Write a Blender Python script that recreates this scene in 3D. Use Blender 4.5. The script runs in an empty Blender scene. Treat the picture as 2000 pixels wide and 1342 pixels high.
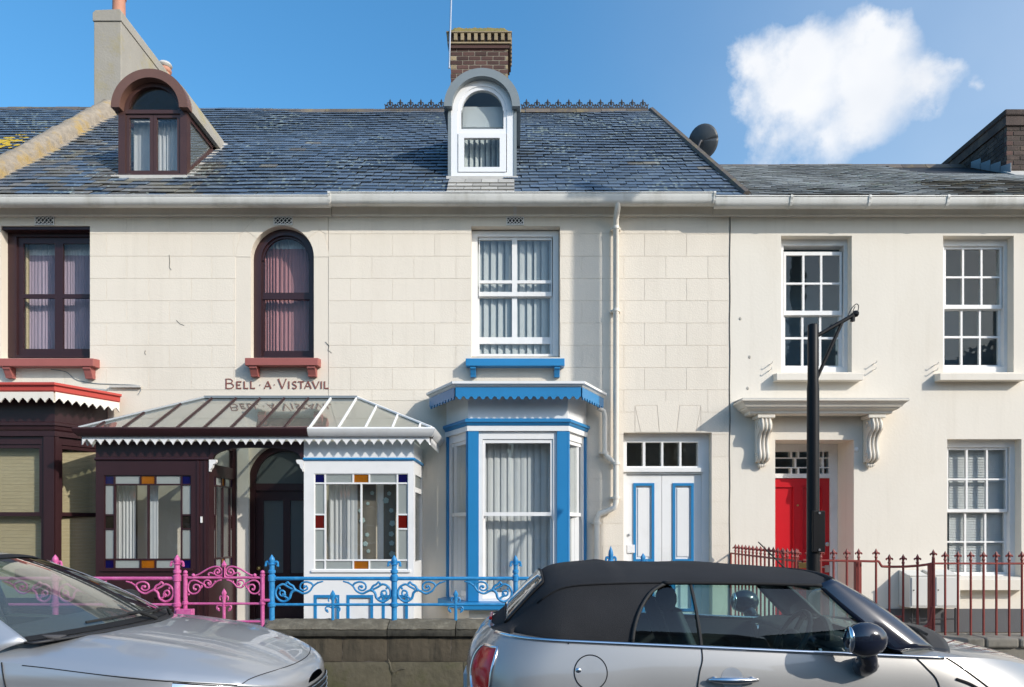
import bpy, bmesh, math, random
from mathutils import Vector, Matrix
random.seed(11)
S = bpy.context.scene
COL = S.collection
PI = math.pi

# ------------------------------------------------------------------ camera, sky, sun, exposure
H = 1.65                       # eye height above the road
cam_d = bpy.data.cameras.new('camera'); cam = bpy.data.objects.new('camera', cam_d); COL.objects.link(cam)
cam.location = (0, -10, H); cam.rotation_euler = (PI/2, 0, 0)
cam_d.sensor_fit = 'HORIZONTAL'; cam_d.sensor_width = 36; cam_d.lens = 25.2
cam_d.shift_y = 0.1795; cam_d.clip_start = 0.05; cam_d.clip_end = 2000
S.camera = cam
SUN = Vector((1.25, -1.0, 0.86)).normalized()          # towards the sun
elev = math.asin(SUN.z); azim = math.atan2(SUN.x, SUN.y)
world = bpy.data.worlds.new('World'); S.world = world; world.use_nodes = True
wn = world.node_tree; wn.nodes.clear()
def N(t, typ, **kw):
    n = t.nodes.new(typ)
    for k, v in kw.items():
        if k.startswith('i_'):
            n.inputs[k[2:].replace('_', ' ')].default_value = v
        else: setattr(n, k, v)
    return n
def link(t, a, b): t.links.new(a, b)
sky = N(wn, 'ShaderNodeTexSky', sky_type='NISHITA', sun_disc=False, sun_elevation=elev, sun_rotation=azim,
        air_density=1.35, dust_density=3.0, ozone_density=6.0, altitude=30)
SKY_STRENGTH = 0.15
def math_n(t, op, a, b=None, c=None, clamp=False):
    n = t.nodes.new('ShaderNodeMath'); n.operation = op; n.use_clamp = clamp
    for i, x in enumerate((a, b, c)):
        if x is None: continue
        if isinstance(x, (int, float)): n.inputs[i].default_value = x
        else: t.links.new(x, n.inputs[i])
    return n.outputs[0]
# one fair-weather cloud over the right-hand roof, laid out by sky direction
tc = N(wn, 'ShaderNodeTexCoord')
nz = N(wn, 'ShaderNodeTexNoise'); nz.inputs['Scale'].default_value = 6.0; nz.inputs['Detail'].default_value = 12; nz.inputs['Roughness'].default_value = 0.60
link(wn, tc.outputs['Generated'], nz.inputs['Vector'])
nb = N(wn, 'ShaderNodeTexNoise'); nb.inputs['Scale'].default_value = 9.0; nb.inputs['Detail'].default_value = 3
link(wn, tc.outputs['Generated'], nb.inputs['Vector'])
def sub_half(o, k):
    v = N(wn, 'ShaderNodeVectorMath', operation='SUBTRACT'); link(wn, o, v.inputs[0]); v.inputs[1].default_value = (.5, .5, .5)
    s = N(wn, 'ShaderNodeVectorMath', operation='SCALE'); link(wn, v.outputs[0], s.inputs[0]); s.inputs['Scale'].default_value = k
    return s.outputs[0]
ad = N(wn, 'ShaderNodeVectorMath', operation='ADD'); link(wn, tc.outputs['Generated'], ad.inputs[0]); link(wn, sub_half(nz.outputs['Color'], .13), ad.inputs[1])
field = None
for (px, py, r, pk) in ((1480,140,60,1.0),(1450,205,50,.9),(1600,105,62,1.1),(1740,95,58,1.15),(1560,190,120,1.1),(1690,190,115,1.1),(1510,265,95,.72),(1615,270,120,.75),
                    (1800,195,80,.95),(1840,160,70,.86),(1885,190,60,.70),(1810,245,70,.6),(1700,270,80,.7),(1560,330,130,.6),(1480,320,80,.5)):
    d = Vector(((px-1000)/1400, 1, (1030-py)/1400)); ln = d.length; d.normalize()
    ds = N(wn, 'ShaderNodeVectorMath', operation='DISTANCE'); link(wn, ad.outputs[0], ds.inputs[0]); ds.inputs[1].default_value = d
    f = math_n(wn, 'SUBTRACT', pk, math_n(wn, 'DIVIDE', ds.outputs['Value'], r/1400/ln*1.30))
    field = f if field is None else math_n(wn, 'SMOOTH_MAX', field, f, 0.45)
field = math_n(wn, 'ADD', field, math_n(wn, 'MULTIPLY', math_n(wn, 'SUBTRACT', nz.outputs['Fac'], 0.5), 1.9))
mr = N(wn, 'ShaderNodeMapRange', interpolation_type='SMOOTHSTEP'); link(wn, field, mr.inputs['Value'])
mr.inputs['From Min'].default_value = 0.14; mr.inputs['From Max'].default_value = 0.88
sx = N(wn, 'ShaderNodeSeparateXYZ'); link(wn, tc.outputs['Generated'], sx.inputs[0])
hz = N(wn, 'ShaderNodeMapRange', interpolation_type='SMOOTHSTEP'); link(wn, sx.outputs['X'], hz.inputs['Value'])      # thin bright haze on the sunward side
hz.inputs['From Min'].default_value = -.05; hz.inputs['From Max'].default_value = .75; hz.inputs['To Max'].default_value = .38
cloud_a = math_n(wn, 'MAXIMUM', mr.outputs['Result'], hz.outputs['Result'])
mix = N(wn, 'ShaderNodeMix', data_type='RGBA'); link(wn, cloud_a, mix.inputs['Factor'])
hsv = N(wn, 'ShaderNodeHueSaturation'); hsv.inputs['Saturation'].default_value = 1.18; hsv.inputs['Hue'].default_value = 0.492; hsv.inputs['Value'].default_value = 0.87
link(wn, sky.outputs['Color'], hsv.inputs['Color']); link(wn, hsv.outputs['Color'], mix.inputs['A'])
CLOUD = 3.6
cr = N(wn, 'ShaderNodeMix', data_type='RGBA'); link(wn, nb.outputs['Fac'], cr.inputs['Factor'])
cr.inputs['A'].default_value = (CLOUD*.72, CLOUD*.78, CLOUD*.88, 1); cr.inputs['B'].default_value = (CLOUD*1.12, CLOUD*1.12, CLOUD*1.12, 1)
link(wn, cr.outputs['Result'], mix.inputs['B'])
bg = N(wn, 'ShaderNodeBackground'); bg.inputs['Strength'].default_value = SKY_STRENGTH; link(wn, mix.outputs['Result'], bg.inputs['Color'])
wo = N(wn, 'ShaderNodeOutputWorld'); link(wn, bg.outputs[0], wo.inputs['Surface'])
sl = bpy.data.lights.new('sun', 'SUN'); sl.energy = 2.0; sl.angle = math.radians(0.53); sl.color = (1.0, 0.95, 0.87)
so = bpy.data.objects.new('sun', sl); COL.objects.link(so); so.rotation_euler = (-SUN).to_track_quat('-Z', 'Y').to_euler(); so.location = SUN*40
vs = S.view_settings; vs.view_transform = 'Standard'; vs.look = 'None'; vs.gamma = 1; vs.use_curve_mapping = False; vs.exposure = 0.87
S.cycles.max_bounces = 8; S.cycles.transparent_max_bounces = 16; S.cycles.caustics_reflective = False; S.cycles.caustics_refractive = False

# ------------------------------------------------------------------ measuring helpers: the street is surveyed off the facade plane y = 0
def X(px, Y=0.0): return (px-1000)*(10+Y)/1400
def Z(py, Y=0.0): return H+(1030-py)*(10+Y)/1400

# ------------------------------------------------------------------ materials
def srgb(r, g, b):
    f = lambda c: c/12.92 if c <= .04045 else ((c+.055)/1.055)**2.4
    return (f(r/255), f(g/255), f(b/255))
MATS = {}
def mk(name, col, rough=.6, metal=0., var=.10, vs=2.5, bump=0., bs=70., coat=0., spec=.5, rnd=0., stain=None, stain_amt=.5, stain_scale=1.2, trans=0., stretch=None, crough=.05):
    m = bpy.data.materials.new(name); m.use_nodes = True; t = m.node_tree; t.nodes.clear()
    out = N(t, 'ShaderNodeOutputMaterial'); p = N(t, 'ShaderNodeBsdfPrincipled'); link(t, p.outputs[0], out.inputs[0])
    p.inputs['Roughness'].default_value = rough; p.inputs['Metallic'].default_value = metal
    p.inputs['Specular IOR Level'].default_value = spec; p.inputs['Coat Weight'].default_value = coat; p.inputs['Coat Roughness'].default_value = crough
    geo = N(t, 'ShaderNodeNewGeometry')
    vec = geo.outputs['Position']
    if stretch:
        mp = N(t, 'ShaderNodeMapping'); link(t, vec, mp.inputs['Vector']); mp.inputs['Scale'].default_value = stretch; vec2 = mp.outputs[0]
    else: vec2 = vec
    n1 = N(t, 'ShaderNodeTexNoise'); n1.inputs['Scale'].default_value = vs; n1.inputs['Detail'].default_value = 6; n1.inputs['Roughness'].default_value = .6
    link(t, vec2, n1.inputs['Vector'])
    fac = math_n(t, 'MULTIPLY_ADD', n1.outputs['Fac'], 2*var, 1-var)
    if rnd:
        oi = N(t, 'ShaderNodeObjectInfo')
        r = math_n(t, 'FRACT', math_n(t, 'ADD', oi.outputs['Random'], geo.outputs['Random Per Island']))
        fac = math_n(t, 'MULTIPLY', fac, math_n(t, 'MULTIPLY_ADD', r, 2*rnd, 1-rnd))
    sc = N(t, 'ShaderNodeVectorMath', operation='SCALE'); sc.inputs[0].default_value = col; link(t, fac, sc.inputs['Scale'])
    base = sc.outputs[0]
    if stain:
        n2 = N(t, 'ShaderNodeTexNoise'); n2.inputs['Scale'].default_value = stain_scale; n2.inputs['Detail'].default_value = 8; n2.inputs['Roughness'].default_value = .68
        link(t, vec2, n2.inputs['Vector'])
        r2 = N(t, 'ShaderNodeMapRange'); link(t, n2.outputs['Fac'], r2.inputs['Value']); r2.inputs['From Min'].default_value = .5; r2.inputs['From Max'].default_value = .72
        r2.inputs['To Max'].default_value = stain_amt
        mx = N(t, 'ShaderNodeMix', data_type='RGBA'); link(t, r2.outputs[0], mx.inputs['Factor']); link(t, base, mx.inputs['A']); mx.inputs['B'].default_value = (*stain, 1)
        base = mx.outputs['Result']
    if name in ('stucco', 'stucco_block', 'render_cream', 'white_dirty', 'cream_paint'):
        mp3 = N(t, 'ShaderNodeMapping'); link(t, vec, mp3.inputs['Vector']); mp3.inputs['Scale'].default_value = (7, 7, .45)
        n5 = N(t, 'ShaderNodeTexNoise'); n5.inputs['Scale'].default_value = 1.0; n5.inputs['Detail'].default_value = 7; n5.inputs['Roughness'].default_value = .65; link(t, mp3.outputs[0], n5.inputs['Vector'])
        r5 = N(t, 'ShaderNodeMapRange'); link(t, n5.outputs['Fac'], r5.inputs['Value']); r5.inputs['From Min'].default_value = .53; r5.inputs['From Max'].default_value = .80; r5.inputs['To Max'].default_value = .17
        m5 = N(t, 'ShaderNodeMix', data_type='RGBA'); link(t, r5.outputs[0], m5.inputs['Factor']); link(t, base, m5.inputs['A']); m5.inputs['B'].default_value = (.44, .385, .30, 1)
        base = m5.outputs['Result']
    if name.startswith('slate'):
        vo = N(t, 'ShaderNodeTexVoronoi'); vo.inputs['Scale'].default_value = 13; link(t, vec, vo.inputs['Vector'])
        n4 = N(t, 'ShaderNodeTexNoise'); n4.inputs['Scale'].default_value = 1.1; n4.inputs['Detail'].default_value = 3; link(t, vec, n4.inputs['Vector'])
        spot = math_n(t, 'LESS_THAN', vo.outputs['Distance'], math_n(t, 'MULTIPLY_ADD', n4.outputs['Fac'], 1.3, -.43))
        sepc = N(t, 'ShaderNodeSeparateColor'); link(t, vo.outputs['Color'], sepc.inputs[0])
        spot = math_n(t, 'MULTIPLY', spot, math_n(t, 'MULTIPLY', math_n(t, 'GREATER_THAN', sepc.outputs[0], .45), .75))
        m4 = N(t, 'ShaderNodeMix', data_type='RGBA'); link(t, spot, m4.inputs['Factor']); link(t, base, m4.inputs['A']); m4.inputs['B'].default_value = (.36, .42, .38, 1)
        base = m4.outputs['Result']
    link(t, base, p.inputs['Base Color'])
    if bump:
        n3 = N(t, 'ShaderNodeTexNoise'); n3.inputs['Scale'].default_value = bs; n3.inputs['Detail'].default_value = 4; link(t, vec, n3.inputs['Vector'])
        b = N(t, 'ShaderNodeBump'); b.inputs['Strength'].default_value = min(1, bump); b.inputs['Distance'].default_value = .01; link(t, n3.outputs['Fac'], b.inputs['Height'])
        link(t, b.outputs[0], p.inputs['Normal'])
    if trans:
        tr = N(t, 'ShaderNodeBsdfTranslucent'); link(t, base, tr.inputs['Color'])
        ms = N(t, 'ShaderNodeMixShader'); ms.inputs[0].default_value = trans; link(t, p.outputs[0], ms.inputs[1]); link(t, tr.outputs[0], ms.inputs[2]); link(t, ms.outputs[0], out.inputs[0])
    MATS[name] = m; return m
def mk_glass(name, tint=(.9, .94, .93), rough=0.0, wave=.0, ior=1.5, gain=1.0, frost=None):
    m = bpy.data.materials.new(name); m.use_nodes = True; t = m.node_tree; t.nodes.clear()
    out = N(t, 'ShaderNodeOutputMaterial')
    g = N(t, 'ShaderNodeBsdfGlossy'); g.inputs['Roughness'].default_value = rough
    lw = N(t, 'ShaderNodeLayerWeight'); lw.inputs['Blend'].default_value = .5
    fres = math_n(t, 'MULTIPLY_ADD', math_n(t, 'POWER', lw.outputs['Facing'], 5.0), .955, .045)
    if wave:
        geo = N(t, 'ShaderNodeNewGeometry'); n = N(t, 'ShaderNodeTexNoise'); n.inputs['Scale'].default_value = 3.5; n.inputs['Detail'].default_value = 2; link(t, geo.outputs['Position'], n.inputs['Vector'])
        b = N(t, 'ShaderNodeBump'); b.inputs['Strength'].default_value = wave; b.inputs['Distance'].default_value = .02; link(t, n.outputs['Fac'], b.inputs['Height'])
        link(t, b.outputs[0], g.inputs['Normal'])
    if frost:
        tr = N(t, 'ShaderNodeMixShader'); tr.inputs[0].default_value = frost
        a = N(t, 'ShaderNodeBsdfTransparent'); a.inputs['Color'].default_value = (*tint, 1)
        d1 = N(t, 'ShaderNodeBsdfTranslucent'); d1.inputs['Color'].default_value = (*tint, 1); d2 = N(t, 'ShaderNodeBsdfDiffuse'); d2.inputs['Color'].default_value = (*tint, 1)
        dd = N(t, 'ShaderNodeMixShader'); dd.inputs[0].default_value = .5; link(t, d1.outputs[0], dd.inputs[1]); link(t, d2.outputs[0], dd.inputs[2])
        link(t, a.outputs[0], tr.inputs[1]); link(t, dd.outputs[0], tr.inputs[2])
    else:
        tr = N(t, 'ShaderNodeBsdfTransparent'); tr.inputs['Color'].default_value = (*tint, 1)
    ms = N(t, 'ShaderNodeMixShader'); link(t, math_n(t, 'MULTIPLY', fres, gain, clamp=True), ms.inputs[0]); link(t, tr.outputs[0], ms.inputs[1]); link(t, g.outputs[0], ms.inputs[2])
    link(t, ms.outputs[0], out.inputs[0]); MATS[name] = m; return m

mk('stucco', (.75, .675, .57), .85, var=.05, vs=1.1, bump=.25, bs=55, spec=.2, stain=(.60, .52, .42), stain_amt=.30, stain_scale=.9, stretch=(1, 1, .45))
mk('stucco_block', (.77, .695, .588), .85, var=.04, vs=2.0, bump=.28, bs=50, spec=.2, rnd=.02, stain=(.62, .54, .44), stain_amt=.28, stain_scale=1.1, stretch=(1, 1, .4))
mk('render_cream', (.775, .715, .62), .85, var=.07, vs=1.1, bump=.16, bs=26, spec=.2, stain=(.66, .58, .47), stain_amt=.35, stain_scale=.8, stretch=(1, 1, .4))
mk('plinth_grey', (.10, .10, .105), .8, var=.2, bump=.2)
mk('white_paint', (.80, .79, .77), .45, var=.04, stain=(.55, .52, .47), stain_amt=.25, stain_scale=3)
mk('white_dirty', (.68, .665, .62), .5, var=.06, stain=(.33, .31, .25), stain_amt=.6, stain_scale=2.2, stretch=(1, 1, .3))
mk('cream_paint', (.80, .75, .66), .5, var=.04, stain=(.55, .47, .37), stain_amt=.25, stain_scale=2)
mk('blue_paint', (.020, .205, .45), .35, var=.10, vs=4, bump=.05, bs=30)
mk('brown_paint', (.034, .012, .014), .36, var=.2, vs=4, bump=.06, bs=25)
mk('brown_dormer', (.062, .028, .024), .42, var=.2, vs=4)
mk('copper_brown', (.15, .075, .055), .5, var=.2, vs=5)
mk('red_paint', (.50, .065, .05), .5, var=.12, vs=4)
mk('sill_red', (.33, .10, .085), .6, var=.15, vs=5)
mk('door_red', (.52, .010, .018), .3, var=.06, vs=3)
mk('pink_paint', (.56, .105, .29), .45, var=.25, vs=14, stain=(.60, .28, .42), stain_amt=.45, stain_scale=14, bump=.15, bs=90)
mk('rail_blue', (.022, .22, .48), .45, var=.2, vs=14, stain=(.10, .36, .60), stain_amt=.6, stain_scale=14, bump=.15, bs=90)
mk('rail_red', (.26, .045, .035), .5, var=.25, vs=9, bump=.2, bs=90)
mk('black_paint', (.006, .006, .007), .45, var=.3, vs=9, spec=.25)
mk('slate', (.098, .130, .174), .36, var=.28, vs=1.4, rnd=.28, bump=.2, bs=30, spec=.6, stain=(.20, .21, .17), stain_amt=.40, stain_scale=2.6)
mk('slate_old', (.15, .145, .135), .55, var=.25, vs=2.5, rnd=.3, bump=.25, bs=30, stain=(.30, .27, .16), stain_amt=.6, stain_scale=2.0)
mk('slate_pale', (.36, .385, .40), .20, var=.2, vs=2.5, rnd=.3, bump=.2, bs=30, spec=.7, stain=(.30, .30, .26), stain_amt=.5, stain_scale=3)
mk('lichen_slate', (.40, .38, .34), .7, var=.2, vs=9, rnd=.2, bump=.3, bs=60)
mk('roof_felt', (.02, .022, .026), .8)
mk('ridge_tile', (.12, .10, .085), .8, var=.3, vs=7, rnd=.25, bump=.3, bs=40, stain=(.33, .25, .08), stain_amt=.5, stain_scale=6)
mk('lead', (.22, .25, .27), .45, var=.15, vs=3)
mk('lead_pale', (.52, .50, .46), .6, var=.2, vs=8)
mk('cement', (.34, .315, .27), .9, var=.18, vs=2.2, bump=.5, bs=25, stain=(.34, .27, .06), stain_amt=.75, stain_scale=1.6)
mk('cement_rough', (.29, .245, .19), .9, var=.55, vs=11, bump=1., bs=20, stain=(.42, .26, .03), stain_amt=.9, stain_scale=2.6)
mk('terracotta', (.45, .21, .135), .7, var=.15, vs=6)
mk('brick', (.085, .042, .034), .85, var=.25, vs=12, rnd=.35, bump=.4, bs=60)
mk('brick_buff', (.30, .235, .14), .85, var=.2, vs=12, rnd=.2, bump=.4, bs=60)
mk('brick_dark', (.060, .042, .036), .9, var=.4, vs=7, rnd=.3, bump=.5, bs=40, stain=(.20, .14, .10), stain_amt=.6, stain_scale=4)
mk('mortar', (.32, .28, .22), .95, var=.2, vs=9)
mk('mortar_dark', (.10, .085, .07), .95, var=.2, vs=9)
mk('moss_cap', (.19, .165, .055), .95, var=.5, vs=9, bump=1, bs=22, stain=(.30, .17, .02), stain_amt=.8, stain_scale=5)
mk('iron_dark', (.03, .03, .035), .6, var=.3, vs=10)
mk('upvc', (.80, .80, .80), .3, var=.02)
mk('grey_metal', (.21, .24, .25), .45, metal=.1, var=.1, vs=4)
mk('net_curtain', (.72, .70, .78), .9, var=.06, vs=6, trans=.4)
mk('net_pink', (.56, .42, .52), .9, var=.12, vs=14, trans=.35, stretch=(6, 1, .2))
mk('net_red', (.55, .26, .28), .9, var=.30, vs=9, trans=.35, stretch=(8, 1, .2))
mk('lace', (.78, .78, .80), .9, var=.35, vs=60, trans=.3)
mk('curtain_white', (.76, .77, .78), .9, var=.06, vs=5, trans=.35)
mk('blind_grey', (.55, .57, .56), .8, var=.05, vs=5, trans=.15)
mk('blind_white', (.72, .73, .73), .8, var=.04, vs=5, trans=.2)
mk('bamboo', (.42, .33, .20), .8, var=.25, vs=9, stretch=(1, 1, 9))
mk('floral', (.16, .14, .11), .9, var=.2, vs=8)
mk('petal', (.33, .42, .40), .9, var=.2, vs=30)
mk('room_wall', (.62, .58, .53), .9)
mk('room_dark', (.22, .30, .36), .9)
mk('stone_wall', (.22, .20, .165), .95, var=.4, vs=4, bump=.8, bs=18, stain=(.045, .045, .03), stain_amt=.85, stain_scale=2.2)
mk('wall_stain', (.085, .069, .046), .95, var=.45, vs=7, bump=1., bs=16, stain=(.016, .016, .012), stain_amt=1., stain_scale=3.4, stretch=(1.6, 1, .22))
mk('wall_moss', (.105, .092, .06), .95, var=.45, vs=7, bump=1., bs=16, stain=(.07, .072, .025), stain_amt=.9, stain_scale=2.6)
mk('coping_face', (.06, .055, .042), .95, var=.5, vs=8, bump=1., bs=18, stain=(.012, .012, .010), stain_amt=1., stain_scale=4.5, stretch=(1.4, 1, .5))
mk('coping', (.135, .118, .085), .95, var=.5, vs=9, bump=.8, bs=40, stain=(.30, .27, .20), stain_amt=.5, stain_scale=9)
mk('asphalt', (.055, .055, .057), .9, var=.25, vs=3, bump=.6, bs=120)
mk('paving', (.26, .245, .22), .9, var=.15, vs=2, bump=.4, bs=60)
mk('kerb', (.33, .32, .30), .9, var=.15, vs=4, bump=.4, bs=60)
mk('gravel', (.30, .27, .22), .95, var=.3, vs=8, bump=.8, bs=40)
mk('concrete', (.42, .39, .34), .9, var=.15, vs=4, bump=.4, bs=40)
mk('grey_plastic', (.64, .625, .585), .5, var=.03)
mk('wood_pole', (.16, .11, .075), .85, var=.3, vs=5, bump=.4, bs=30, stretch=(1, 1, .1))
mk('brass', (.55, .38, .14), .35, metal=.9)
mk('steel', (.55, .55, .56), .3, metal=.9)
mk('chrome', (.75, .76, .78), .12, metal=1., var=.02)
mk('lettering', (.235, .085, .07), .7, var=.2, vs=9)
mk('joint_dark', (.10, .09, .075), .95)
mk('car_silver', (.50, .51, .525), .42, metal=.6, var=.015, vs=1, coat=1., crough=.02)
mk('car_grey', (.37, .358, .342), .42, metal=.6, var=.015, vs=1, coat=1., crough=.02)
mk('car_dark', (.012, .015, .028), .15, var=.05, coat=1.)
mk('rubber', (.018, .018, .018), .7)
mk('soft_top', (.025, .0255, .028), .9, var=.32, vs=3.5, bump=.35, bs=260, spec=.25)
mk('car_trim', (.02, .02, .022), .5)
mk('car_seat', (.045, .045, .05), .7, var=.2)
mk('tail_red', (.80, .004, .008), .18, var=.2, vs=16, coat=.25)
mk('gap', (.006, .006, .007), .8)
mk('alloy', (.5, .5, .52), .35, metal=.8)
mk('tile_opposite', (.09, .08, .08), .8, var=.2, rnd=.2)
mk('house_opposite', (.34, .25, .20), .9, var=.1)
mk('house_opposite_pale', (.50, .46, .40), .9, var=.1)
mk('leaf_green', (.05, .09, .03), .8, var=.4, vs=9)
mk_glass('glass', (.955, .975, .97), wave=.16, gain=.6)
mk_glass('glass_clear', (.975, .985, .98), wave=.05, gain=1.2)
mk_glass('glass_roof', (.80, .84, .80), rough=.015, wave=.03, gain=2.6, frost=.2)
mk_glass('glass_frost', (.62, .66, .64), rough=.12, gain=1., frost=.75)
mk_glass('glass_hammered', (.30, .34, .34), rough=.2, gain=1.2, frost=.7)
mk_glass('glass_blue', (.02, .02, .28), wave=.1, frost=.35)
mk_glass('glass_amber', (.75, .32, .02), wave=.1, frost=.5)
mk_glass('glass_red', (.36, .03, .02), wave=.1, frost=.5)
mk_glass('glass_brown', (.10, .08, .06), wave=.1, frost=.3)
mk_glass('glass_car', (.58, .76, .74), gain=1.2)
mk_glass('glass_screen', (.68, .76, .71), gain=2.4, frost=.16)
mk_glass('glass_rear', (.25, .28, .28), gain=2.)

# ------------------------------------------------------------------ mesh helpers
WO = {}                        # world origin of every object (all are pure translations of their parents)
def catmull(pts, n=6, closed=False):
    P = [Vector(p) for p in pts]; out = []; L = len(P)
    rng = range(L) if closed else range(L-1)
    for i in rng:
        if closed: a, b, c, d = P[(i-1) % L], P[i], P[(i+1) % L], P[(i+2) % L]
        else: a, b, c, d = P[max(i-1, 0)], P[i], P[i+1], P[min(i+2, L-1)]
        for k in range(n):
            t = k/n
            out.append(.5*((2*b)+(c-a)*t+(2*a-5*b+4*c-d)*t*t+(3*b-a-3*c+d)*t**3))
    if not closed: out.append(P[-1])
    return out
class M:
    def __init__(s): s.v = []; s.f = []; s.uv = None
    def add(s, vs, fs):
        b = len(s.v); s.v += [tuple(v) for v in vs]; s.f += [tuple(b+i for i in f) for f in fs]; return s
    def quad(s, a, b, c, d): return s.add((a, b, c, d), ((0, 1, 2, 3),))
    def box(s, x0, x1, y0, y1, z0, z1):
        return s.add([(x, y, z) for z in (z0, z1) for y in (y0, y1) for x in (x0, x1)],
                     ((0, 1, 5, 4), (2, 6, 7, 3), (0, 4, 6, 2), (1, 3, 7, 5), (4, 5, 7, 6), (0, 2, 3, 1)))
    def prism(s, pts, axis, a, b):
        """pts: 2D outline; axis 'y' -> (x,z) outline, 'x' -> (y,z), 'z' -> (x,y)"""
        n = len(pts)
        mkp = {'y': lambda p, t: (p[0], t, p[1]), 'x': lambda p, t: (t, p[0], p[1]), 'z': lambda p, t: (p[0], p[1], t)}[axis]
        vs = [mkp(p, a) for p in pts]+[mkp(p, b) for p in pts]
        fs = [tuple(range(n)), tuple(range(2*n-1, n-1, -1))]+[(i, (i+1) % n, n+(i+1) % n, n+i) for i in range(n)]
        return s.add(vs, fs)
    def tube(s, pts, r, n=6, closed=False, cap=True, sy=1.0):
        P = [Vector(p) for p in pts]; L = len(P)
        if L < 2: return s
        rs = r if isinstance(r, (list, tuple)) else [r]*L
        T = []
        for i in range(L):
            if closed: t = P[(i+1) % L]-P[(i-1) % L]
            else: t = P[min(i+1, L-1)]-P[max(i-1, 0)]
            T.append(t.normalized() if t.length > 1e-9 else Vector((0, 0, 1)))
        up = Vector((0, 1, 0)) if abs(T[0].y) < .9 else Vector((1, 0, 0))
        vs = []
        nrm = (up-T[0]*up.dot(T[0])).normalized()
        for i in range(L):
            nrm = (nrm-T[i]*nrm.dot(T[i])); nrm = nrm.normalized() if nrm.length > 1e-6 else Vector((1, 0, 0))
            bi = T[i].cross(nrm)
            for k in range(n):
                a = 2*PI*(k+.5)/n
                vs.append(P[i]+(nrm*math.cos(a)*sy+bi*math.sin(a))*rs[i])
        fs = []
        for i in range(L if closed else L-1):
            j = (i+1) % L
            for k in range(n):
                fs.append((i*n+k, i*n+(k+1) % n, j*n+(k+1) % n, j*n+k))
        if cap and not closed: fs += [tuple(range(n-1, -1, -1)), tuple((L-1)*n+k for k in range(n))]
        return s.add(vs, fs)
    def lathe(s, prof, c, n=12, axis='z'):
        """prof: list of (r, h) along the axis from centre c"""
        c = Vector(c); vs = []; L = len(prof)
        for r, h in prof:
            for k in range(n):
                a = 2*PI*k/n; p, q = r*math.cos(a), r*math.sin(a)
                vs.append(c+Vector({'z': (p, q, h), 'y': (p, h, q), 'x': (h, p, q)}[axis]))
        fs = [(i*n+k, i*n+(k+1) % n, (i+1)*n+(k+1) % n, (i+1)*n+k) for i in range(L-1) for k in range(n)]
        fs += [tuple(range(n-1, -1, -1)), tuple((L-1)*n+k for k in range(n))]
        return s.add(vs, fs)
    def ball(s, c, r, n=8, sc=(1, 1, 1)):
        c = Vector(c); m = max(4, n//2+1); vs = []
        for i in range(m+1):
            th = PI*i/m
            for k in range(n):
                a = 2*PI*k/n
                vs.append(c+Vector((math.sin(th)*math.cos(a)*r*sc[0], math.sin(th)*math.sin(a)*r*sc[1], math.cos(th)*r*sc[2])))
        return s.add(vs, [(i*n+k, i*n+(k+1) % n, (i+1)*n+(k+1) % n, (i+1)*n+k) for i in range(m) for k in range(n)])
    def plate(s, x0, x1, z0, z1, holes, y0, y1):
        """a slab with rectangular holes (x0,x1,z0,z1)"""
        xs = sorted({x0, x1, *[min(max(h[i], x0), x1) for h in holes for i in (0, 1)]})
        zs = sorted({z0, z1, *[min(max(h[i], z0), z1) for h in holes for i in (2, 3)]})
        nx, nz = len(xs)-1, len(zs)-1
        def full(i, k):
            if i < 0 or k < 0 or i >= nx or k >= nz: return False
            cx, cz = (xs[i]+xs[i+1])/2, (zs[k]+zs[k+1])/2
            return not any(h[0] < cx < h[1] and h[2] < cz < h[3] for h in holes)
        for i in range(nx):
            for k in range(nz):
                if not full(i, k): continue
                a, b, c, d = xs[i], xs[i+1], zs[k], zs[k+1]
                s.quad((a, y0, c), (b, y0, c), (b, y0, d), (a, y0, d)); s.quad((a, y1, c), (a, y1, d), (b, y1, d), (b, y1, c))
                if not full(i-1, k): s.quad((a, y0, c), (a, y0, d), (a, y1, d), (a, y1, c))
                if not full(i+1, k): s.quad((b, y0, c), (b, y1, c), (b, y1, d), (b, y0, d))
                if not full(i, k-1): s.quad((a, y0, c), (a, y1, c), (b, y1, c), (b, y0, c))
                if not full(i, k+1): s.quad((a, y0, d), (b, y0, d), (b, y1, d), (a, y1, d))
        return s
    def spandrel(s, xc, zs, R, ztop, y0, y1, n=20, half=None):
        """fills a rectangular hole of half-width R above a round arch; its intrados is built too"""
        half = half or R
        P = [(xc+R*math.cos(PI*i/n), zs+R*math.sin(PI*i/n)) for i in range(n+1)]
        for (a, b) in zip(P[:-1], P[1:]):
            for y in (y0, y1): s.quad((a[0], y, a[1]), (b[0], y, b[1]), (b[0], y, ztop), (a[0], y, ztop))
            s.quad((a[0], y0, a[1]), (b[0], y0, b[1]), (b[0], y1, b[1]), (a[0], y1, a[1]))
        return s
    def band(s, xc, zc, r0, r1, y0, y1, a0=0, a1=PI, n=20):
        vs = []
        for i in range(n+1):
            a = a0+(a1-a0)*i/n; c, q = math.cos(a), math.sin(a)
            vs += [(xc+r0*c, y0, zc+r0*q), (xc+r1*c, y0, zc+r1*q), (xc+r1*c, y1, zc+r1*q), (xc+r0*c, y1, zc+r0*q)]
        fs = [(0, 1, 2, 3), (4*n+3, 4*n+2, 4*n+1, 4*n)]
        for i in range(n):
            for k in range(4): fs.append((4*i+k, 4*i+(k+1) % 4, 4*i+4+(k+1) % 4, 4*i+4+k))
        return s.add(vs, fs)
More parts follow.
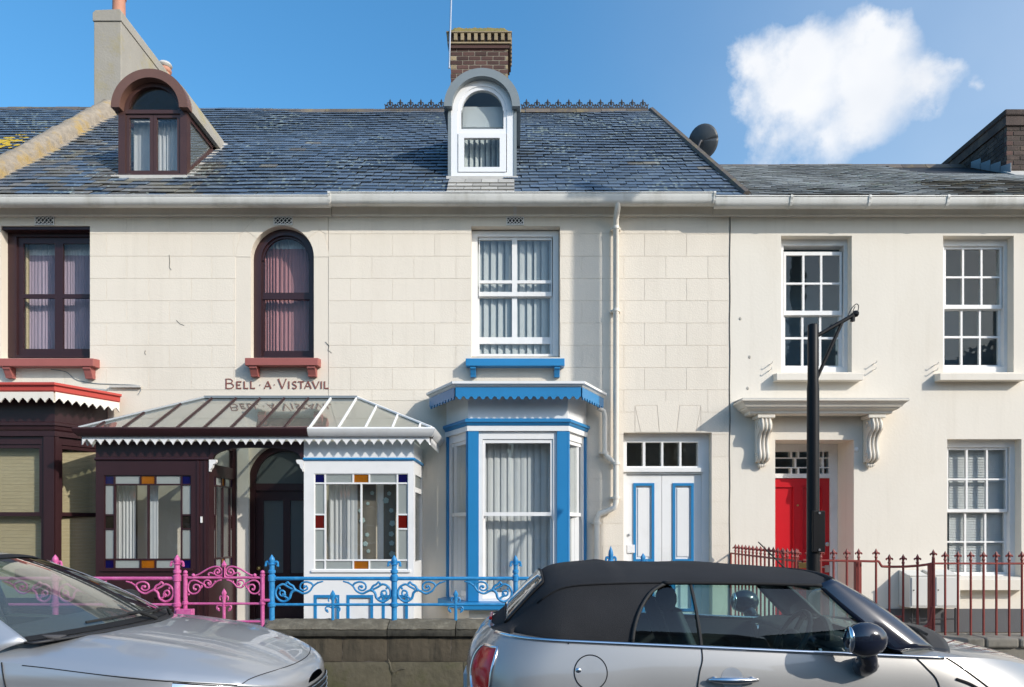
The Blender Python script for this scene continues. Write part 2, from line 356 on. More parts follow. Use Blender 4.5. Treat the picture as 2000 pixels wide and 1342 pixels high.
    def sweep(s, prof, path, close=False):
        """prof: closed outline of (out, z); path: plan points; 'out' is to the right of travel"""
        P = [Vector((p[0], p[1])) for p in path]; L = len(P); n = len(prof); vs = []
        for i in range(L):
            ds = []
            if i > 0: ds.append((P[i]-P[i-1]).normalized())
            if i < L-1: ds.append((P[i+1]-P[i]).normalized())
            ns = [Vector((d.y, -d.x)) for d in ds]
            m = sum(ns, Vector((0, 0))).normalized(); k = 1/max(.3, m.dot(ns[0]))
            for (o, z) in prof: vs.append((P[i].x+m.x*k*o, P[i].y+m.y*k*o, z))
        fs = [(i*n+k, i*n+(k+1) % n, (i+1)*n+(k+1) % n, (i+1)*n+k) for i in range(L-1) for k in range(n)]
        fs += [tuple(range(n)), tuple((L-1)*n+k for k in range(n-1, -1, -1))]
        return s.add(vs, fs)
    def grid(s, fn, nu, nv, us=None):
        vs = []
        for i in range(nu+1):
            for j in range(nv+1): vs.append(fn(us[i] if us else i/nu, j/nv))
        return s.add(vs, [(i*(nv+1)+j, (i+1)*(nv+1)+j, (i+1)*(nv+1)+j+1, i*(nv+1)+j+1) for i in range(nu) for j in range(nv)])
    def build(s, name, mat, parent=None, smooth=False, bevel=0, weld=False, kind=None, label=None, cat=None, group=None, solid=0, segs=2):
        vs = [Vector(v) for v in s.v]
        lo = Vector([min(v[i] for v in vs) for i in range(3)]); hi = Vector([max(v[i] for v in vs) for i in range(3)])
        org = Vector(((lo.x+hi.x)/2, (lo.y+hi.y)/2, lo.z))
        me = bpy.data.meshes.new(name); me.from_pydata([tuple(v-org) for v in vs], [], s.f)
        bm = bmesh.new(); bm.from_mesh(me)
        if weld: bmesh.ops.remove_doubles(bm, verts=bm.verts, dist=1e-4)
        bmesh.ops.recalc_face_normals(bm, faces=bm.faces)
        bm.to_mesh(me); bm.free()
        if smooth:
            for p in me.polygons: p.use_smooth = True
            if smooth != 'all':
                try: me.set_sharp_from_angle(angle=math.radians(smooth if smooth is not True else 38))
                except Exception: pass
        me.materials.append(MATS[mat] if isinstance(mat, str) else mat)
        o = bpy.data.objects.new(name, me); COL.objects.link(o)
        WO[o.name] = org
        if parent is not None: o.parent = parent; o.location = org-WO[parent.name]
        else: o.location = org
        if solid:
            md = o.modifiers.new('solid', 'SOLIDIFY'); md.thickness = solid; md.offset = 0
        if bevel:
            md = o.modifiers.new('bevel', 'BEVEL'); md.width = bevel; md.segments = segs; md.limit_method = 'ANGLE'; md.angle_limit = math.radians(40)
        tag(o, label, cat, group, kind)
        return o
def tag(o, label=None, cat=None, group=None, kind=None):
    for k, v in (('label', label), ('category', cat), ('group', group), ('kind', kind)):
        if v: o[k] = v
    return o
def empty(name, loc, label=None, cat=None, group=None):
    o = bpy.data.objects.new(name, None); COL.objects.link(o); o.location = loc; o.empty_display_size = .1
    WO[o.name] = Vector(loc); return tag(o, label, cat, group)
def put(me_obj, name, loc, parent, rot=None, scale=None):
    """another object that shares me_obj's mesh, at a world location"""
    o = bpy.data.objects.new(name, me_obj.data if hasattr(me_obj, 'data') else me_obj); COL.objects.link(o)
    loc = Vector(loc); WO[o.name] = loc
    if parent is not None: o.parent = parent; o.location = loc-WO[parent.name]
    else: o.location = loc
    if rot: o.rotation_euler = rot
    if scale: o.scale = scale
    return o
def panes(win, rects, y, mat='glass', t=.006, name='pane'):
    for (a, b, c, d) in rects: M().box(a, b, y, y+t, c, d).build(name, mat, win)
def pxr(l, r, t, b, Y): return (X(l, Y), X(r, Y), Z(b, Y), Z(t, Y))
def scallop_strip(p0, p1, ztop, h, pitch, depth, th=.018, style='round'):
    """a valance hanging from p0 to p1 (plan points) with a cut lower edge"""
    a, b = Vector((p0[0], p0[1], 0)), Vector((p1[0], p1[1], 0)); L = (b-a).length; d = (b-a)/L; nrm = Vector((d.y, -d.x, 0))
    n = max(1, round(L/pitch)); k = 10; m = M(); vs = []
    for i in range(n*k+1):
        u = (i % k)/k if i < n*k else 0
        if style == 'round':                       # pointed cusps hanging between small bites with a nick at the crown
            w = abs(2*u-1); cut = depth*(1-w**2.2) ; cut += depth*.25*(1 if .4 <= u <= .6 else 0)
            zb = ztop-h+cut
        else:                                      # stepped pointed teeth
            w = 1-abs(2*u-1); cut = depth*(1-min(1, 1.25*w)); zb = ztop-h+cut+(.010 if .15 < w < .45 else 0)
        p = a+d*(L*i/(n*k))
        vs.append((p, zb))
    for (p, z0), (q, z1) in zip(vs[:-1], vs[1:]):
        f = nrm*th
        A = (p.x, p.y, z0); B = (q.x, q.y, z1); C = (q.x, q.y, ztop); D = (p.x, p.y, ztop)
        A2 = (p.x+f.x, p.y+f.y, z0); B2 = (q.x+f.x, q.y+f.y, z1); C2 = (q.x+f.x, q.y+f.y, ztop); D2 = (p.x+f.x, p.y+f.y, ztop)
        m.quad(A, B, C, D); m.quad(A2, D2, C2, B2); m.quad(A, A2, B2, B); m.quad(D, C, C2, D2)
    return m
def blocks(wall, x0, x1, ztop, zbot, holes, pitch, xoff, rows, mat='stucco_block', arches=(), y=-.0038, j=.0028):
    """scribed stucco blocks proud of a wall; holes and round arch rings are cut out"""
    for k in range(len(rows)-1):
        zt, zb = rows[k]-j, rows[k+1]+j
        xs = xoff[k % 2]; x = x0
        edges = [x0]
        n = math.ceil((x0-xs)/pitch+1e-6)
        while xs+n*pitch < x1-.02:
            if xs+n*pitch > x0+.02: edges.append(xs+n*pitch)
            n += 1
        edges.append(x1)
        for a, b in zip(edges[:-1], edges[1:]):
            a += j; b -= j
            cuts = sorted({a, b, *[q for h in holes for q in h[:2] if a < q < b],
                           *[c[0]+c[2]*math.cos(PI*i/16) for c in arches for i in range(17) if a < c[0]+c[2]*math.cos(PI*i/16) < b]})
            m = M()
            for c, d in zip(cuts[:-1], cuts[1:]):
                if d-c < .004: continue
                mid = (c+d)/2; iv = [(zb, zb, zt, zt)]
                blk = [(h[2], h[2], h[3], h[3]) for h in holes if h[0] < mid < h[1]]
                for (ax, az, R) in arches:
                    if abs(mid-ax) < R:
                        f = lambda q: az+math.sqrt(max(0, R*R-(q-ax)**2))
                        blk.append((az-9, az-9, f(c), f(d)))
                for (l0, l1, h0, h1) in blk:
                    nv = []
                    for (p0, p1, q0, q1) in iv:
                        if h0 <= min(p0, p1) and h1 <= min(p0, p1) or l0 >= q0: nv.append((p0, p1, q0, q1)); continue
                        if l0 > p0+.01: nv.append((p0, p1, l0, l1))
                        if max(h0, h1) < q0-.004: nv.append((max(p0, h0), max(p1, h1), q0, q1))
                    iv = nv
                for (p0, p1, q0, q1) in iv:
                    if q0-p0 < .006 and q1-p1 < .006: continue
                    m.add([(c, y, p0), (d, y, p1), (d, y, q1), (c, y, q0), (c, 0, p0), (d, 0, p1), (d, 0, q1), (c, 0, q0)],
                          ((0, 1, 2, 3), (0, 4, 5, 1), (1, 5, 6, 2), (2, 6, 7, 3), (3, 7, 4, 0)))
            if m.f: m.build('stucco_block', mat, wall)
def slates(roof, x0f, x1f, ye, ze, ang, run, w, e, skip, mat, limit=300, seed=1, mats2=None, wob=.012):
    """courses of slates from the eaves up; x0f/x1f give the verge at distance s up the slope"""
    rnd = random.Random(seed); ca, sa = math.cos(ang), math.sin(ang)
    protos = []
    for k in range(5):
        dw = rnd.uniform(-.008, .002); t = rnd.uniform(.006, .010); jj = [rnd.uniform(-.006, .006) for _ in range(2)]
        me = bpy.data.meshes.new('slate'); hw = w/2-.003+dw/2
        me.from_pydata([(-hw, jj[0], .021), (hw, jj[1], .021), (hw, e*1.5, -.002), (-hw, e*1.5, -.002),
                        (-hw, jj[0], .021+t), (hw, jj[1], .021+t), (hw, e*1.5, -.002+t), (-hw, e*1.5, -.002+t)], [],
                       [(4, 5, 6, 7), (0, 1, 5, 4), (1, 2, 6, 5), (3, 0, 4, 7), (2, 3, 7, 6)])
        me.materials.append(MATS[mat]); protos.append(me)
    n = 0; rest = M(); k = 0; s = 0.0
    while s < run-.04:
        a, b = x0f(s), x1f(s); off = (k % 2)*w/2+rnd.uniform(-.015, .015)
        i = math.floor((a-off)/w)-1
        while True:
            xc = off+(i+.5)*w+rnd.uniform(-.006, .006); i += 1
            if xc-w/2 > b-.01: break
            if xc+w/2 < a+.01: continue
            if any(q[0] < xc < q[1] and q[2] < s+e/2 < q[3] for q in skip): continue
            lift = wob*(math.sin(xc*1.7+s*.9)+math.sin(xc*.6-s*1.7))+rnd.uniform(-.002, .003)
            Y = ye+s*ca-lift*sa; Zz = ze+s*sa+lift*ca
            clipped = xc-w/2 < a or xc+w/2 > b
            if n < limit and not clipped:
                o = put(protos[rnd.randrange(5)], 'slate', (xc, Y, Zz), roof, rot=(ang+rnd.uniform(-.012, .012), rnd.uniform(-.012, .012), rnd.uniform(-.010, .010)))
                if mats2 and rnd.random() < mats2[1](xc, s):
                    o.material_slots[0].link = 'OBJECT'; o.material_slots[0].material = MATS[mats2[0]]
                n += 1
            else:
                hw = w/2-.003; t = .008; ln = e*1.5; jz = rnd.uniform(-.002, .004)
                L0, R0 = max(xc-hw, a), min(xc+hw, b); L1, R1 = max(xc-hw, x0f(s+ln)), min(xc+hw, x1f(s+ln))
                if R0-L0 < .02 and R1-L1 < .02: continue
                R0 = max(R0, L0); R1 = max(R1, L1)
                P = lambda x, yy, zz: (x, Y+yy*ca-zz*sa, Zz+yy*sa+zz*ca)
                rest.add([P(L0, 0, .021+jz), P(R0, 0, .021), P(R1, ln, -.002), P(L1, ln, -.002), P(L0, 0, .021+t+jz), P(R0, 0, .021+t), P(R1, ln, t-.002), P(L1, ln, t-.002)],
                         [(4, 5, 6, 7), (0, 1, 5, 4), (1, 2, 6, 5), (3, 0, 4, 7), (2, 3, 7, 6)])
        s += e; k += 1
    if rest.f: rest.build('slate_courses', mat, roof, kind='stuff')
def curtain(name, x0, x1, z0, z1, y, amp, pitch, mat, label, cat='curtain', lace=False, seed=0, group=None):
    rnd = random.Random(seed); n = max(8, int((x1-x0)/pitch*6)); ph = rnd.uniform(0, 6)
    def fn(u, v):
        x = x0+(x1-x0)*u
        k = .65+.5*math.sin(x*4.3/pitch*.12+ph*2); return (x, y+amp*k*(math.sin(2*PI*(x/pitch)+ph+1.6*math.sin(x/pitch*.9+ph)+.25*v*math.sin(9*x+ph))+.4*math.sin(2*PI*x/pitch*2.3+ph)), z1+(z0-z1)*v)
    o = M().grid(fn, n, 6).build(name, mat, smooth=True, label=label, cat=cat, group=group)
    if lace:
        M().grid(lambda u, v: Vector(fn(u, v*.14+.04))+Vector((0, -.012, 0)), n, 1).build('lace_band', 'lace', o, smooth=True)
    return o
def vblind(x0, x1, z0, z1, y, pitch, mat, label, ang=35, seed=0):
    rnd = random.Random(seed); root = empty('vertical_blind', ((x0+x1)/2, y, z0), label, 'blind')
    M().box(x0, x1, y-.02, y+.02, z1, z1+.04).build('head_rail', 'upvc', root)
    n = int((x1-x0)/pitch)
    for i in range(n):
        xc = x0+(i+.5)*(x1-x0)/n; a = math.radians(ang+rnd.uniform(-7, 7)); hw = pitch*.56; dx, dy = hw*math.cos(a), hw*math.sin(a)
        m = M()
        m.grid(lambda u, v: (xc+(2*u-1)*dx, y+(2*u-1)*dy-.012*(1-(2*u-1)**2), z0+(z1-z0)*v), 4, 1)
        m.build('slat', mat, root, smooth='all')
    return root

# ------------------------------------------------------------------ ground
PVZ = -.005
M().box(-150, 150, -150, -4.0, -.5, PVZ-.12).build('road', 'asphalt', kind='structure')
pv = M().box(-60, 60, -3.86, -2.42, -.4, PVZ-.012).build('pavement', 'paving', kind='structure')
M().box(-60, 60, -3.9, -3.86, -.4, PVZ-.014).build('pavement_edge', 'kerb', kind='structure')
for i in range(-9, 10): M().box(i*.915+.004, i*.915+.911, -4.0, -3.9, -.4, PVZ).build('kerbstone', 'kerb', pv, bevel=.012)
for i in range(-12, 12):
    for k in range(2): M().box(i*.62+.31*k+.003, i*.62+.31*k+.617, -3.85+k*.60, -3.85+k*.60+.596, PVZ-.02, PVZ).build('paving_slab', 'paving', pv)
M().box(-60, 60, -2.42, 0.2, -.4, .18).build('front_garden', 'gravel', kind='structure')
M().box(-60, 60, 9.5, 150, -.4, .15).build('back_ground', 'gravel', kind='structure')

# ------------------------------------------------------------------ houses: shared shape of the terrace
EY, EZ = -.24, 6.15                         # eaves line of the slates
A42 = math.atan(.9); RUN = 3.60/math.cos(A42)
RY, RZ = EY+3.60, EZ+3.60*.9
PL = -2.564; PR = 3.036; PARA = -7.45       # party lines
rows = [Z(421), Z(457.2)]+[Z(457.2+43.5*k) for k in range(1, 19)]
def house(name, x, label):
    return empty(name, (x, 3, .2), label, 'house')
def shell(h, x0, x1, mat, holes, arch=(), zt=6.08, room='room_wall', dp=2.3):
    m = M().plate(x0, x1, .05, zt, holes, 0, .30)
    for (xc, zs, R) in arch: m.spandrel(xc, zs, R, zs+R, 0, .30)
    w = m.build('wall', mat, h)
    r = M(); r.box(x0+.02, x1-.02, dp, dp+.1, .1, 6.05); r.box(x0+.02, x1-.02, .31, dp-.01, 3.2, 3.3); r.box(x0+.02, x1-.02, .31, dp-.01, .1, .22); r.box(x0+.02, x1-.02, .31, dp-.01, 6.02, 6.06)
    r.box(x0+.02, x0+.08, .31, dp-.02, .23, 6.0); r.box(x1-.08, x1-.02, .31, dp-.02, .23, 6.0)
    r.build('inner_wall', room, h)
    M().box(x0+.01, x1-.01, 7.0, 7.3, .05, 6.05).build('rear_wall', mat, h)
    return w
def rear_roof(h, x0, x1, ry, rz, ez, mat):
    M().add([(x0, ry, rz), (x1, ry, rz), (x1, 7.5, ez), (x0, 7.5, ez)], ((0, 1, 2, 3),)).build('rear_slope', mat, h, solid=.03)
def gutter(h, x0, x1, pt, pb, mat='white_dirty', bras=()):
    zt, zb = Z(pt, -.33), Z(pb, -.31)
    g = M().prism([(-.215, zt-.01), (-.325, zt-.01), (-.33, zt), (-.342, zt), (-.344, zt-.012), (-.332, zt-.018), (-.334, zt-.03), (-.322, zt-.06), (-.318, zb+.045), (-.30, zb+.012), (-.27, zb), (-.215, zb)], 'x', x0, x1).build('gutter', mat, h, smooth=40)
    for b in bras: M().prism([(-.214, zt-.005), (-.347, zt+.006), (-.35, zt-.02), (-.333, zt-.055), (-.326, zb+.04), (-.305, zb+.004), (-.27, zb-.008), (-.214, zb-.006)], 'x', b-.016, b+.016).build('gutter_bracket', mat, g)
    return g
def fascia(h, x0, x1, mat='cream_paint'):
    zb = Z(421.5, -.04); zs = Z(402, -.05)
    return M().prism([(0, zb), (-.040, zb), (-.05, zb+.012), (-.05, zs-.02), (-.075, zs), (-.205, zs+.005), (-.205, zs+.03), (0, zs+.03)], 'x', x0, x1).build('fascia', mat, h)
def vent(h, pl, pr_, pt, pb):
    x0, x1, z0, z1 = X(pl), X(pr_), Z(pb), Z(pt)
    o = M().box(x0, x1, -.010, -.003, z0, z1).build('air_vent', 'gap', h)
    m = M().plate(x0, x1, z0, z1, [(x0+.012, x1-.012, z0+.010, z1-.010)], -.018, -.008)
    n = 5
    for i in range(-2, n+1):
        for sg in (1, -1):
            P = []
            for k in range(9):
                t = k/8; xx = x0+(x1-x0)*(i+.5+ (t*2.2 if sg > 0 else 2.2-t*2.2))/n; zz = z0+.008+(z1-z0-.016)*t
                xx += .008*math.sin(t*2*PI)*sg
                if x0+.005 < xx < x1-.005: P.append((xx, -.013-.002*sg, zz))
            if len(P) > 1: m.tube(P, .0055, 4)
    m.build('vent_lattice', 'white_paint', o)
def sill(h, pl, pr_, pt, pb, out, mat, bracket=None, bmat=None):
    Y = -out; x0, x1, z0, z1 = X(pl, Y), X(pr_, Y), Z(pb, Y), Z(pt, Y)
    o = M().prism([(.12, z0+.01), (.12, z1+.03), (-.005, z1+.018), (Y, z1), (Y, z0), (-.005, z0+.002)], 'x', x0, x1).build('window_sill', mat, h, bevel=.006)
    for (a, b, zb) in (bracket or ()):
        a, b, zb = X(a, Y), X(b, Y), Z(zb, Y)
        M().prism([(-.004, z0), (Y+.02, z0), (Y+.02, z0-.03), (Y+.045, z0-.05), (Y*.5, zb+.025), (Y*.45, zb), (-.004, zb)], 'x', a, b).build('sill_bracket', bmat or mat, o, bevel=.004)
    return o
def window(h, outer, parts, Yf, mat, gl='glass', y_in=.07, name='window', dz=.035, gap=None):
    """outer: px rect of the box frame; parts: list of (sash px rect, [pane px rects]), outermost sash first"""
    O = pxr(*outer, Yf)
    holes = [pxr(*p[0], Yf) for p in parts]
    if gap: holes.append(pxr(*gap, Yf))
    hh = (min(a[0] for a in holes), max(a[1] for a in holes), min(a[2] for a in holes), max(a[3] for a in holes))
    w = M().plate(O[0], O[1], O[2], O[3], [hh], Yf-.02, Yf+y_in+.07).build(name, mat, h)
    for i, (r, ps) in enumerate(parts):
        y0 = Yf+.012+dz*i; R = pxr(*r, Yf)
        prs = [pxr(*q, Yf) for q in ps]
        M().plate(R[0]+.001, R[1]-.001, R[2], R[3], prs, y0, y0+.036).build('sash', mat, w, bevel=.004, segs=1)
        panes(w, prs, y0+.016, gl)
    return w
def grid_px(xs, ys): return [(a, b, c, d) for (a, b) in xs for (c, d) in ys]
def face_map(P, Q):
    P = Vector((P[0], P[1], 0)); Q = Vector((Q[0], Q[1], 0)); d = (Q-P).normalized(); n = Vector((-d.y, d.x, 0))
    return lambda v: P+d*v[0]+n*v[1]+Vector((0, 0, v[2]))
def mapped(m, f): m.v = [tuple(f(v)) for v in m.v]; return m

# ================================================================== the brown house
A = house('brown_trim_house', -5, 'cream terraced house with dark brown windows, arched dormer and lettering on its wall')
aw = (X(2), X(176), Z(700), Z(441.5)); axc, aR = X(551.5), .44; azs = Z(441.2)-aR
arch_hole = (axc-aR, axc+aR, Z(699), azs+aR)
dxc, dR, dzs = -3.2, .52, 2.30
door_hole = (dxc-dR, dxc+dR, .35, dzs+dR)
bayA = (-7.25, -5.85, .6, 3.1)
wallA = shell(A, PARA, PL-.002, 'stucco', [aw, arch_hole, door_hole, bayA], [(axc, azs, aR), (dxc, dzs, dR)])
ringR = .654
blocks(wallA, PARA, PL-.006, 0, 0, [aw, arch_hole, (-5.5, PL, 0, 3.42), (PARA-1, -5.3, 0, 3.44)], X(83)-X(0), (X(248), X(208)), rows[:9], arches=[(axc, azs, ringR)])
for i in range(5):                          # voussoirs round the arched window
    a0, a1 = PI*i/5+.012, PI*(i+1)/5-.012
    if i in (0, 4): pass
    if i == 2: continue
    mv = M().band(axc, azs, aR+.002, ringR-.008, -.005, 0, a0, a1, 8); mv.build('voussoir', 'stucco_block', wallA)
mv = M().band(axc, azs, aR+.002, ringR-.03, -.005, 0, PI*2/5+.012, PI*3/5-.012, 8).build('voussoir', 'stucco_block', wallA)
for s in (-1, 1):
    x0, x1 = sorted((axc+s*(aR+.002), axc+s*(ringR-.008)))
    for k in range(2, 7):
        zt, zb = min(rows[k]-.005, azs-.004), rows[k+1]+.005
        if zt > zb and x1 < PL: pass
fascia(A, PARA-.1, X(640, -.25)); gutter(A, -7.9, X(640, -.38), 381, 400)
vent(A, 69, 107, 422.5, 440); vent(A, 535, 572, 423.5, 440)
# tall casement over the red bay
window(A, (15.5, 190, 452, 699), [((34, 187, 463, 694), grid_px([(44.5, 106), (122, 181)], [(475, 574), (582, 681)]))], .155, 'brown_paint')
M().box(X(17, .155), X(188, .155), .02, .155, Z(453, .1), Z(446, .1)).build('window_head', 'brown_paint', A)
sill(A, -12, 182, 700, 715, .16, 'sill_red', [(2, 16, 736), (159, 174, 737)])
# round-headed sash
Yf = .13; R0 = .345
wA = M(); wA.band(axc+.01, azs+.01, R0, aR+.02, Yf-.02, Yf+.1); zb = Z(697, Yf)
for s in (-1, 1): wA.box(*sorted((axc+.01+s*R0, axc+.01+s*(aR+.02))), Yf-.02, Yf+.1, zb, azs+.01)
wA.box(axc-aR, axc+aR, Yf-.02, Yf+.1, Z(699, Yf)-.02, zb)
wA = wA.build('arched_window', 'brown_paint', A, smooth=30)
ms = M(); ms.box(axc+.01-R0, axc+.01+R0, Yf+.015, Yf+.05, Z(584, Yf), Z(571, Yf)); ms.box(axc+.01-R0, axc+.01+R0, Yf+.04, Yf+.075, zb, Z(684, Yf)); ms.band(axc+.01, azs+.01, R0-.03, R0, Yf+.012, Yf+.05)
for s in (-1, 1): ms.box(*sorted((axc+.01+s*R0, axc+.01+s*(R0-.03))), Yf+.03, Yf+.07, Z(684, Yf), azs+.012)
ms.build('sash', 'brown_paint', wA)
pr_ = R0-.03
M().prism([(axc+.01-pr_, Z(571, Yf))]+[(axc+.01+pr_*math.cos(PI-PI*i/16), azs+.01+pr_*math.sin(PI*i/16)) for i in range(17)]+[(axc+.01+pr_, Z(571, Yf))], 'y', Yf+.03, Yf+.036).build('pane', 'glass', wA)
M().box(axc+.01-pr_, axc+.01+pr_, Yf+.055, Yf+.061, Z(684, Yf), Z(584, Yf)).build('pane', 'glass', wA)
sill(A, 478, 621, 699, 713.5, .16, 'sill_red', [(485, 500, 733), (598, 614, 733)])
curtain('net_curtain', X(30, .3), X(190, .3), Z(695, .3), Z(455, .3), .33, .016, .045, 'net_pink', 'lilac net curtain with lace band behind the brown casement above the red bay', lace=True, seed=1)
curtain('side_curtain', X(34, .3), X(58, .3), Z(695, .3), Z(455, .3), .29, .02, .06, 'bamboo', 'thin tan curtain edge beside the lilac net in the brown casement', seed=6)
curtain('net_curtain', X(490, .28), X(625, .28), Z(695, .28), Z(440, .28), .30, .018, .05, 'net_red', 'pink and red striped net curtain with lace band behind the arched brown sash', lace=True, seed=2)

# painted house name, each letter cut as flat strokes
def letter(ch, x0, x1, z0, z1, hs):
    w, hh = x1-x0, z1-z0; m = M(); y0, y1 = -.0105, -.0072
    P = lambda p: (x0+p[0]*w, z0+p[1]*hh)
    lay = [0]
    def st(p, q, a=.5, b=.5, fl=True):
        p, q = Vector(P(p)), Vector(P(q)); d = (q-p).normalized(); n = Vector((-d.y, d.x)); a *= hs; b *= hs
        pts = [(p, a*1.35), (p+(q-p)*.12, a), (p+(q-p)*.88, b), (q, b*1.35)] if fl else [(p, a), (q, b)]
        o = [u+n*t for u, t in pts]+[u-n*t for u, t in reversed(pts)]
        e = lay[0]*.00025; lay[0] += 1
        m.prism([(v.x, v.y) for v in o], 'y', y0-e, y1)
    def arc(pts, a=.5):
        C = catmull([(*P(p), 0) for p in pts], 5); e = lay[0]*.00025; lay[0] += 1; L = len(C); inn, out = [], []
        for i, c in enumerate(C):
            d = (C[min(i+1, L-1)]-C[max(i-1, 0)]).normalized(); n = Vector((-d.y, d.x, 0))*a*hs
            inn.append(c+n); out.append(c-n)
        for i in range(L-1): m.prism([(inn[i].x, inn[i].y), (inn[i+1].x, inn[i+1].y), (out[i+1].x, out[i+1].y), (out[i].x, out[i].y)], 'y', y0-e, y1)
    if ch == 'B':
        st((.15, 0), (.15, 1)); arc([(.1, .97), (.6, .97), (.85, .76), (.6, .54), (.15, .54)], .35); arc([(.15, .53), (.7, .53), (.98, .27), (.7, .03), (.1, .03)], .4)
    if ch == 'E': st((.15, 0), (.15, 1)); st((.1, .95), (1, .95), .3, .45); st((.1, .52), (.8, .52), .3, .4); st((.1, .05), (1, .05), .3, .45)
    if ch == 'L': st((.15, 0), (.15, 1)); st((.1, .05), (1, .05), .3, .5)
    if ch == 'A': st((.05, 0), (.5, 1), .35, .3); st((.95, 0), (.5, 1), .5, .5); st((.22, .32), (.78, .32), .3, .3, False)
    if ch == 'V': st((.05, 1), (.5, 0), .55, .45); st((.95, 1), (.5, 0), .35, .3)
    if ch == 'I': st((.5, 0), (.5, 1))
    if ch == 'S': arc([(.92, .85), (.6, .98), (.2, .85), (.22, .62), (.6, .5), (.88, .33), (.82, .1), (.45, .02), (.06, .14)], .42)
    if ch == 'T': st((.5, 0), (.5, 1)); st((0, .95), (1, .95), .42, .42)
    if ch == '.': m.prism([(x0+w/2+.008*math.cos(k*PI/4), z0+hh/2+.008*math.sin(k*PI/4)) for k in range(8)], 'y', y0, y1)
    m.build('letter', 'lettering', A)
for ch, a, b, t in (('B', 1332, 1385, 1152), ('E', 1399, 1430, 1167), ('L', 1443, 1471, 1167), ('L', 1482, 1511, 1167), ('.', 1533, 1547, 1167), ('A', 1564, 1608, 1167), ('.', 1618, 1632, 1165),
                    ('V', 1646, 1698, 1152), ('I', 1706, 1716, 1167), ('S', 1730, 1758, 1167), ('T', 1766, 1800, 1167), ('A', 1802, 1846, 1167), ('V', 1848, 1892, 1167), ('I', 1898, 1908, 1167), ('L', 1918, 1947, 1167)):
    letter(ch, X(a/3.0303), X(b/3.0303), Z(360+1210/3.0303), Z(360+t/3.0303), .0180)

# front door under the round arch
wd = M(); Yd = .16
wd.band(dxc, dzs, dR-.09, dR+.01, Yd-.03, Yd+.08)
for s in (-1, 1): wd.box(*sorted((dxc+s*(dR-.09), dxc+s*(dR+.01))), Yd-.03, Yd+.08, .35, dzs)
wd.box(dxc-dR+.09, dxc+dR-.09, Yd-.02, Yd+.07, 2.17, 2.27)
fd = wd.build('door_frame', 'brown_paint', A, smooth=30)
ir = dR-.09
M().prism([(dxc+ir*math.cos(PI-PI*i/16), dzs+ir*math.sin(PI*i/16)) for i in range(17)]+[(dxc+ir, 2.27), (dxc-ir, 2.27)], 'y', Yd+.02, Yd+.028).build('fanlight', 'glass_hammered', fd)
lp = [(dxc-ir+.10, dxc-.05, 1.0, 2.03), (dxc+.05, dxc+ir-.10, 1.0, 2.03)]; lb = [(dxc-ir+.10, dxc-.05, .50, .85), (dxc+.05, dxc+ir-.10, .50, .85)]
dr = M().plate(dxc-ir, dxc+ir, .36, 2.17, lp+lb, Yd+.02, Yd+.065).build('front_door', 'brown_paint', A)
panes(dr, lp, Yd+.04, 'glass_hammered')
for r in lb: M().plate(*r, [], Yd+.035, Yd+.055).build('door_panel', 'brown_paint', dr)
M().ball((dxc-ir+.05, Yd-.02, 1.07), .035, 10).build('door_knob', 'brass', dr, smooth='all')

# ------------------------------------------------------------------ canted bays
def sash_face(parent, P, Q, z0, z1, zm, mat, gl, wst, y=0.0, stile=.05, head=.09):
    """a sash window filling the bay face P-Q (plan), frame members in mat"""
    f = face_map(P, Q); L = (Vector((Q[0], Q[1]))-Vector((P[0], P[1]))).length
    a, b = wst, L-wst
    fr = mapped(M().plate(a, b, z0, z1, [(a+.05, b-.05, z0+.03, z1-head)], y+.02, y+.12), f).build('sash_frame', mat, parent)
    u = (a+.05+stile, b-.05-stile, zm+.025, z1-head-.05); l = (a+.05+stile, b-.05-stile, z0+.03+.08, zm-.025)
    for r, yy, q in ((u, y+.035, (a+.052, b-.052, zm-.025, z1-head-.002)), (l, y+.072, (a+.052, b-.052, z0+.032, zm+.025))):
        if r[1]-r[0] < .02: continue
        mapped(M().plate(*q, [r], yy, yy+.036), f).build('sash', mat, parent, bevel=.004, segs=1)
        mapped(M().box(r[0], r[1], yy+.015, yy+.021, r[2], r[3]), f).build('pane', gl, parent)
    for s_ in (a+.055, b-.055): mapped(M().prism([(s_-.012, zm-.025), (s_+.012, zm-.025), (s_+.006, zm-.07), (s_-.006, zm-.07)], 'y', y+.03, y+.07), f).build('sash_horn', mat, parent)
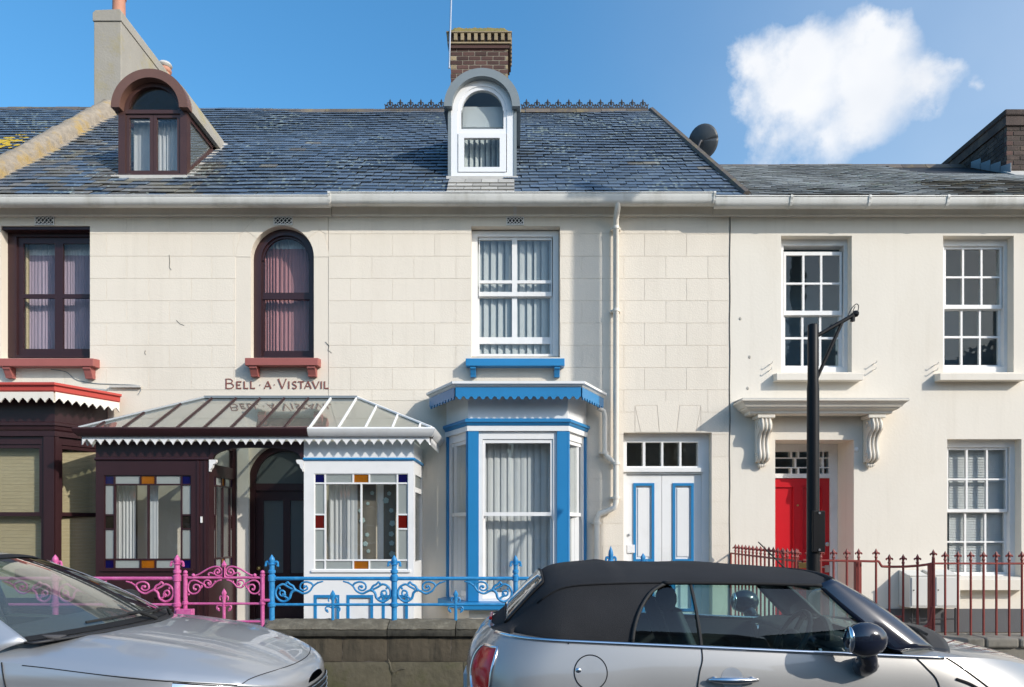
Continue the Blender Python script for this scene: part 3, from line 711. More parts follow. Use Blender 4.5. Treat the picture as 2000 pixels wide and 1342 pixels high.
def bay(h, W0, F0, F1, W1, d, lv, mats, zm, teeth, gl):
    """lv: z of (cornice top, cornice bottom, valance bottom, band top, band bottom, head, sill top, sill bottom)"""
    path = [(W0, 0), (F0, -d), (F1, -d), (W1, 0)]
    main, trim, pil, corn, val, sl_ = mats
    z = lv
    def ring(prof, name, mat, **k):
        return M().sweep(prof, path).build(name, mat, root, **k)
    root = M().sweep([(0, z[5]), (-.10, z[5]), (-.10, z[0]-.02), (0, z[0]-.02)], path).build('bay_window', main, h)
    M().sweep([(-.02, .15), (-.14, .15), (-.14, z[7]), (-.02, z[7])], path).build('apron', 'stucco', root)
    ring([(.0, z[3]), (.02, z[3]), (.055, z[3]-.015), (.055, z[3]-.05), (.035, z[3]-.06), (.03, z[4]+.02), (.015, z[4]), (.0, z[4])], 'frieze_band', trim)
    ring([(0, z[4]-.002), (.018, z[4]-.002), (.018, z[5]), (0, z[5])], 'architrave', main)
    ring([(-.12, z[0]+.0), (.30, z[0]-.02), (.30, z[0]-.05), (.27, z[0]-.062), (.265, z[1]+.02), (.24, z[1]), (-.09, z[1]+.0)], 'cornice', corn)
    ring([(-.3, z[0]+.05), (.27, z[0]-.012), (.27, z[0]-.018), (-.3, z[0]+.044)], 'lead_roof', 'lead_pale')
    M().add([(W0-.0, 0, z[0]+.06), (F0, -d, z[0]-.0), (F1, -d, z[0]-.0), (W1, 0, z[0]+.06)], ((0, 1, 2, 3),)).build('roof_deck', 'lead', root, solid=.02)
    op = []
    for i, p in enumerate(path):
        ds = []
        if i > 0: ds.append((Vector(path[i])-Vector(path[i-1])).normalized())
        if i < 3: ds.append((Vector(path[i+1])-Vector(path[i])).normalized())
        ns = [Vector((q.y, -q.x)) for q in ds]; mm = sum(ns, Vector((0, 0))).normalized()
        op.append(Vector(p)+mm*(.235/mm.dot(ns[0])))
    for a, b in zip(op[:-1], op[1:]):
        scallop_strip(a, b, z[1]+.004, z[1]-z[2], teeth[0], teeth[1], style=teeth[2]).build('valance', val, root)
    ring([(-.16, z[6]+.015), (-.02, z[6]+.012), (.13, z[6]-.008), (.13, z[7]+.012), (.118, z[7]), (-.16, z[7])], 'bay_sill', sl_)
    # corner pilasters
    for (P, Q) in ((path[0], path[1]), (path[1], path[2]), (path[2], path[3])):
        f = face_map(P, Q); L = (Vector(Q)-Vector(P)).length; front = P == path[1]
        for s0, s1 in (((0, .14), (L-.14, L)) if front else ((0, .05), (L-.05, L))):
            mapped(M().box(s0+(0 if s0 else .001), s1-.001, -.012 if front else -.009, .10, z[6]+.012, z[5]-.002), f).build('pilaster', pil, root)
        sash_face(root, P, Q, z[6]+.012, z[5]-.002, zm, main, gl, .14 if front else .05, stile=.035 if front else .02, head=.10)
    return root
yb = -.65
bayA_o = bay(A, -7.44, -7.22, -5.964, -5.64, .65,
    (Z(744, -.93), Z(766, -.9), Z(787, -.88), Z(824, yb), Z(842, yb), Z(852, yb), .60, .50),
    ('brown_paint', 'brown_paint', 'brown_paint', 'red_paint', 'cream_paint', 'brown_paint'), Z(1004, yb), (.112, .045, 'round'), 'glass')
M().box(X(215, -.03), X(275, -.03), -.05, -.008, Z(757, -.03), Z(753, -.03)).build('lead_flashing', 'lead_pale', A)
for (a, b, w_) in (((-7.1, -.50), (-6.04, -.50), ''), ((-6.03, -.50), (-5.69, -.04), 's')):
    f = face_map(a, b); L = (Vector(b)-Vector(a)).length; m = M(); n = 46
    for k in range(n): m.box(0, L, 0, .012, .62+k*.047, .62+k*.047+.0455)
    mapped(m, f).build('bamboo_blind', 'bamboo', label='tan bamboo roller blind behind the %s pane of the dark brown bay' % ('wide front' if not w_ else 'narrow slanted'), cat='blind')
M().tube(catmull([(X(100), -.008, Z(722)), (X(130), -.010, Z(727)), (X(150), -.010, Z(742)), (X(185), -.010, Z(749)), (X(230), -.010, Z(751)), (X(268), -.012, Z(753)), (X(276), -.012, Z(760)), (X(272), -.02, Z(770))], 5), .005, 5).build('wall_cable', 'lead', A)
for P in ([(331, 498), (332, 512), (331, 522), (335, 528)], [(284, 685), (283, 690), (285, 693)], [(345, 626), (352, 633), (360, 636)], [(636, 668), (643, 676), (641, 684), (648, 690)]):
    M().tube([(X(a), -.0055, Z(b)) for a, b in P], .0035, 4).build('hairline_crack', 'joint_dark', A)

# ------------------------------------------------------------------ glazed porches under one hipped glass canopy
CT, CE, CY = Z(777), Z(838, -1.1), -1.1      # canopy top line, eaves height, eaves depth
HL, HR, EL, ER = -4.25, -2.18, -5.39, -1.0
PF = -.9
def canopy_half(h, lo, hi, bar_mat, gut_mat, left):
    """the part of the canopy from lo to hi"""
    def top(x):                               # plan depth and height of the upper edge at x
        if x < HL: t = (HL-x)/(HL-EL); return (CY*t, CT+(CE-CT)*t)
        if x > HR: t = (x-HR)/(ER-HR); return (CY*t, CT+(CE-CT)*t)
        return (0.0, CT)
    xs = [EL+.215+.335*k for k in range(14)]
    xs = [x for x in xs if lo+.05 < x < hi-.05]
    edges = [lo]+xs+[hi]
    if left: edges = sorted(set(edges+[HL]))
    else: edges = sorted(set(edges+[HR]))
    zg = Z(852, -1.1)
    g = M()
    prof = [(0, CE+.012), (.03, CE+.02), (.055, CE), (.045, CE-.03), (.03, CE-.055), (.012, zg+.012), (.0, zg), (-.06, zg), (-.06, CE-.01)]
    path = [(EL, -.02), (EL, CY), (hi, CY)] if left else [(lo, CY), (ER, CY), (ER, -.02)]
    root = M().sweep(prof, path).build('porch_canopy', gut_mat, h, smooth=35)
    for a, b in zip(edges[:-1], edges[1:]):
        (ya, za), (yb_, zb_) = top(a), top(b)
        M().add([(a, ya, za), (b, yb_, zb_), (b, CY+.02, CE+.012), (a, CY+.02, CE+.012)], ((0, 1, 2, 3),)).build('roof_pane', 'glass_roof', root, solid=.006)
    if left: M().add([(EL+.01, -.02, CE+.012), (HL, -.02, CT), (EL+.01, CY, CE+.012)], ((0, 1, 2),)).build('roof_pane', 'glass_roof', root, solid=.006)
    else: M().add([(ER-.01, -.02, CE+.012), (HR, -.02, CT), (ER-.01, CY, CE+.012)], ((0, 1, 2),)).build('roof_pane', 'glass_roof', root, solid=.006)
    for x in xs+[lo+.012 if not left else None]:
        if x is None: continue
        y, z = top(x)
        M().add([(x+dx, yy, zz+dz) for (yy, zz) in ((y, z), (CY+.01, CE+.006)) for (dx, dz) in ((-.014, .0), (.014, .0), (.009, .026), (-.009, .026))],
                ((0, 1, 5, 4), (1, 2, 6, 5), (2, 3, 7, 6), (3, 0, 4, 7), (0, 3, 2, 1), (4, 5, 6, 7))).build('glazing_bar', bar_mat, root)
    hx, ex = (HL, EL) if left else (HR, ER)
    M().tube([(hx, -.01, CT+.012), (ex, CY+.01, CE+.02)], .018, 6).build('hip_bar', 'lead' if left else 'white_paint', root)
    M().box(max(lo, HL-.03), min(hi, HR+.03), -.05, -.008, CT-.012, CT+.022).build('lead_flashing', 'lead', root)
    hv = zg-Z(869, -1.06)
    if left:
        scallop_strip((EL+.03, CY+.055), (hi, CY+.055), zg+.003, hv, .112, .052).build('valance', 'white_paint', root)
        scallop_strip((EL+.03, -.02), (EL+.03, CY+.055), zg+.003, hv, .112, .052).build('valance', 'white_paint', root)
    else:
        scallop_strip((lo, CY+.055), (ER-.03, CY+.055), zg+.003, hv, .112, .052).build('valance', 'white_paint', root)
        scallop_strip((ER-.03, CY+.055), (ER-.03, -.02), zg+.003, hv, .112, .052).build('valance', 'white_paint', root)
    return root
canopy_half(A, EL, -2.53, 'brown_paint', 'brown_paint', True)

def stained(root, f, x0, x1, z0, z1, mat, corner, mids, sides, clear, y=0.0, cols=True):
    """leaded border of coloured panes round clear ones; f maps the face"""
    cw = (x1-x0)*.115; ch = (z1-z0)*.10; b = .010
    xs = [x0, x0+cw, (x0+x1)/2-cw*.75, (x0+x1)/2, (x0+x1)/2+cw*.75, x1-cw, x1]; zs = [z0, z0+ch, z0+(z1-z0)*.425, z0+(z1-z0)*.575, z1-ch, z1]
    R = []
    for zz, row in ((4, 't'), (0, 'b')):
        for (a, c, k) in ((0, 1, corner), (1, 2, clear), (2, 4, mids), (4, 5, clear), (5, 6, corner)):
            R.append((xs[a], xs[c], zs[zz], zs[zz+1], clear if (row == 'b' and k == corner and mat == 'white_paint') else k))
    for a, c in ((0, 1), (5, 6)):
        for (lo, hi, k) in ((1, 2, clear), (2, 3, sides), (3, 4, clear)): R.append((xs[a], xs[c], zs[lo], zs[hi], k))
    for a, c in ((1, 3), (3, 5)): R.append((xs[a], xs[c], zs[1], zs[4], 'glass_clear'))
    holes = [(r[0]+b, r[1]-b, r[2]+b, r[3]-b) for r in R]
    mapped(M().plate(x0, x1, z0, z1, holes, y+.01, y+.045), f).build('glazing_lattice', mat, root)
    for r, hh in zip(R, holes):
        mapped(M().box(hh[0]-.003, hh[1]+.003, y+.022, y+.028, hh[2]-.003, hh[3]+.003), f).build('pane', r[4], root)
def porch_front(h, x0, x1, win, mat, stripe, panels, moulding, corner, mids, sides, clear):
    f = face_map((x0, PF), (x1, PF)); L = x1-x0; zt = Z(862, PF)
    w = pxr(*win, PF); wl = (w[0]-x0, w[1]-x0, w[2], w[3])
    pn = [(X(a, PF)-x0, X(b, PF)-x0, .42, Z(1162, PF)) for (a, b) in panels]
    root = mapped(M().plate(0, L, .2, zt, [wl]+pn, 0, .07), f).build('porch', mat, h)
    stained(root, f, *wl, mat, corner, mids, sides, clear)
    for r in pn:
        mapped(M().plate(*r, [(r[0]+.035, r[1]-.035, r[2]+.035, r[3]-.035)], -.006, .03), f).build('panel_moulding', stripe, root)
        mapped(M().box(r[0]+.03, r[1]-.03, .02, .05, r[2]+.03, r[3]-.03), f).build('panel', mat, root)
    zs = Z(897, PF)
    mapped(M().prism([(0, zs+.022), (-.02, zs+.015), (-.025, zs), (-.018, zs-.012), (0, zs-.02)], 'x', -.006, L+.006), f).build('moulding', moulding, root)
    mapped(M().box(wl[0]-.03, wl[1]+.03, -.022, .002, wl[2]-.03, wl[2]-.002), f).build('porch_sill', mat, root)
    return root
bx0, bx1 = X(187, PF), X(408, PF)
pA = porch_front(A, bx0, bx1, (203, 373, 928, 1111), 'brown_paint', 'brown_paint', [(205, 285), (295, 372)], 'brown_paint', 'glass_blue', 'glass_amber', 'glass_brown', 'glass_frost')
# the return beside the door, with its own border of coloured glass
f = face_map((bx1, PF+.07), (bx1, 0)); zt = Z(862, PF); rl = .83
hl = [(.10, rl-.10, Z(1111, PF), Z(928, PF)), (.10, rl-.10, Z(905, PF), zt-.04)]
ret = mapped(M().plate(0, rl, .2, zt, hl, 0, .06), f).build('porch_return', 'brown_paint', A)
stained(ret, f, *hl[0], 'brown_paint', 'glass_blue', 'glass_amber', 'glass_brown', 'glass_frost')
mapped(M().box(hl[1][0], hl[1][1], .02, .026, hl[1][2], hl[1][3]), f).build('pane', 'glass_clear', ret)
M().plate(bx0, bx0+.06, .2, zt, [], PF+.072, 0).build('porch_end_wall', 'brown_paint', A)
for px in (385, 399): M().box(X(px, PF), X(px+5, PF), PF-.014, PF, .2, Z(900, PF)).build('post_strip', 'brown_paint', pA)
M().box(X(391.5, PF-.02), X(394.5, PF-.02), PF-.024, PF-.001, Z(1021, PF), Z(1009, PF)).build('bell_push', 'white_paint', pA)
# arched fascia over the way in
sx0, sx1 = bx1+.002, X(594, PF)
m = M(); n = 18
for i in range(n):
    q = []
    for k in (i, i+1):
        t = k/n; x = sx0+(sx1-sx0)*t; e = max(0, 1-abs(2*t-1)**3.2)**.5
        q.append((x, Z(905, PF)+(Z(874, PF)-Z(905, PF))*e))
    (a, za), (b, zb_) = q; zt2 = Z(862, PF)
    for y in (PF+.005, PF+.065): m.quad((a, y, za), (b, y, zb_), (b, y, zt2), (a, y, zt2))
    m.quad((a, PF+.005, za), (b, PF+.005, zb_), (b, PF+.065, zb_), (a, PF+.065, za))
m.build('arched_fascia', 'brown_paint', A)
for s, px in ((1, 409), (-1, 593)):
    x = X(px, PF); zz = Z(898, PF)
    M().prism([(x, zz), (x+s*.09, zz), (x+s*.09, zz-.03), (x+s*.075, zz-.05), (x+s*.05, zz-.06), (x+s*.04, zz-.10), (x+s*.015, zz-.13), (x+s*.012, zz-.15), (x, zz-.15)], 'y', PF-.012, PF+.04).build('bracket', 'white_paint', pA)
M().box(PARA+2.2, PL, PF+.08, -.01, .19, .32).build('porch_floor', 'concrete', A)
M().box(X(466), X(488), -.05, -.002, .32, 2.9).build('wall_pilaster', 'cream_paint', A)
for nm, a, b, sd in (('near the blue corner panes', 222, 262, 3), ('beside the centre bar', 284, 306, 4)):
    curtain('porch_curtain', X(a, -.7), X(b, -.7), .9, Z(930, -.7), -.66, .012, .05, 'curtain_white', 'white curtain inside the brown porch window %s' % nm, seed=sd)

# ================================================================== the blue house
B = house('blue_trim_house', 0, 'cream terraced house with bright blue bay, white dormer and white panelled double doors')
bw = (X(920.5), X(1093.6), Z(698), Z(442)); bd = (X(1217.6), X(1390), .30, Z(845)); bb = (-.75, .9, .6, 3.05)
wallB = shell(B, PL+.002, PR-.002, 'stucco', [bw, bd, bb], dp=1.3)
kx = lambda z, y: (X(1150+z/3.077), Z(760+y/3.077))
key_hole = (kx(278, 0)[0], kx(672, 0)[0], bd[3]+.001, kx(0, 98)[1])
blocks(wallB, PL+.006, PR-.014, 0, 0, [bw, bd, (-3, -1.0, 0, 3.42), (-1.02, 1.06, 0, 3.36), key_hole], X(82)-X(0), (X(726.4), X(684.8)), rows[:19])
for poly in ([(410, 75), (543, 75), (525, 258), (425, 258)], [(278, 100), (406, 100), (421, 258), (313, 258)], [(547, 100), (672, 100), (640, 258), (529, 258)]):
    P = [kx(*p) for p in poly]
    M().prism(P, 'y', -.005, 0).build('voussoir', 'stucco_block', wallB)
for s, poly in ((0, [(276, 100), (309, 258), (276, 258)]), (1, [(674, 100), (674, 258), (644, 258)])):
    M().prism([kx(*p) for p in poly], 'y', -.0038, 0).build('voussoir', 'stucco_block', wallB)
fascia(B, X(641, -.25)+.002, X(1400, -.25)); gB = gutter(B, X(639, -.38)+.003, X(1399, -.38), 375, 397, 'white_dirty', bras=(X(640.5, -.38), X(1398, -.38)))
M().box(X(1003, -.25), X(1009, -.25), -.055, -.049, Z(420, -.05), Z(404, -.05)).build('fascia_joint', 'white_paint', B)
vent(B, 989, 1023, 423.5, 440)
window(B, (921.5, 1091, 452, 697), [((935, 1078, 463, 578), grid_px([(936+1, 1000), (1010, 1076)], [(468, 547), (553, 570)])),
                                      ((933, 1080, 568, 692), grid_px([(936, 1000), (1010, 1075)], [(580, 657)])+[(936, 1075, 670, 690)])], .14, 'white_paint', 'glass_clear')
vblind(X(930, .25), X(1085, .25), Z(694, .25), Z(455, .25), .27, .095, 'blind_grey', 'grey vertical blind behind the white sash over the blue bay', 30, 3)
sill(B, 909.5, 1103, 700, 714.5, .16, 'blue_paint', [(918, 929, 734), (1083, 1094, 734)])
yb = -.65
bay(B, -.914, -.574, .728, 1.036, .65, (Z(742, -.93), Z(757, -.9), Z(781, -.88), Z(817.5, yb), Z(832, yb), Z(842, yb), Z(1178, -.75), Z(1192, -.76)),
    ('white_paint', 'blue_paint', 'blue_paint', 'white_paint', 'blue_paint', 'blue_paint'), Z(1004, yb), (.098, .035, 'tooth'), 'glass_clear')
vblind(-.50, .66, .72, Z(850, -.45), -.40, .088, 'blind_white', 'white vertical blind behind the wide front pane of the blue bay', 12, 5)
for s, x0, x1 in (('shaded', -.80, -.56), ('sunlit', .66, .92)):
    n = 4; root = empty('vertical_blind', ((x0+x1)/2, -.2, .7), 'white vertical blind in the narrow %s side of the blue bay' % s, 'blind')
    for i in range(n):
        t0 = i/n; xa = x0+(x1-x0)*t0; ya = (-.15-.28*t0) if s == 'shaded' else (-.43+.28*t0); xb_ = xa+(x1-x0)/n*.95; yb_ = ya+(-.06 if s == 'shaded' else .06)
        M().add([(xa, ya, .72), (xb_, yb_, .72), (xb_, yb_, 2.8), (xa, ya, 2.8)], ((0, 1, 2, 3),)).build('slat', 'blind_white', root, solid=.002)
# double doors with a glazed strip above
Yd = .13
fr = (X(1217.8), X(1389.8), .31, bd[3]-.002)
z1, z0 = Z(910.5, Yd), Z(864, Yd)
tl = [(X(1150+a/3.077, Yd), X(1150+b/3.077, Yd), z1, z0) for a, b in ((228, 325), (340, 436), (448, 545), (557, 655))]
dz1 = Z(926, Yd); dxl, dxm, dxr = X(1223.5, Yd), X(1293.5, Yd), X(1371, Yd)
frm = M().plate(fr[0], fr[1], fr[2], fr[3], tl+[(dxl, dxr, fr[2]-1, dz1)], Yd, Yd+.10).build('door_frame', 'white_paint', B)
M().box(fr[0], X(1374, Yd-.04), Yd-.035, Yd-.001, Z(922, Yd), Z(914, Yd)).build('transom_rail', 'white_paint', frm)
panes(frm, tl, Yd+.05, 'glass')
M().box(fr[0], fr[1], .02, .6, .20, .34).build('door_step', 'concrete', B)
for (l, r, a, b) in ((dxl, dxm-.004, 267, 393), (dxm+.002, dxr, 503, 630)):
    x0, x1 = X(1150+a/3.077, Yd+.03), X(1150+b/3.077, Yd+.03); zt, zbm = Z(760+565/3.077, Yd+.03), Z(760+1037/3.077, Yd+.03)
    lf = M().plate(l, r, .345, dz1-.004, [(x0+.03, x1-.03, zbm+.03, zt-.03), (x0+.03, x1-.03, .50, zbm-.10)], Yd+.03, Yd+.075).build('door_leaf', 'white_paint', B)
    M().plate(x0, x1, zbm, zt, [(x0+.038, x1-.038, zbm+.038, zt-.038)], Yd+.014, Yd+.031).build('panel_moulding', 'blue_paint', lf, bevel=.006)
    M().plate(x0, x1, .46, zbm-.07, [(x0+.038, x1-.038, .50, zbm-.11)], Yd+.014, Yd+.031).build('panel_moulding', 'blue_paint', lf, bevel=.006)
    M().plate(x0+.03, x1-.03, zbm+.03, zt-.03, [], Yd+.048, Yd+.062).build('door_panel', 'white_paint', lf)
    M().plate(x0+.03, x1-.03, .5, zbm-.10, [], Yd+.048, Yd+.062).build('door_panel', 'white_paint', lf)
    M().box(x0+.065, x1-.065, Yd+.036, Yd+.048, zbm+.07, zt-.07).build('raised_field', 'white_paint', lf, bevel=.01)
M().box(X(1225, Yd), X(1240, Yd), Yd+.005, Yd+.03, Z(1080, Yd), Z(1064, Yd)).build('letter_plate', 'upvc', B, bevel=.004)
M().lathe([(.012, 0), (.02, .01), (.02, .02)], (X(1228, Yd), Yd+.008, Z(1045, Yd)), 12, 'y').build('door_lock', 'steel', B)
# canopy and white porch
canopy_half(B, -2.53, ER, 'white_paint', 'white_paint', False)
wx0, wx1 = X(593.5, PF), X(808, PF)
pB = porch_front(B, wx0, wx1, (613.5, 797, 925, 1113), 'white_paint', 'blue_paint', [(613, 663), (677, 729), (746, 797)], 'blue_paint', 'glass_blue', 'glass_amber', 'glass_red', 'glass_frost')
f = face_map((wx1, PF+.07), (wx1, 0)); hl = [(.08, rl-.08, 1.2, Z(960, PF)), (.08, rl-.08, Z(950, PF), Z(925, PF))]
ret = mapped(M().plate(0, rl, .2, Z(862, PF), hl, 0, .06), f).build('porch_return', 'white_paint', B)
for q in hl: mapped(M().box(q[0], q[1], .02, .026, q[2], q[3]), f).build('pane', 'glass_frost' if q is hl[1] else 'glass_clear', ret)
zs = Z(897, PF); mapped(M().prism([(0, zs+.022), (-.02, zs+.015), (-.025, zs), (-.018, zs-.012), (0, zs-.02)], 'x', -.07, rl), f).build('moulding', 'blue_paint', ret)
M().box(wx0, wx0+.06, PF+.072, -.002, .2, Z(862, PF)).build('porch_end_wall', 'white_paint', B)
M().box(wx0+.07, wx1-.07, PF+.08, -.01, .19, .30).build('porch_floor', 'concrete', B)
curtain('porch_curtain', X(640, -.7), X(697, -.7), .85, Z(930, -.7), -.66, .012, .06, 'curtain_white', 'plain pale curtain in the white porch, beside the flowered panels', seed=8)
curtain('porch_curtain', X(735, -.7), X(748, -.7), .85, Z(930, -.7), -.64, .010, .06, 'curtain_white', 'narrow pale strip of curtain between two dark flowered panels', seed=9)
for k, (a, b, wd_) in enumerate(((694, 733, 'beside the centre bar'), (748, 772, 'nearest the red border pane'))):
    x0, x1 = X(a, -.7), X(b, -.7); zt, zb = Z(930, -.7), .85
    o = M().grid(lambda u, v: (x0+(x1-x0)*u, -.655+.006*math.sin(u*9), zb+(zt-zb)*v), 10, 1).build('flower_panel', 'floral', smooth=True, label='dark flowered curtain panel in the white porch, %s' % wd_, cat='curtain')
    rnd = random.Random(k+5)
    for i in range(11):
        cx, cz, r = rnd.uniform(x0+.02, x1-.02), zb+(zt-zb)*(i+.5)/11+rnd.uniform(-.03, .03), rnd.uniform(.022, .042)
        m = M(); nn = 5
        for j in range(nn):
            a_ = 2*PI*j/nn+i
            m.lathe([(r*.55, 0), (r*.45, -.004), (r*.1, -.005)], (cx+r*.55*math.cos(a_), -.664-.0004*j, cz+r*.55*math.sin(a_)), 8, 'y')
        m.build('flower', 'petal', o)
# downpipes
def pipe(h, pts, r, mat, clips=(), nm='downpipe'):
    o = M().tube(pts, r, 10).build(nm, mat, h, smooth=60)
    for c in clips:
        M().lathe([(r+.004, -.02), (r+.009, -.018), (r+.009, .018), (r+.004, .02)], c, 10).build('pipe_socket', mat, o, smooth=40)
        M().box(c[0]-r-.03, c[0]+r+.03, c[1]+r*.6, -.004, c[2]-.012, c[2]+.012).build('pipe_clip', mat, o)
    return o
py_ = -.10
xp = X(1203, py_); xl = X(1166, py_)
pipe(B, [(xp, -.27, Z(394, -.27)), (xp, -.25, Z(408, -.25)), (xp, py_, Z(430, py_)), (xp, py_, Z(980, py_)), (xp-.02, py_, Z(992, py_)), (xl+.03, py_, Z(1004, py_)), (xl, py_, Z(1015, py_)), (xl, py_, .25)], .040, 'cream_paint',
     [(xp, py_, Z(445, py_)), (xp, py_, Z(606, py_)), (xp, py_, Z(905, py_)), (xp, py_, Z(972, py_)), (xl, py_, Z(1022, py_))])
xq = X(1181, -.10)
pipe(B, [(xq-.10, -.16, Z(796, -.2)), (xq-.02, -.12, Z(803, -.1)), (xq, -.10, Z(812, -.1)), (xq, -.10, Z(880, -.1)), (xq+.02, -.10, Z(890, -.1)), (xp-.03, -.10, Z(902, -.1)), (xp, -.10, Z(912, -.1))], .034, 'cream_paint', [(xq, -.10, Z(884, -.1))], 'bay_downpipe')
pipe(B, [(X(842, -.9), -1.0, Z(858, -.9)), (X(845, -.9), -1.0, Z(851, -.9))], .03, 'black_paint', nm='canopy_outlet')

# ================================================================== the house with the red door
C = house('red_door_house', 5.7, 'smooth cream terraced house with red front door under a moulded hood')
cw1 = (X(1525.6), X(1663.8), Z(727), Z(460.5)); cw2 = (X(1842), X(1980), Z(727), Z(460.5)); cd = (X(1514), X(1667.7), .28, Z(859)); cw3 = (X(1850), X(1995), Z(1128), Z(857.6))
CX1 = 9.2
wallC = shell(C, PR+.002, CX1, 'render_cream', [cw1, cw2, cd, cw3], room='room_dark', dp=1.15)
M().tube([(X(1425.5)+.004*math.sin(k*1.7)-.002*k/10, -.006, Z(422)+(.3-Z(422))*k/24) for k in range(25)], .006, 5).build('party_joint', 'joint_dark', C)
M().plate(cd[1]+.003, CX1, .19, Z(1189), [], -.022, -.001).build('plinth', 'plinth_grey', C)
fascia(C, X(1400.5, -.25), CX1); gutter(C, X(1400, -.38), CX1+.3, 382, 402, 'white_dirty', bras=(X(1549, -.38), X(1703, -.38), X(1857, -.38), X(2012, -.38)))
zz7 = lambda v: 360+v/2.439
x7 = lambda v: 1180+v/2.439
xs1 = [(x7(a), x7(b)) for a, b in ((868, 946), (956, 1031), (1041, 1124))]; xs2 = [(x7(a), x7(b)) for a, b in ((1630, 1708), (1717, 1796), (1805, 1887))]
u1 = [(zz7(337), zz7(467)), (zz7(476), zz7(601))]; d1 = [(zz7(626), zz7(724)), (zz7(734), zz7(861))]
u2 = [(zz7(308), zz7(437)), (zz7(446), zz7(573))]; d2 = [(zz7(597), zz7(719)), (zz7(729), zz7(858))]
def outer_of(hole, Yf=.15): return (1000+hole[0]*1400/(10+Yf)-1, 1000+hole[1]*1400/(10+Yf)+1, 1030-(hole[3]-H)*1400/(10+Yf)-2, 1030-(hole[2]-H)*1400/(10+Yf)+2)
wc = window(C, outer_of(cw1), [((x7(858), x7(1134), zz7(320), zz7(622)), grid_px(xs1, u1)), ((x7(852), x7(1140), zz7(606), zz7(872)), grid_px(xs1, d1))], .15, 'white_paint', gap=(x7(858), x7(1134), zz7(294), zz7(330)))
# its upper sash is dropped a little, so the frame hole above it is open
wc2 = window(C, outer_of(cw2), [((x7(1620), x7(1897), zz7(296), zz7(592)), grid_px(xs2, u2)), ((x7(1616), x7(1900), zz7(577), zz7(870)), grid_px(xs2, d2))], .15, 'white_paint')
z5 = lambda v: 760+v/2.683
x5 = lambda v: 1400+v/2.683
xs3 = [(x5(a), x5(b)) for a, b in ((1216, 1308), (1318, 1414), (1424, 1517))]
window(C, outer_of(cw3), [((x5(1206), x5(1527), z5(305), z5(645)), grid_px(xs3, [(z5(318), z5(468)), (z5(477), z5(628))])),
                          ((x5(1202), x5(1531), z5(630), z5(972)), grid_px(xs3, [(z5(649), z5(797)), (z5(805), z5(960))]))], .15, 'white_paint', 'glass_clear')
sill(C, 1517, 1687, 729, 742.5, .14, 'render_cream'); sill(C, 1836, 2006, 729, 742.5, .14, 'render_cream'); sill(C, 1840, 2012, 1132, 1153, .16, 'render_cream')
m = M(); bx = (X(1853, .27), X(1992, .27)); n = 52
for k in range(n):
    z = Z(1125, .27)+(Z(862, .27)-Z(1125, .27))*k/n
    m.add([(bx[0], .258, z), (bx[1], .258, z), (bx[1], .272, z+.0405), (bx[0], .272, z+.0405)], ((0, 1, 2, 3),))
m.build('venetian_blind', 'blind_white', label='white venetian blind closed behind the ground floor sash by the meter boxes', cat='blind', solid=.002)
curtain('bedroom_curtain', X(1950, .3), X(1985, .3), Z(722, .3), Z(475, .3), .33, .02, .07, 'curtain_white', 'pale curtain drawn to one side in the upper sash farthest from the lamp post', seed=12)
# hood on scrolled consoles
hc = 4.2; zt = Z(779, -.42)
prof = [(-.20, zt-.175), (.0, zt-.175), (.012, zt-.165), (.015, zt-.14), (.05, zt-.125), (.075, zt-.11), (.08, zt-.095), (.10, zt-.09), (.115, zt-.06), (.15, zt-.03), (.165, zt-.022), (.168, zt-.006), (.165, zt), (-.20, zt+.012)]
hood = M().sweep(prof, [(hc-.955, -.0), (hc-.955, -.25), (hc+.955, -.25), (hc+.955, -.0)]).build('door_hood', 'render_cream', C, smooth=30)
m = M().add([(hc-1.11, -.005, zt+.03), (hc+1.11, -.005, zt+.03), (hc+1.11, -.41, zt+.008), (hc-1.11, -.41, zt+.008)], ((0, 1, 2, 3),)); m.build('hood_flashing', 'lead_pale', C, solid=.012)
for cx in (X(1491, -.12), X(1705, -.12)):
    zt_, zb_ = zt-.178, Z(911, -.1)
    hgt = zt_-zb_; w = .115
    S_ = catmull([(0, -.205, 1.0), (0, -.215, .93), (0, -.235, .86), (0, -.225, .77), (0, -.17, .70), (0, -.125, .60), (0, -.11, .48), (0, -.12, .36), (0, -.14, .26), (0, -.135, .18), (0, -.10, .13), (0, -.06, .10)], 4)
    outl = [(v.y, zb_+hgt*(v.z*.93+.0)) for v in S_]
    co = M().prism(outl+[(-.004, zb_+hgt*.09), (-.004, zb_+hgt*.93)], 'x', cx-w*.72, cx+w*.72).build('console', 'render_cream', C, smooth=35)
    M().box(cx-w*1.05, cx+w*1.05, -.245, -.004, zb_+hgt*.93, zt_-.001).build('abacus', 'render_cream', co, bevel=.01)
    for k in (-1, 0, 1):
        M().tube([(cx+k*.05, v.y-.008, zb_+hgt*v.z*.93) for v in S_], .020, 6).build('rib', 'render_cream', co, smooth='all')
    for s in (-1, 1):
        sp = [(cx+s*w*.73, -.155+.07*(1-t)*math.cos(7.5*t-.6), zb_+hgt*.80+.07*(1-t)*math.sin(7.5*t-.6)) for t in [i/22 for i in range(20)]]
        M().tube(sp, .014, 5).build('scroll', 'render_cream', co, smooth='all')
        sp = [(cx+s*w*.73, -.085+.045*(1-t)*math.cos(-7*t+2.6), zb_+hgt*.22+.045*(1-t)*math.sin(-7*t+2.6)) for t in [i/22 for i in range(20)]]
        M().tube(sp, .011, 5).build('scroll', 'render_cream', co, smooth='all')
    m = M()
    for k in range(-2, 3):
        a = k*.42; m.ball((cx+math.sin(a)*.055, -.055, zb_+hgt*.09-math.cos(a)*.045), .026, 8, (.6, .9, 1.3))
    m.build('leaf_drop', 'render_cream', co, smooth='all')
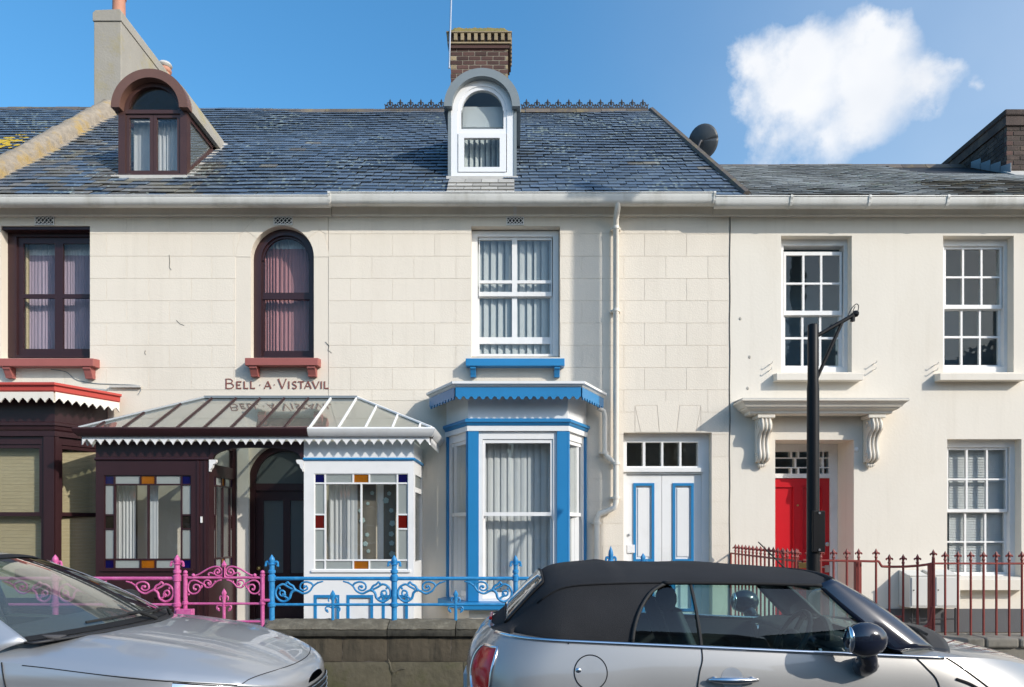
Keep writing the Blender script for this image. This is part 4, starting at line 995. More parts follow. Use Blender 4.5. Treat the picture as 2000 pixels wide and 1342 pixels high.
# recessed red door
Yd = .50
dx0, dx1 = X(1514)+.06, X(1621.5, Yd); dzt = Z(934, Yd)
reveal = M(); reveal.box(cd[0]-.10, cd[0]-.001, .301, Yd+.1, .28, cd[3]+.1); reveal.box(cd[1]+.001, cd[1]+.10, .301, Yd+.1, .28, cd[3]+.1); reveal.box(cd[0], cd[1], .301, Yd+.1, cd[3]+.001, cd[3]+.1)
reveal.build('door_reveal', 'render_cream', C)
tz1, tz0 = Z(925, Yd), Z(879, Yd)
x4 = lambda v: X(1150+v/3.077, Yd)
zr = [Z(760+v/3.077, Yd) for v in (376, 411, 417, 469, 475, 508)]
L0, R0_ = dx0+.03, x4(1442)
def rowp(z1_, z0_, cuts): return [(a, b, z0_, z1_) for a, b in cuts]
wid = R0_-L0
fl = rowp(zr[0], zr[1], [(L0, L0+.36*wid), (L0+.39*wid, L0+.48*wid), (L0+.51*wid, L0+.82*wid), (L0+.85*wid, L0+.90*wid), (L0+.92*wid, R0_)])
fl += rowp(zr[2], zr[3], [(L0, L0+.43*wid), (L0+.46*wid, L0+.88*wid), (L0+.92*wid, R0_)])
fl += rowp(zr[4], zr[5], [(L0, L0+.36*wid), (L0+.39*wid, L0+.48*wid), (L0+.51*wid, L0+.82*wid), (L0+.85*wid, L0+.90*wid), (L0+.92*wid, R0_)])
frm = M().plate(cd[0]+.001, cd[1]-.001, .29, cd[3]-.001, fl+[(dx0, dx1, .29-1, dzt+.003)], Yd, Yd+.09).build('door_frame', 'white_paint', C)
panes(frm, fl, Yd+.04, 'glass')
dr = (dx0+.003, dx1-.003, .36, dzt-.001); dw = dx1-dx0
pn = [(dx0+.10, dx0+dw/2-.05, 1.30, dzt-.11), (dx0+dw/2+.05, dx1-.10, 1.30, dzt-.11), (dx0+.10, dx0+dw/2-.05, .5, 1.05), (dx0+dw/2+.05, dx1-.10, .5, 1.05)]
door = M().plate(*dr, pn, Yd+.025, Yd+.07).build('front_door', 'door_red', C)
for q in pn:
    M().plate(*q, [(q[0]+.02, q[1]-.02, q[2]+.02, q[3]-.02)], Yd+.017, Yd+.05).build('panel_moulding', 'door_red', door, bevel=.008)
    M().box(q[0]+.019, q[1]-.019, Yd+.045, Yd+.06, q[2]+.019, q[3]-.019).build('door_panel', 'door_red', door)
M().box(X(1557, Yd), X(1586, Yd), Yd+.012, Yd+.025, Z(1110, Yd), Z(1099, Yd)).build('letter_plate', 'brass', door, bevel=.004)
M().lathe([(.03, 0), (.03, -.012), (.018, -.02)], (X(1617, Yd), Yd+.024, Z(1063, Yd)), 12, 'y').build('door_lock', 'steel', door)
M().box(X(1612, Yd), X(1622, Yd), Yd+.01, Yd+.024, Z(1118, Yd), Z(1104, Yd)).box(X(1604, Yd), X(1617, Yd), Yd-.02, Yd-.006, Z(1109, Yd), Z(1106, Yd)).build('door_handle', 'steel', door)
M().lathe([(.014, 0), (.014, -.01)], (X(1559, Yd), Yd+.022, Z(987, Yd)), 10, 'y').build('spy_hole', 'brass', door)
M().box(cd[0], cd[1], -.35, .6, .20, .35).build('door_step', 'concrete', C)
M().ball((X(1672), -.012, Z(878)), .03, 10, (1, .5, 1.2)).build('door_bell', 'white_paint', C, smooth='all')
# old iron hooks and fixings
for (a, b, c, d_) in ((790, 858, 768, 872), (786, 888, 760, 896), (1283, 856, 1262, 868), (1280, 886, 1250, 898), (1573, 862, 1550, 876), (1571, 890, 1540, 900)):
    x, z = X(x7(a)), Z(zz7(b))
    M().tube([(x, .0, z), (x, -.09, z), (x+.0, -.10, z+.025)], .007, 5).build('wall_hook', 'cream_paint', C)
for (a, b) in ((648, 640), (693, 823), (684, 972)):
    M().ball((X(x7(a)), -.001, Z(zz7(b))), .020, 7, (1, .35, 1.3)).build('plaster_scar', 'concrete', C)

# ================================================================== roofs
def roof_sheet(h, x0, x1, x1r, ey, ez, ry, rz, mat='roof_felt'):
    return M().add([(x0, ey, ez-.012), (x1, ey, ez-.012), (x1r, ry, rz-.012), (x0, ry, rz-.012)], ((0, 1, 2, 3),)).build('roof', mat, h, solid=.012)
def ridge(roof, x0, x1, y, z, mat='ridge_tile', r=.085, step=.45):
    n = max(1, round((x1-x0)/step)); w = (x1-x0)/n
    for i in range(n):
        a, b = x0+i*w, x0+(i+1)*w-.008; dz = random.uniform(-.006, .006)
        pts = [(y-r*1.5, z-.075), (y-r, z-.03+dz), (y-.04, z+.035+dz), (y, z+.048+dz), (y+.04, z+.035+dz), (y+r, z-.03+dz), (y+r*1.5, z-.075)]
        M().prism(pts, 'x', a, b).build('ridge_tile', mat, roof, smooth=50)
sd = lambda y: (y-EY)/math.cos(A42)
# dormer footprints on the slope
dbx0, dbx1 = X(231, .39), X(365, .39); dwx0, dwx1 = X(875, .39), X(1009, .39)
roofA = roof_sheet(A, -7.30, PL, PL, EY, EZ, RY, RZ)
slates(roofA, lambda s: -7.30, lambda s: PL, EY-.02, EZ-.006, A42, RUN, .25, .15, [(dbx0+.10, dbx1-.10, sd(.39)-.05, sd(1.45))], 'slate', seed=3,
       mats2=('slate_old', lambda x, s: (.75 if -5.9 < x < -4.3 and s < 1.4 else .45 if x < -5.7 else .03)))
ridge(roofA, -7.05, PL, RY, RZ)
hipx = lambda s: 3.17-(.60)*s/RUN
roofB = roof_sheet(B, PL, 3.17, 2.57, EY, EZ, RY, RZ)
slates(roofB, lambda s: PL, hipx, EY-.02, EZ-.006, A42, RUN, .25, .15, [(dwx0+.115, dwx1-.115, -1, sd(.39)-.05), (dwx0+.10, dwx1-.10, -1, sd(1.45))], 'slate', seed=5, mats2=('slate_old', lambda x, s: .008))
ridge(roofB, PL, 2.60, RY, RZ)
# pale lichened slates and lead below the white dormer
for k in range(4):
    n = 4 if k % 2 else 5; s = .01+.15*k; w = (dwx1-dwx0-.06)/4
    for i in range(n):
        a = dwx0+.03+max(0, (i-(.5 if k % 2 == 0 else 0))*w); b = min(dwx1-.03, dwx0+.03+(i+1-(.5 if k % 2 == 0 else 0))*w)
        if b-a < .05 or s > sd(.39)-.06: continue
        y, z = EY-.02+s*math.cos(A42), EZ-.006+s*math.sin(A42); ca, sa = math.cos(A42), math.sin(A42)
        P = lambda x, yy, zz: (x, y+yy*ca-zz*sa, z+yy*sa+zz*ca)
        M().add([P(a+.004, 0, .040), P(b-.004, 0, .040), P(b-.004, .22, .018), P(a+.004, .22, .018), P(a+.004, 0, .050), P(b-.004, 0, .050), P(b-.004, .22, .028), P(a+.004, .22, .028)],
                [(4, 5, 6, 7), (0, 1, 5, 4), (1, 2, 6, 5), (3, 0, 4, 7), (2, 3, 7, 6)]).build('slate', 'lichen_slate', roofB)
M().tube([(3.19-.60*t, EY-.03+(RY-EY)*t, EZ+.03+(RZ-EZ)*t) for t in [i/10 for i in range(11)]], .058, 6, sy=.7).build('hip_capping', 'ridge_tile', roofB)
M().add([(3.20, EY, EZ-.05), (2.60, RY, RZ-.03), (3.25, RY+1.5, EZ-.05)], ((0, 1, 2),)).build('hip_slope', 'slate', B, solid=.02)
rear_roof(A, PARA, PL, RY, RZ-.02, EZ, 'slate_old'); rear_roof(B, PL, 2.55, RY, RZ-.02, EZ, 'slate_old')
# lower pitched roof of the red door house
A31 = math.atan(.614); RCY = 3.40; RCZ = EZ+(RCY-EY)*.614; RUNC = (RCY-EY)/math.cos(A31)
roofC = roof_sheet(C, 3.05, CX1+.3, CX1+.3, EY, EZ, RCY, RCZ)
slates(roofC, lambda s: hipx(s*.72)+.05 if s < 3.0 else 2.6, lambda s: CX1+.3, EY-.02, EZ-.006, A31, RUNC, .25, .13, [(6.99, 9, 2.2/math.cos(A31)+.3, 9)], 'slate_pale', seed=8,
       mats2=('slate_old', lambda x, s: .75 if x > 6.2 else .04))
ridge(roofC, 2.3, CX1+.3, RCY, RCZ)
rear_roof(C, 2.6, CX1+.3, RCY, RCZ-.02, EZ, 'slate_old')
# the neighbour beyond the parapet
D = empty('neighbour_house', (-10, 3, .2), 'slate roofed terraced house with yellow lichen beyond the rendered parapet and tall chimney', 'house')
M().plate(-12.5, PARA-.002, .05, 6.08, [], 0, .3).build('wall', 'stucco', D)
M().box(-12.5, PARA-.01, 7, 7.3, .05, 6.05).build('rear_wall', 'stucco', D)
roofD = roof_sheet(D, -12.5, -7.58, -7.58, EY, EZ, RY+.02, RZ+.05)
slates(roofD, lambda s: -12.5, lambda s: -7.58, EY-.02, EZ-.006, A42+.006, RUN, .25, .15, [], 'slate', seed=9, limit=120, mats2=('slate_old', lambda x, s: .5))
ridge(roofD, -12.5, -7.6, RY+.02, RZ+.05); rear_roof(D, -12.5, -7.58, RY, RZ, EZ, 'slate_old')
fascia(D, -12.5, PARA-.12); gutter(D, -12.5, -7.92, 381, 400)
rnd = random.Random(4)
m = M(); ca, sa = math.cos(A42), math.sin(A42)
for i in range(240):                       # crust of yellow lichen along the neighbour's slates
    t = rnd.random(); s = 1.9+2.3*t; x = -8.35+.42*t+rnd.gauss(0, .13)
    y, z = EY+s*ca-.045*sa, EZ+s*sa+.045*ca; r = rnd.uniform(.02, .06)
    m.add([(x+r*rnd.uniform(.6, 1.2)*math.cos(a*PI/3.5), y+r*ca*math.sin(a*PI/3.5)-.012*sa, z+r*sa*math.sin(a*PI/3.5)+.012*ca) for a in range(7)]+[(x, y-.02*sa, z+.02*ca)], [(a, (a+1) % 7, 7) for a in range(7)])
mk('lichen_yellow', (.48, .33, .03), .95, var=.4, vs=20, bump=.8, bs=60)
m.build('lichen', 'lichen_yellow', roofD, kind='stuff')
# rendered party parapet: rough top running up the slope
prm = random.Random(2); m = M(); nseg = 44; rings = []
for i in range(nseg+1):
    t = i/nseg; y = EY-.06+(RY+.25-EY)*t; z = EZ+(y-EY)*.9
    j = lambda k: prm.uniform(-k, k)
    rings.append([(-7.60+j(.01), y, z-.08), (-7.60+j(.012), y, z+.20+j(.02)), (-7.52, y, z+.275+j(.02)), (-7.42, y, z+.29+j(.018)), (-7.33+j(.012), y, z+.24+j(.02)), (-7.286+j(.012), y, z+.15+j(.02)), (-7.27+j(.015), y, z-.08)])
for a, b in zip(rings[:-1], rings[1:]):
    for k in range(6): m.quad(a[k], a[k+1], b[k+1], b[k])
m.add(rings[0], [tuple(range(7))])
m.build('parapet', 'cement_rough', A, weld=True, smooth=50)
m = M()
for i in range(nseg):                      # mortar fillet where the slates meet the parapet
    if True:
        t0, t1 = i/nseg, (i+1)/nseg; y0_, y1_ = EY+(RY-EY)*t0, EY+(RY-EY)*t1
        m.add([(-7.30, y0_, EZ+(y0_-EY)*.9+.06), (-7.20+.03*math.sin(i*2.3), y0_, EZ+(y0_-EY)*.9+.03), (-7.20+.03*math.sin((i+1)*2.3), y1_, EZ+(y1_-EY)*.9+.03), (-7.30, y1_, EZ+(y1_-EY)*.9+.06)], ((0, 1, 2, 3),))
m.build('mortar_fillet', 'cement_rough', A, solid=.012, weld=True)

# ------------------------------------------------------------------ chimneys
cA = M().box(-7.70, -7.20, 3.2, 5.9, 8.0, Z(42, 3.2)).build('chimney', 'cement', A, bevel=.01)
M().prism([(-7.715, Z(42, 3.2)), (-7.185, Z(42, 3.2)), (-7.185, Z(24, 3.2)), (-7.21, Z(19, 3.2)), (-7.66, Z(21, 3.2)), (-7.715, Z(26, 3.2))], 'y', 3.18, 5.92).build('chimney_cap', 'cement', cA, bevel=.008)
for (y, hgt) in ((3.55, .55), (5.35, .30)):
    zc = Z(20, 3.2)
    p = M().lathe([(.125, -.02), (.135, .02), (.115, .10), (.11, hgt-.10), (.13, hgt-.08), (.135, hgt-.04), (.12, hgt)], (-7.43, y, zc), 16).build('chimney_pot', 'terracotta', cA, smooth=45)
    if y > 5: M().lathe([(.10, hgt), (.13, hgt+.02), (.15, hgt+.06), (.12, hgt+.11), (.03, hgt+.13)], (-7.43, y, zc), 14).build('pot_cowl', 'lead_pale', cA, smooth=45)
def brick_stack(h, x0, x1, y0, y1, z0, z1, bl, bh, mj, mats, mortar, face_l=False, face_r=False, seed=1, alt=None, name='chimney'):
    st = M().box(x0+.006, x1-.006, y0+.006, y1-.006, z0, z1).build(name, mortar, h)
    rnd = random.Random(seed); n = round((z1-z0)/bh); c = bh
    protos = {}
    def brick(a, b, ya, yb_, za, zb_, mat):
        M().box(a, b, ya, yb_, za, zb_).build('brick', mat, st)
    for k in range(n):
        za, zb_ = z0+k*c+.008, z0+(k+1)*c-.008; off = (k % 2)*bl/2
        x = x0-off; i = 0
        while x < x1-.02:
            a, b = max(x0, x+.008), min(x1, x+bl-.008)
            if b-a > .03:
                j = rnd.uniform(-.002, .003)
                edge = a <= x0+.001 or b >= x1-.001
                mt = mats[1] if (edge and k % 2 and mats[1] != mats[0] and rnd.random() < .9) else mats[0]
                brick(a, b, y0-j, y0+.06, za, zb_, mt)
            x += bl
        for fl, xx, s in ((face_l, x0, -1), (face_r, x1, 1)):
            if not fl: continue
            y = y0+.065-off*.5
            while y < y1-.02:
                a, b = max(y0+.065, y+.008), min(y1, y+bl-.008)
                if b-a > .03: brick(*sorted((xx+s*rnd.uniform(.0, .003), xx-s*.05)), a, b, za, zb_, mats[0])
                y += bl
    return st
# brick stack behind the white dormer
yc = 3.45; x0, x1 = X(880, yc), X(992, yc)
cB = brick_stack(B, x0, x1, yc, yc+.75, 9.0, Z(96, yc), .228, .083, .01, ('brick', 'brick_buff'), 'mortar', face_r=True, seed=3)
zc = Z(96, yc)
ctop = Z(50, yc); zd = Z(69, yc)
M().box(x0-.03, x1+.03, yc-.03, yc+.78, zc, zc+.07).build('collar', 'brick', cB)
M().box(x0-.055, x1+.055, yc-.055, yc+.80, zc+.072, zc+.10).build('collar', 'brick_buff', cB)
nd = 10
M().box(x0-.02, x1+.02, yc-.02, yc+.78, zc+.101, zd+.01).build('dentil_backing', 'brick_dark', cB)
for i in range(nd):
    a = x0-.06+(x1-x0+.12-.065)*i/(nd-1); M().box(a, a+.065, yc-.07, yc+.0, zc+.125, zd-.004).build('dentil', 'brick_buff', cB, bevel=.006)
for i in range(6):
    a = yc+.05+i*.12; M().box(x1+.0, x1+.07, a, a+.062, zc+.125, zd-.004).build('dentil', 'brick_buff', cB)
M().box(x0-.075, x1+.075, yc-.08, yc+.82, zd, zd+.028).build('cornice_course', 'brick_buff', cB, bevel=.006)
rr = random.Random(6)
def cap(u, v):
    e = min(1, 12*min(u, 1-u), 12*min(v, 1-v))
    return (x0-.045+(x1-x0+.09)*u+(.03*(1-2*u))*e, yc-.04+.84*v+.03*(1-2*v)*e, zd+.028+(ctop-zd-.03)*e**.8+rr.uniform(-.014, .014)*e)
M().grid(cap, 36, 26).build('mossy_cap', 'moss_cap', cB, smooth=60)
# aerial mast strapped to the stack
xa = X(881, yc)
M().tube([(X(877, yc-.1), yc-.10, Z(140, yc)), (X(883, yc-.1), yc-.10, Z(-60, yc))], .018, 8).build('aerial_mast', 'steel', label='thin pale aerial mast strapped to the brick chimney', cat='aerial')
# dark brick stack at the end of the red door house
yq = 2.2; xq0 = X(1966, yq)
cC = brick_stack(C, xq0, xq0+1.1, yq, 4.3, 7.4, Z(246, yq), .228, .083, .01, ('brick_dark', 'brick'), 'mortar_dark', face_l=True, seed=5)
M().box(xq0-.03, xq0+1.13, yq-.03, 4.33, Z(246, yq), Z(228, yq)).build('collar', 'brick_dark', cC)
M().box(xq0-.055, xq0+1.15, yq-.055, 4.36, Z(228, yq)+.001, Z(216, yq)).build('chimney_cap', 'brick_dark', cC, bevel=.02)
M().box(xq0+.15, xq0+.45, yq+1.3, yq+1.6, Z(216, yq), Z(216, yq)+.16).build('chimney_pot', 'brick_dark', cC, bevel=.03)
m = M()
for i in range(4):
    y = yq-.12+i*.26; z = EZ+(y-EY)*.614; m.quad((xq0-.008, y, z+.02), (xq0-.008, y+.27, z+.02+.166), (xq0-.008, y+.27, z+.19+.10), (xq0-.008, y, z+.19+.03))
m.build('step_flashing', 'lead', cC, solid=.006)
M().add([(xq0-.06, yq-.30, EZ+(yq-.30-EY)*.614+.035), (xq0+1.2, yq-.30, EZ+(yq-.30-EY)*.614+.035), (xq0+1.2, yq-.004, EZ+(yq-EY)*.614+.06), (xq0-.06, yq-.004, EZ+(yq-EY)*.614+.06)], ((0, 1, 2, 3),)).build('apron_flashing', 'lead_pale', cC, solid=.01)

# ------------------------------------------------------------------ dormers
def cheek(m, x, t, zt):
    """solid triangular side between the front and the slope, up to height zt"""
    yb_ = (zt-EZ)/.9+EY
    m.prism([(.40, EZ+(.40-EY)*.9-.05), (.40, zt), (yb_+.05, zt), (yb_+.05, zt-.02)], 'x', x, x+t)
Yd = .39
# brown dormer
zt = Z(217, Yd); zb = Z(346, Yd); xc = (dbx0+dbx1)/2; ro = (X(372.5, Yd)-X(223.5, Yd))/2; ri = ro-.125
dA = M()
for s in (-1, 1): dA.box(*sorted((xc+s*(dbx1-xc), xc+s*(dbx1-xc-.10))), Yd, Yd+.12, zb, zt)
dA.box(dbx0+.10, dbx1-.10, Yd, Yd+.12, zb, zb+.06); dA.box(dbx0+.10, dbx1-.10, Yd+.0, Yd+.12, zt-.035, zt+.02)
dA = dA.build('dormer', 'brown_dormer', A)
M().band(xc, zt+.0, ri, ro, Yd-.10, Yd+.05, 0, PI, 28).build('arch_hood', 'copper_brown', dA, smooth=40)
M().band(xc, zt, ro-.05, ro+.012, Yd+.04, 2.35, 0, PI, 28).build('barrel_roof', 'cement', dA, smooth=40)
M().band(xc, zt, ri-.06, ri, Yd+.02, Yd+.09, 0, PI, 24).build('arch_frame', 'brown_dormer', dA, smooth=40)
M().prism([(xc+(ri-.06)*math.cos(PI*i/20), zt+.018+(ri-.06)*math.sin(PI*i/20)*.97) for i in range(21)], 'y', Yd+.05, Yd+.056).build('pane', 'glass', dA)
hw = dbx1-xc-.10
for s in (-1, 1):
    a, b = sorted((xc, xc+s*hw)); h_ = (a+.05, b-.05, zb+.105, zt-.085)
    M().plate(a+.002, b-.002, zb+.061, zt-.036, [h_], Yd+.02, Yd+.07).build('casement', 'brown_dormer', dA, bevel=.005); panes(dA, [h_], Yd+.04, 'glass_clear')
yb_ = (zt-EZ)/.9+EY
for s, x in ((-1, dbx0), (1, dbx1)):
    m = M(); xx0, xx1 = sorted((x, x-s*.05)); zr_ = lambda y: EZ+(y-EY)*.9
    m.box(xx0, xx1, Yd+.121, yb_-.05, zt-.075, zt-.012)
    m.add([(q, y, zr_(y)+d_) for q in (xx0, xx1) for (y, d_) in ((Yd+.121, .02), (yb_-.04, .02), (yb_-.10, .10), (Yd+.121, .10))], ((0, 1, 2, 3), (4, 7, 6, 5), (0, 4, 5, 1), (1, 5, 6, 2), (2, 6, 7, 3), (3, 7, 4, 0)))
    m.build('cheek_frame', 'brown_dormer', dA)
    M().prism([(Yd+.125, zr_(Yd+.125)+.06), (Yd+.125, zt-.05), (yb_-.12, zt-.05)], 'x', x-s*.028, x-s*.022).build('cheek_pane', 'glass_roof', dA)
    M().add([(x+s*.004, Yd-.02, zr_(Yd-.02)+.035), (x+s*.10, Yd-.02, zr_(Yd-.02)+.03), (x+s*.10, yb_+.2, zr_(yb_+.2)+.03), (x+s*.004, yb_+.2, zr_(yb_+.2)+.035)], ((0, 1, 2, 3),)).build('lead_flashing', 'lead_pale', dA, solid=.012)
M().box(dbx0-.06, dbx1+.03, Yd-.09, Yd+.02, zb-.06, zb-.012).build('lead_apron', 'lead_pale', dA)
curtain('dormer_curtain', dbx0+.12, dbx1-.12, zb+.08, zt-.03, Yd+.20, .018, .08, 'curtain_white', 'white curtain behind the two casements of the brown dormer', seed=21)
# white dormer
zt = Z(215, Yd); zb = Z(347, Yd); xc = (dwx0+dwx1)/2; ro = (X(1015, Yd)-X(867.5, Yd))/2; ri = ro-.115
dB = M(); gr = M()
for s in (-1, 1): dB.box(*sorted((xc+s*(dwx1-xc-.045), xc+s*(dwx1-xc-.14))), Yd, Yd+.12, zb, zt)
dB.box(dwx0+.14, dwx1-.14, Yd, Yd+.12, zb, zb+.075)
dB.band(xc, zt, ri-.085, ri+.01, Yd+.0, Yd+.10, 0, PI, 28)
dB = dB.build('dormer', 'upvc', B, smooth=30)
for s in (-1, 1): M().box(*sorted((xc+s*(dwx1-xc), xc+s*(dwx1-xc-.044))), Yd-.01, Yd+.14, zb-.03, zt).build('corner_trim', 'grey_metal', dB)
M().band(xc, zt-.0, ri, ro, Yd-.10, Yd+.06, 0, PI, 28).build('arch_hood', 'grey_metal', dB, smooth=40)
M().band(xc, zt, ro-.05, ro+.012, Yd+.05, 2.35, 0, PI, 28).build('barrel_roof', 'lead', dB, smooth=40)
hw = dwx1-xc-.14
ztr = Z(256, Yd); r2 = ri-.085
m = M().box(xc-hw, xc+hw, Yd+.01, Yd+.08, ztr-.035, ztr+.035)
for s in (-1, 1): m.box(*sorted((xc+s*hw, xc+s*(hw-.05))), Yd+.012, Yd+.075, ztr+.035, zt)
m.band(xc, zt, r2-.05, r2, Yd+.012, Yd+.075, 0, PI, 24); m.build('arched_light', 'upvc', dB, smooth=30)
rg = r2-.05
M().prism([(xc-min(rg, hw-.05), ztr+.035)]+[(xc+rg*math.cos(PI-PI*i/18), zt+rg*math.sin(PI*i/18)) for i in range(19)]+[(xc+min(rg, hw-.05), ztr+.035)], 'y', Yd+.04, Yd+.046).build('pane', 'glass', dB)
h_ = pxr(906.5, 976, 270, 327, Yd)
M().plate(xc-hw+.01, xc+hw-.01, zb+.08, ztr-.036, [h_], Yd-.012, Yd+.05).build('casement', 'upvc', dB, bevel=.010); panes(dB, [h_], Yd+.02, 'glass')
M().box(dwx0-.02, dwx1+.02, Yd-.06, Yd+.05, zb-.05, zb-.005).build('dormer_sill', 'lead_pale', dB)
yb_ = (zt-EZ)/.9+EY
for s, x in ((-1, dwx0), (1, dwx1)):
    M().prism([(Yd+.02, EZ+(Yd+.02-EY)*.9-.04), (Yd+.02, zt-.005), (yb_+.03, zt-.005)], 'x', *sorted((x, x-s*.04))).build('cheek', 'lead', dB)
vblind(xc-hw, xc+hw, zb+.05, Z(238, Yd), Yd+.22, .075, 'blind_grey', 'grey vertical blind inside the white arched dormer', 40, 9)
curtain('dormer_swag', xc-.30, xc+.30, Z(236, Yd), Z(196, Yd), Yd+.16, .015, .3, 'curtain_white', 'white gathered swag in the round top of the white dormer', seed=22)

# ------------------------------------------------------------------ iron cresting on the ridge
def fleur(m, x, y, z, s, flat=.5):
    """small cast fleur-de-lys of height s"""
    m.lathe([(.04*s, 0), (.07*s, .1*s), (.05*s, .35*s), (.12*s, .6*s), (.10*s, .75*s), (.0, 1.0*s)], (x, y, z), 6)
    for k in (-1, 1):
        m.tube(catmull([(x, y, z+.40*s), (x+k*.14*s, y, z+.58*s), (x+k*.26*s, y, z+.55*s), (x+k*.24*s, y, z+.38*s)], 3), .055*s, 5)
    m.box(x-.13*s, x+.13*s, y-.06*s, y+.06*s, z+.36*s, z+.43*s)
for x0, x1, wh in ((X(752, RY), X(872, RY), 'left'), (X(1018, RY), X(1266, RY), 'right')):
    root = empty('roof_cresting', ((x0+x1)/2, RY, RZ+.05), 'black iron ridge cresting %s' % ('on the short run beside the brick chimney, above the blue sill' if wh == 'left' else 'running from the white dormer to the hip end'), 'cresting')
    zz = RZ+.05
    M().box(x0, x1, RY-.02, RY+.02, zz-.005, zz+.025).build('base_rail', 'iron_dark', root)
    n = round((x1-x0)/.2); me = None
    for i in range(n):
        xx = x0+(i+.5)*(x1-x0)/n
        if me is None:
            m = M(); fleur(m, xx, RY, zz+.015, .185)
            for k in (-1, 1): m.tube(catmull([(xx+k*.02, RY, zz+.03), (xx+k*.05, RY, zz+.075), (xx+k*.085, RY, zz+.065), (xx+k*.075, RY, zz+.035)], 3), .015, 4); m.tube([(xx+k*.075, RY, zz+.03), (xx+k*.1, RY, zz+.095)], .013, 4)
            me = m.build('fleur', 'iron_dark', root)
        else: put(me, 'fleur', (xx, RY, WO[me.name].z), root)
# satellite dish behind the hip
yd_ = 1.9; dc = Vector((X(1371, yd_), yd_, Z(276, yd_)))
nrm = Vector((.50, .80, .30)).normalized(); ux = nrm.cross(Vector((0, 0, 1))).normalized(); uy = ux.cross(nrm)
def dish_pt(u, v):
    a = 2*PI*v; r = .225*u; return dc+ux*(r*math.cos(a)*1.12)+uy*(r*math.sin(a)*1.20)+nrm*(.07*u*u)
dish = empty('satellite_dish', (dc.x, dc.y, dc.z-.35), 'dark grey satellite dish mounted behind the hip of the blue trimmed house', 'satellite dish')
mk('dish_grey', (.06, .065, .07), .5, var=.1)
M().grid(lambda u, v: dish_pt(u, v), 8, 28).build('reflector', 'dish_grey', dish, smooth='all', solid=.008)
M().tube([dc+nrm*.0, dc-nrm*.07, dc-nrm*.09+Vector((-.04, 0, -.10)), dc+Vector((-.06, .0, -.66))], .022, 8).build('mount', 'iron_dark', dish)
M().tube([dc-uy*.20, dc-uy*.30+nrm*.08, dc+nrm*.30-uy*.12], .012, 6).build('arm', 'iron_dark', dish)
M().ball(dc+nrm*.31-uy*.10, .045, 8).build('receiver', 'grey_plastic', dish)

# ================================================================== front walls, railings and gates
YR = -2.5
def rough(x0, x1, y0, y1, z0, z1, rnd, amp=.007):
    """a hewn stone: the face toward the street is uneven and worn back at its edges"""
    nx, nz = max(3, int((x1-x0)/.06)), max(3, int((z1-z0)/.04)); J = {}
    def f(u, v):
        i, k = round(u*nx), round(v*nz)
        if (i, k) not in J: J[(i, k)] = rnd.uniform(-amp, amp)
        edge = i in (0, nx) or k in (0, nz)
        return (x0+(x1-x0)*u+(rnd.uniform(-.008, .008) if 0 < i < nx else 0), y0+J[(i, k)]+(.010 if edge else 0), z0+(z1-z0)*v)
    m = M().grid(f, nx, nz)
    for q in (((x0, z0), (x1, z0)), ((x0, z1), (x1, z1)), ((x0, z0), (x0, z1)), ((x1, z0), (x1, z1))):
        (a, b), (c, d) = q; m.quad((a, y0+.012, b), (c, y0+.012, d), (c, y1, d), (a, y1, b))
    m.quad((x0, y1, z0), (x1, y1, z0), (x1, y1, z1), (x0, y1, z1)); return m
# stone wall with chamfered coping before the blue house
wx0, wx1 = X(526, YR), 1.06
wt = Z(1207, -2.360); gw = empty('stone_garden_wall', ((wx0+wx1)/2, YR, .018), 'stained stone garden wall with chamfered coping under the blue railing', 'wall')
cb = Z(1243, -2.69); jz = Z(1293, -2.64); rr = random.Random(8)
M().box(wx0+.03, wx1, -2.625, -2.370, -.05, cb).build('wall_core', 'mortar_dark', gw)
for (z0_, z1_, mt, xsj) in ((jz+.003, cb+.004, 'wall_stain', (526, 668, 756, 880, 1010)), (-.05, jz-.003, 'wall_moss', (526, 612, 765, 905, 1060))):
    ex = [wx0+.012]+[X(p, -2.64) for p in xsj[1:]]+[wx1]
    for a, b in zip(ex[:-1], ex[1:]):
        if b-a > .03: rough(a+.002, b-.002, -2.640+rr.uniform(-.003, .003), -2.355, z0_, z1_, rr, .005).build('wall_stone', mt, gw, smooth=60)
for P in ([(758, 1287), (762, 1296), (765, 1308), (770, 1317)], [(768, 1314), (778, 1308), (792, 1306)]): M().tube([(X(a, -2.66), -2.652, Z(b, -2.66)) for a, b in P], .004, 4).build('hairline_crack', 'coping', gw)
xs = [wx0, X(758.5, YR-.2), X(889, YR-.2), wx1]; xs = [wx0, X(757, -2.650), X(890, -2.650), wx1]
for a, b in zip(xs[:-1], xs[1:]):           # worn coping, chamfered to the street
    zk = Z(1228, -2.69); prof = [(-2.672, zk-.03), (-2.694, zk-.004), (-2.690, zk), (-2.63, zk+(wt-zk)*.5), (-2.555, wt-.004), (-2.48, wt+.002), (-2.400, wt), (-2.330, wt-.09), (-2.330, zk-.03)]
    a += .004; b -= .005; n = max(6, int((b-a)/.05)); m = M(); ring = []
    for i in range(n+1):
        e = .010 if i in (0, n) else 0
        ring.append([(a+(b-a)*i/n, y+(rr.uniform(-.005, .005) if 0 < k < 8 else 0)+(e if y < -2.5 else -e), z+(rr.uniform(-.005, .004) if 0 < k < 8 else 0)-(e*.6 if 1 < k < 7 else 0)) for k, (y, z) in enumerate(prof)])
    for p, q in zip(ring[:-1], ring[1:]):
        for k in range(9): m.quad(p[k], p[(k+1) % 9], q[(k+1) % 9], q[k])
    m.add(ring[0], [tuple(range(9))]); m.add(ring[-1], [tuple(range(8, -1, -1))])
    cs = m.build('coping_stone', 'coping', gw, weld=True, smooth=35)
    rough(a, b, -2.690, -2.34, cb, zk-.003, rr, .004).build('coping_face', 'coping_face', cs, smooth=60)
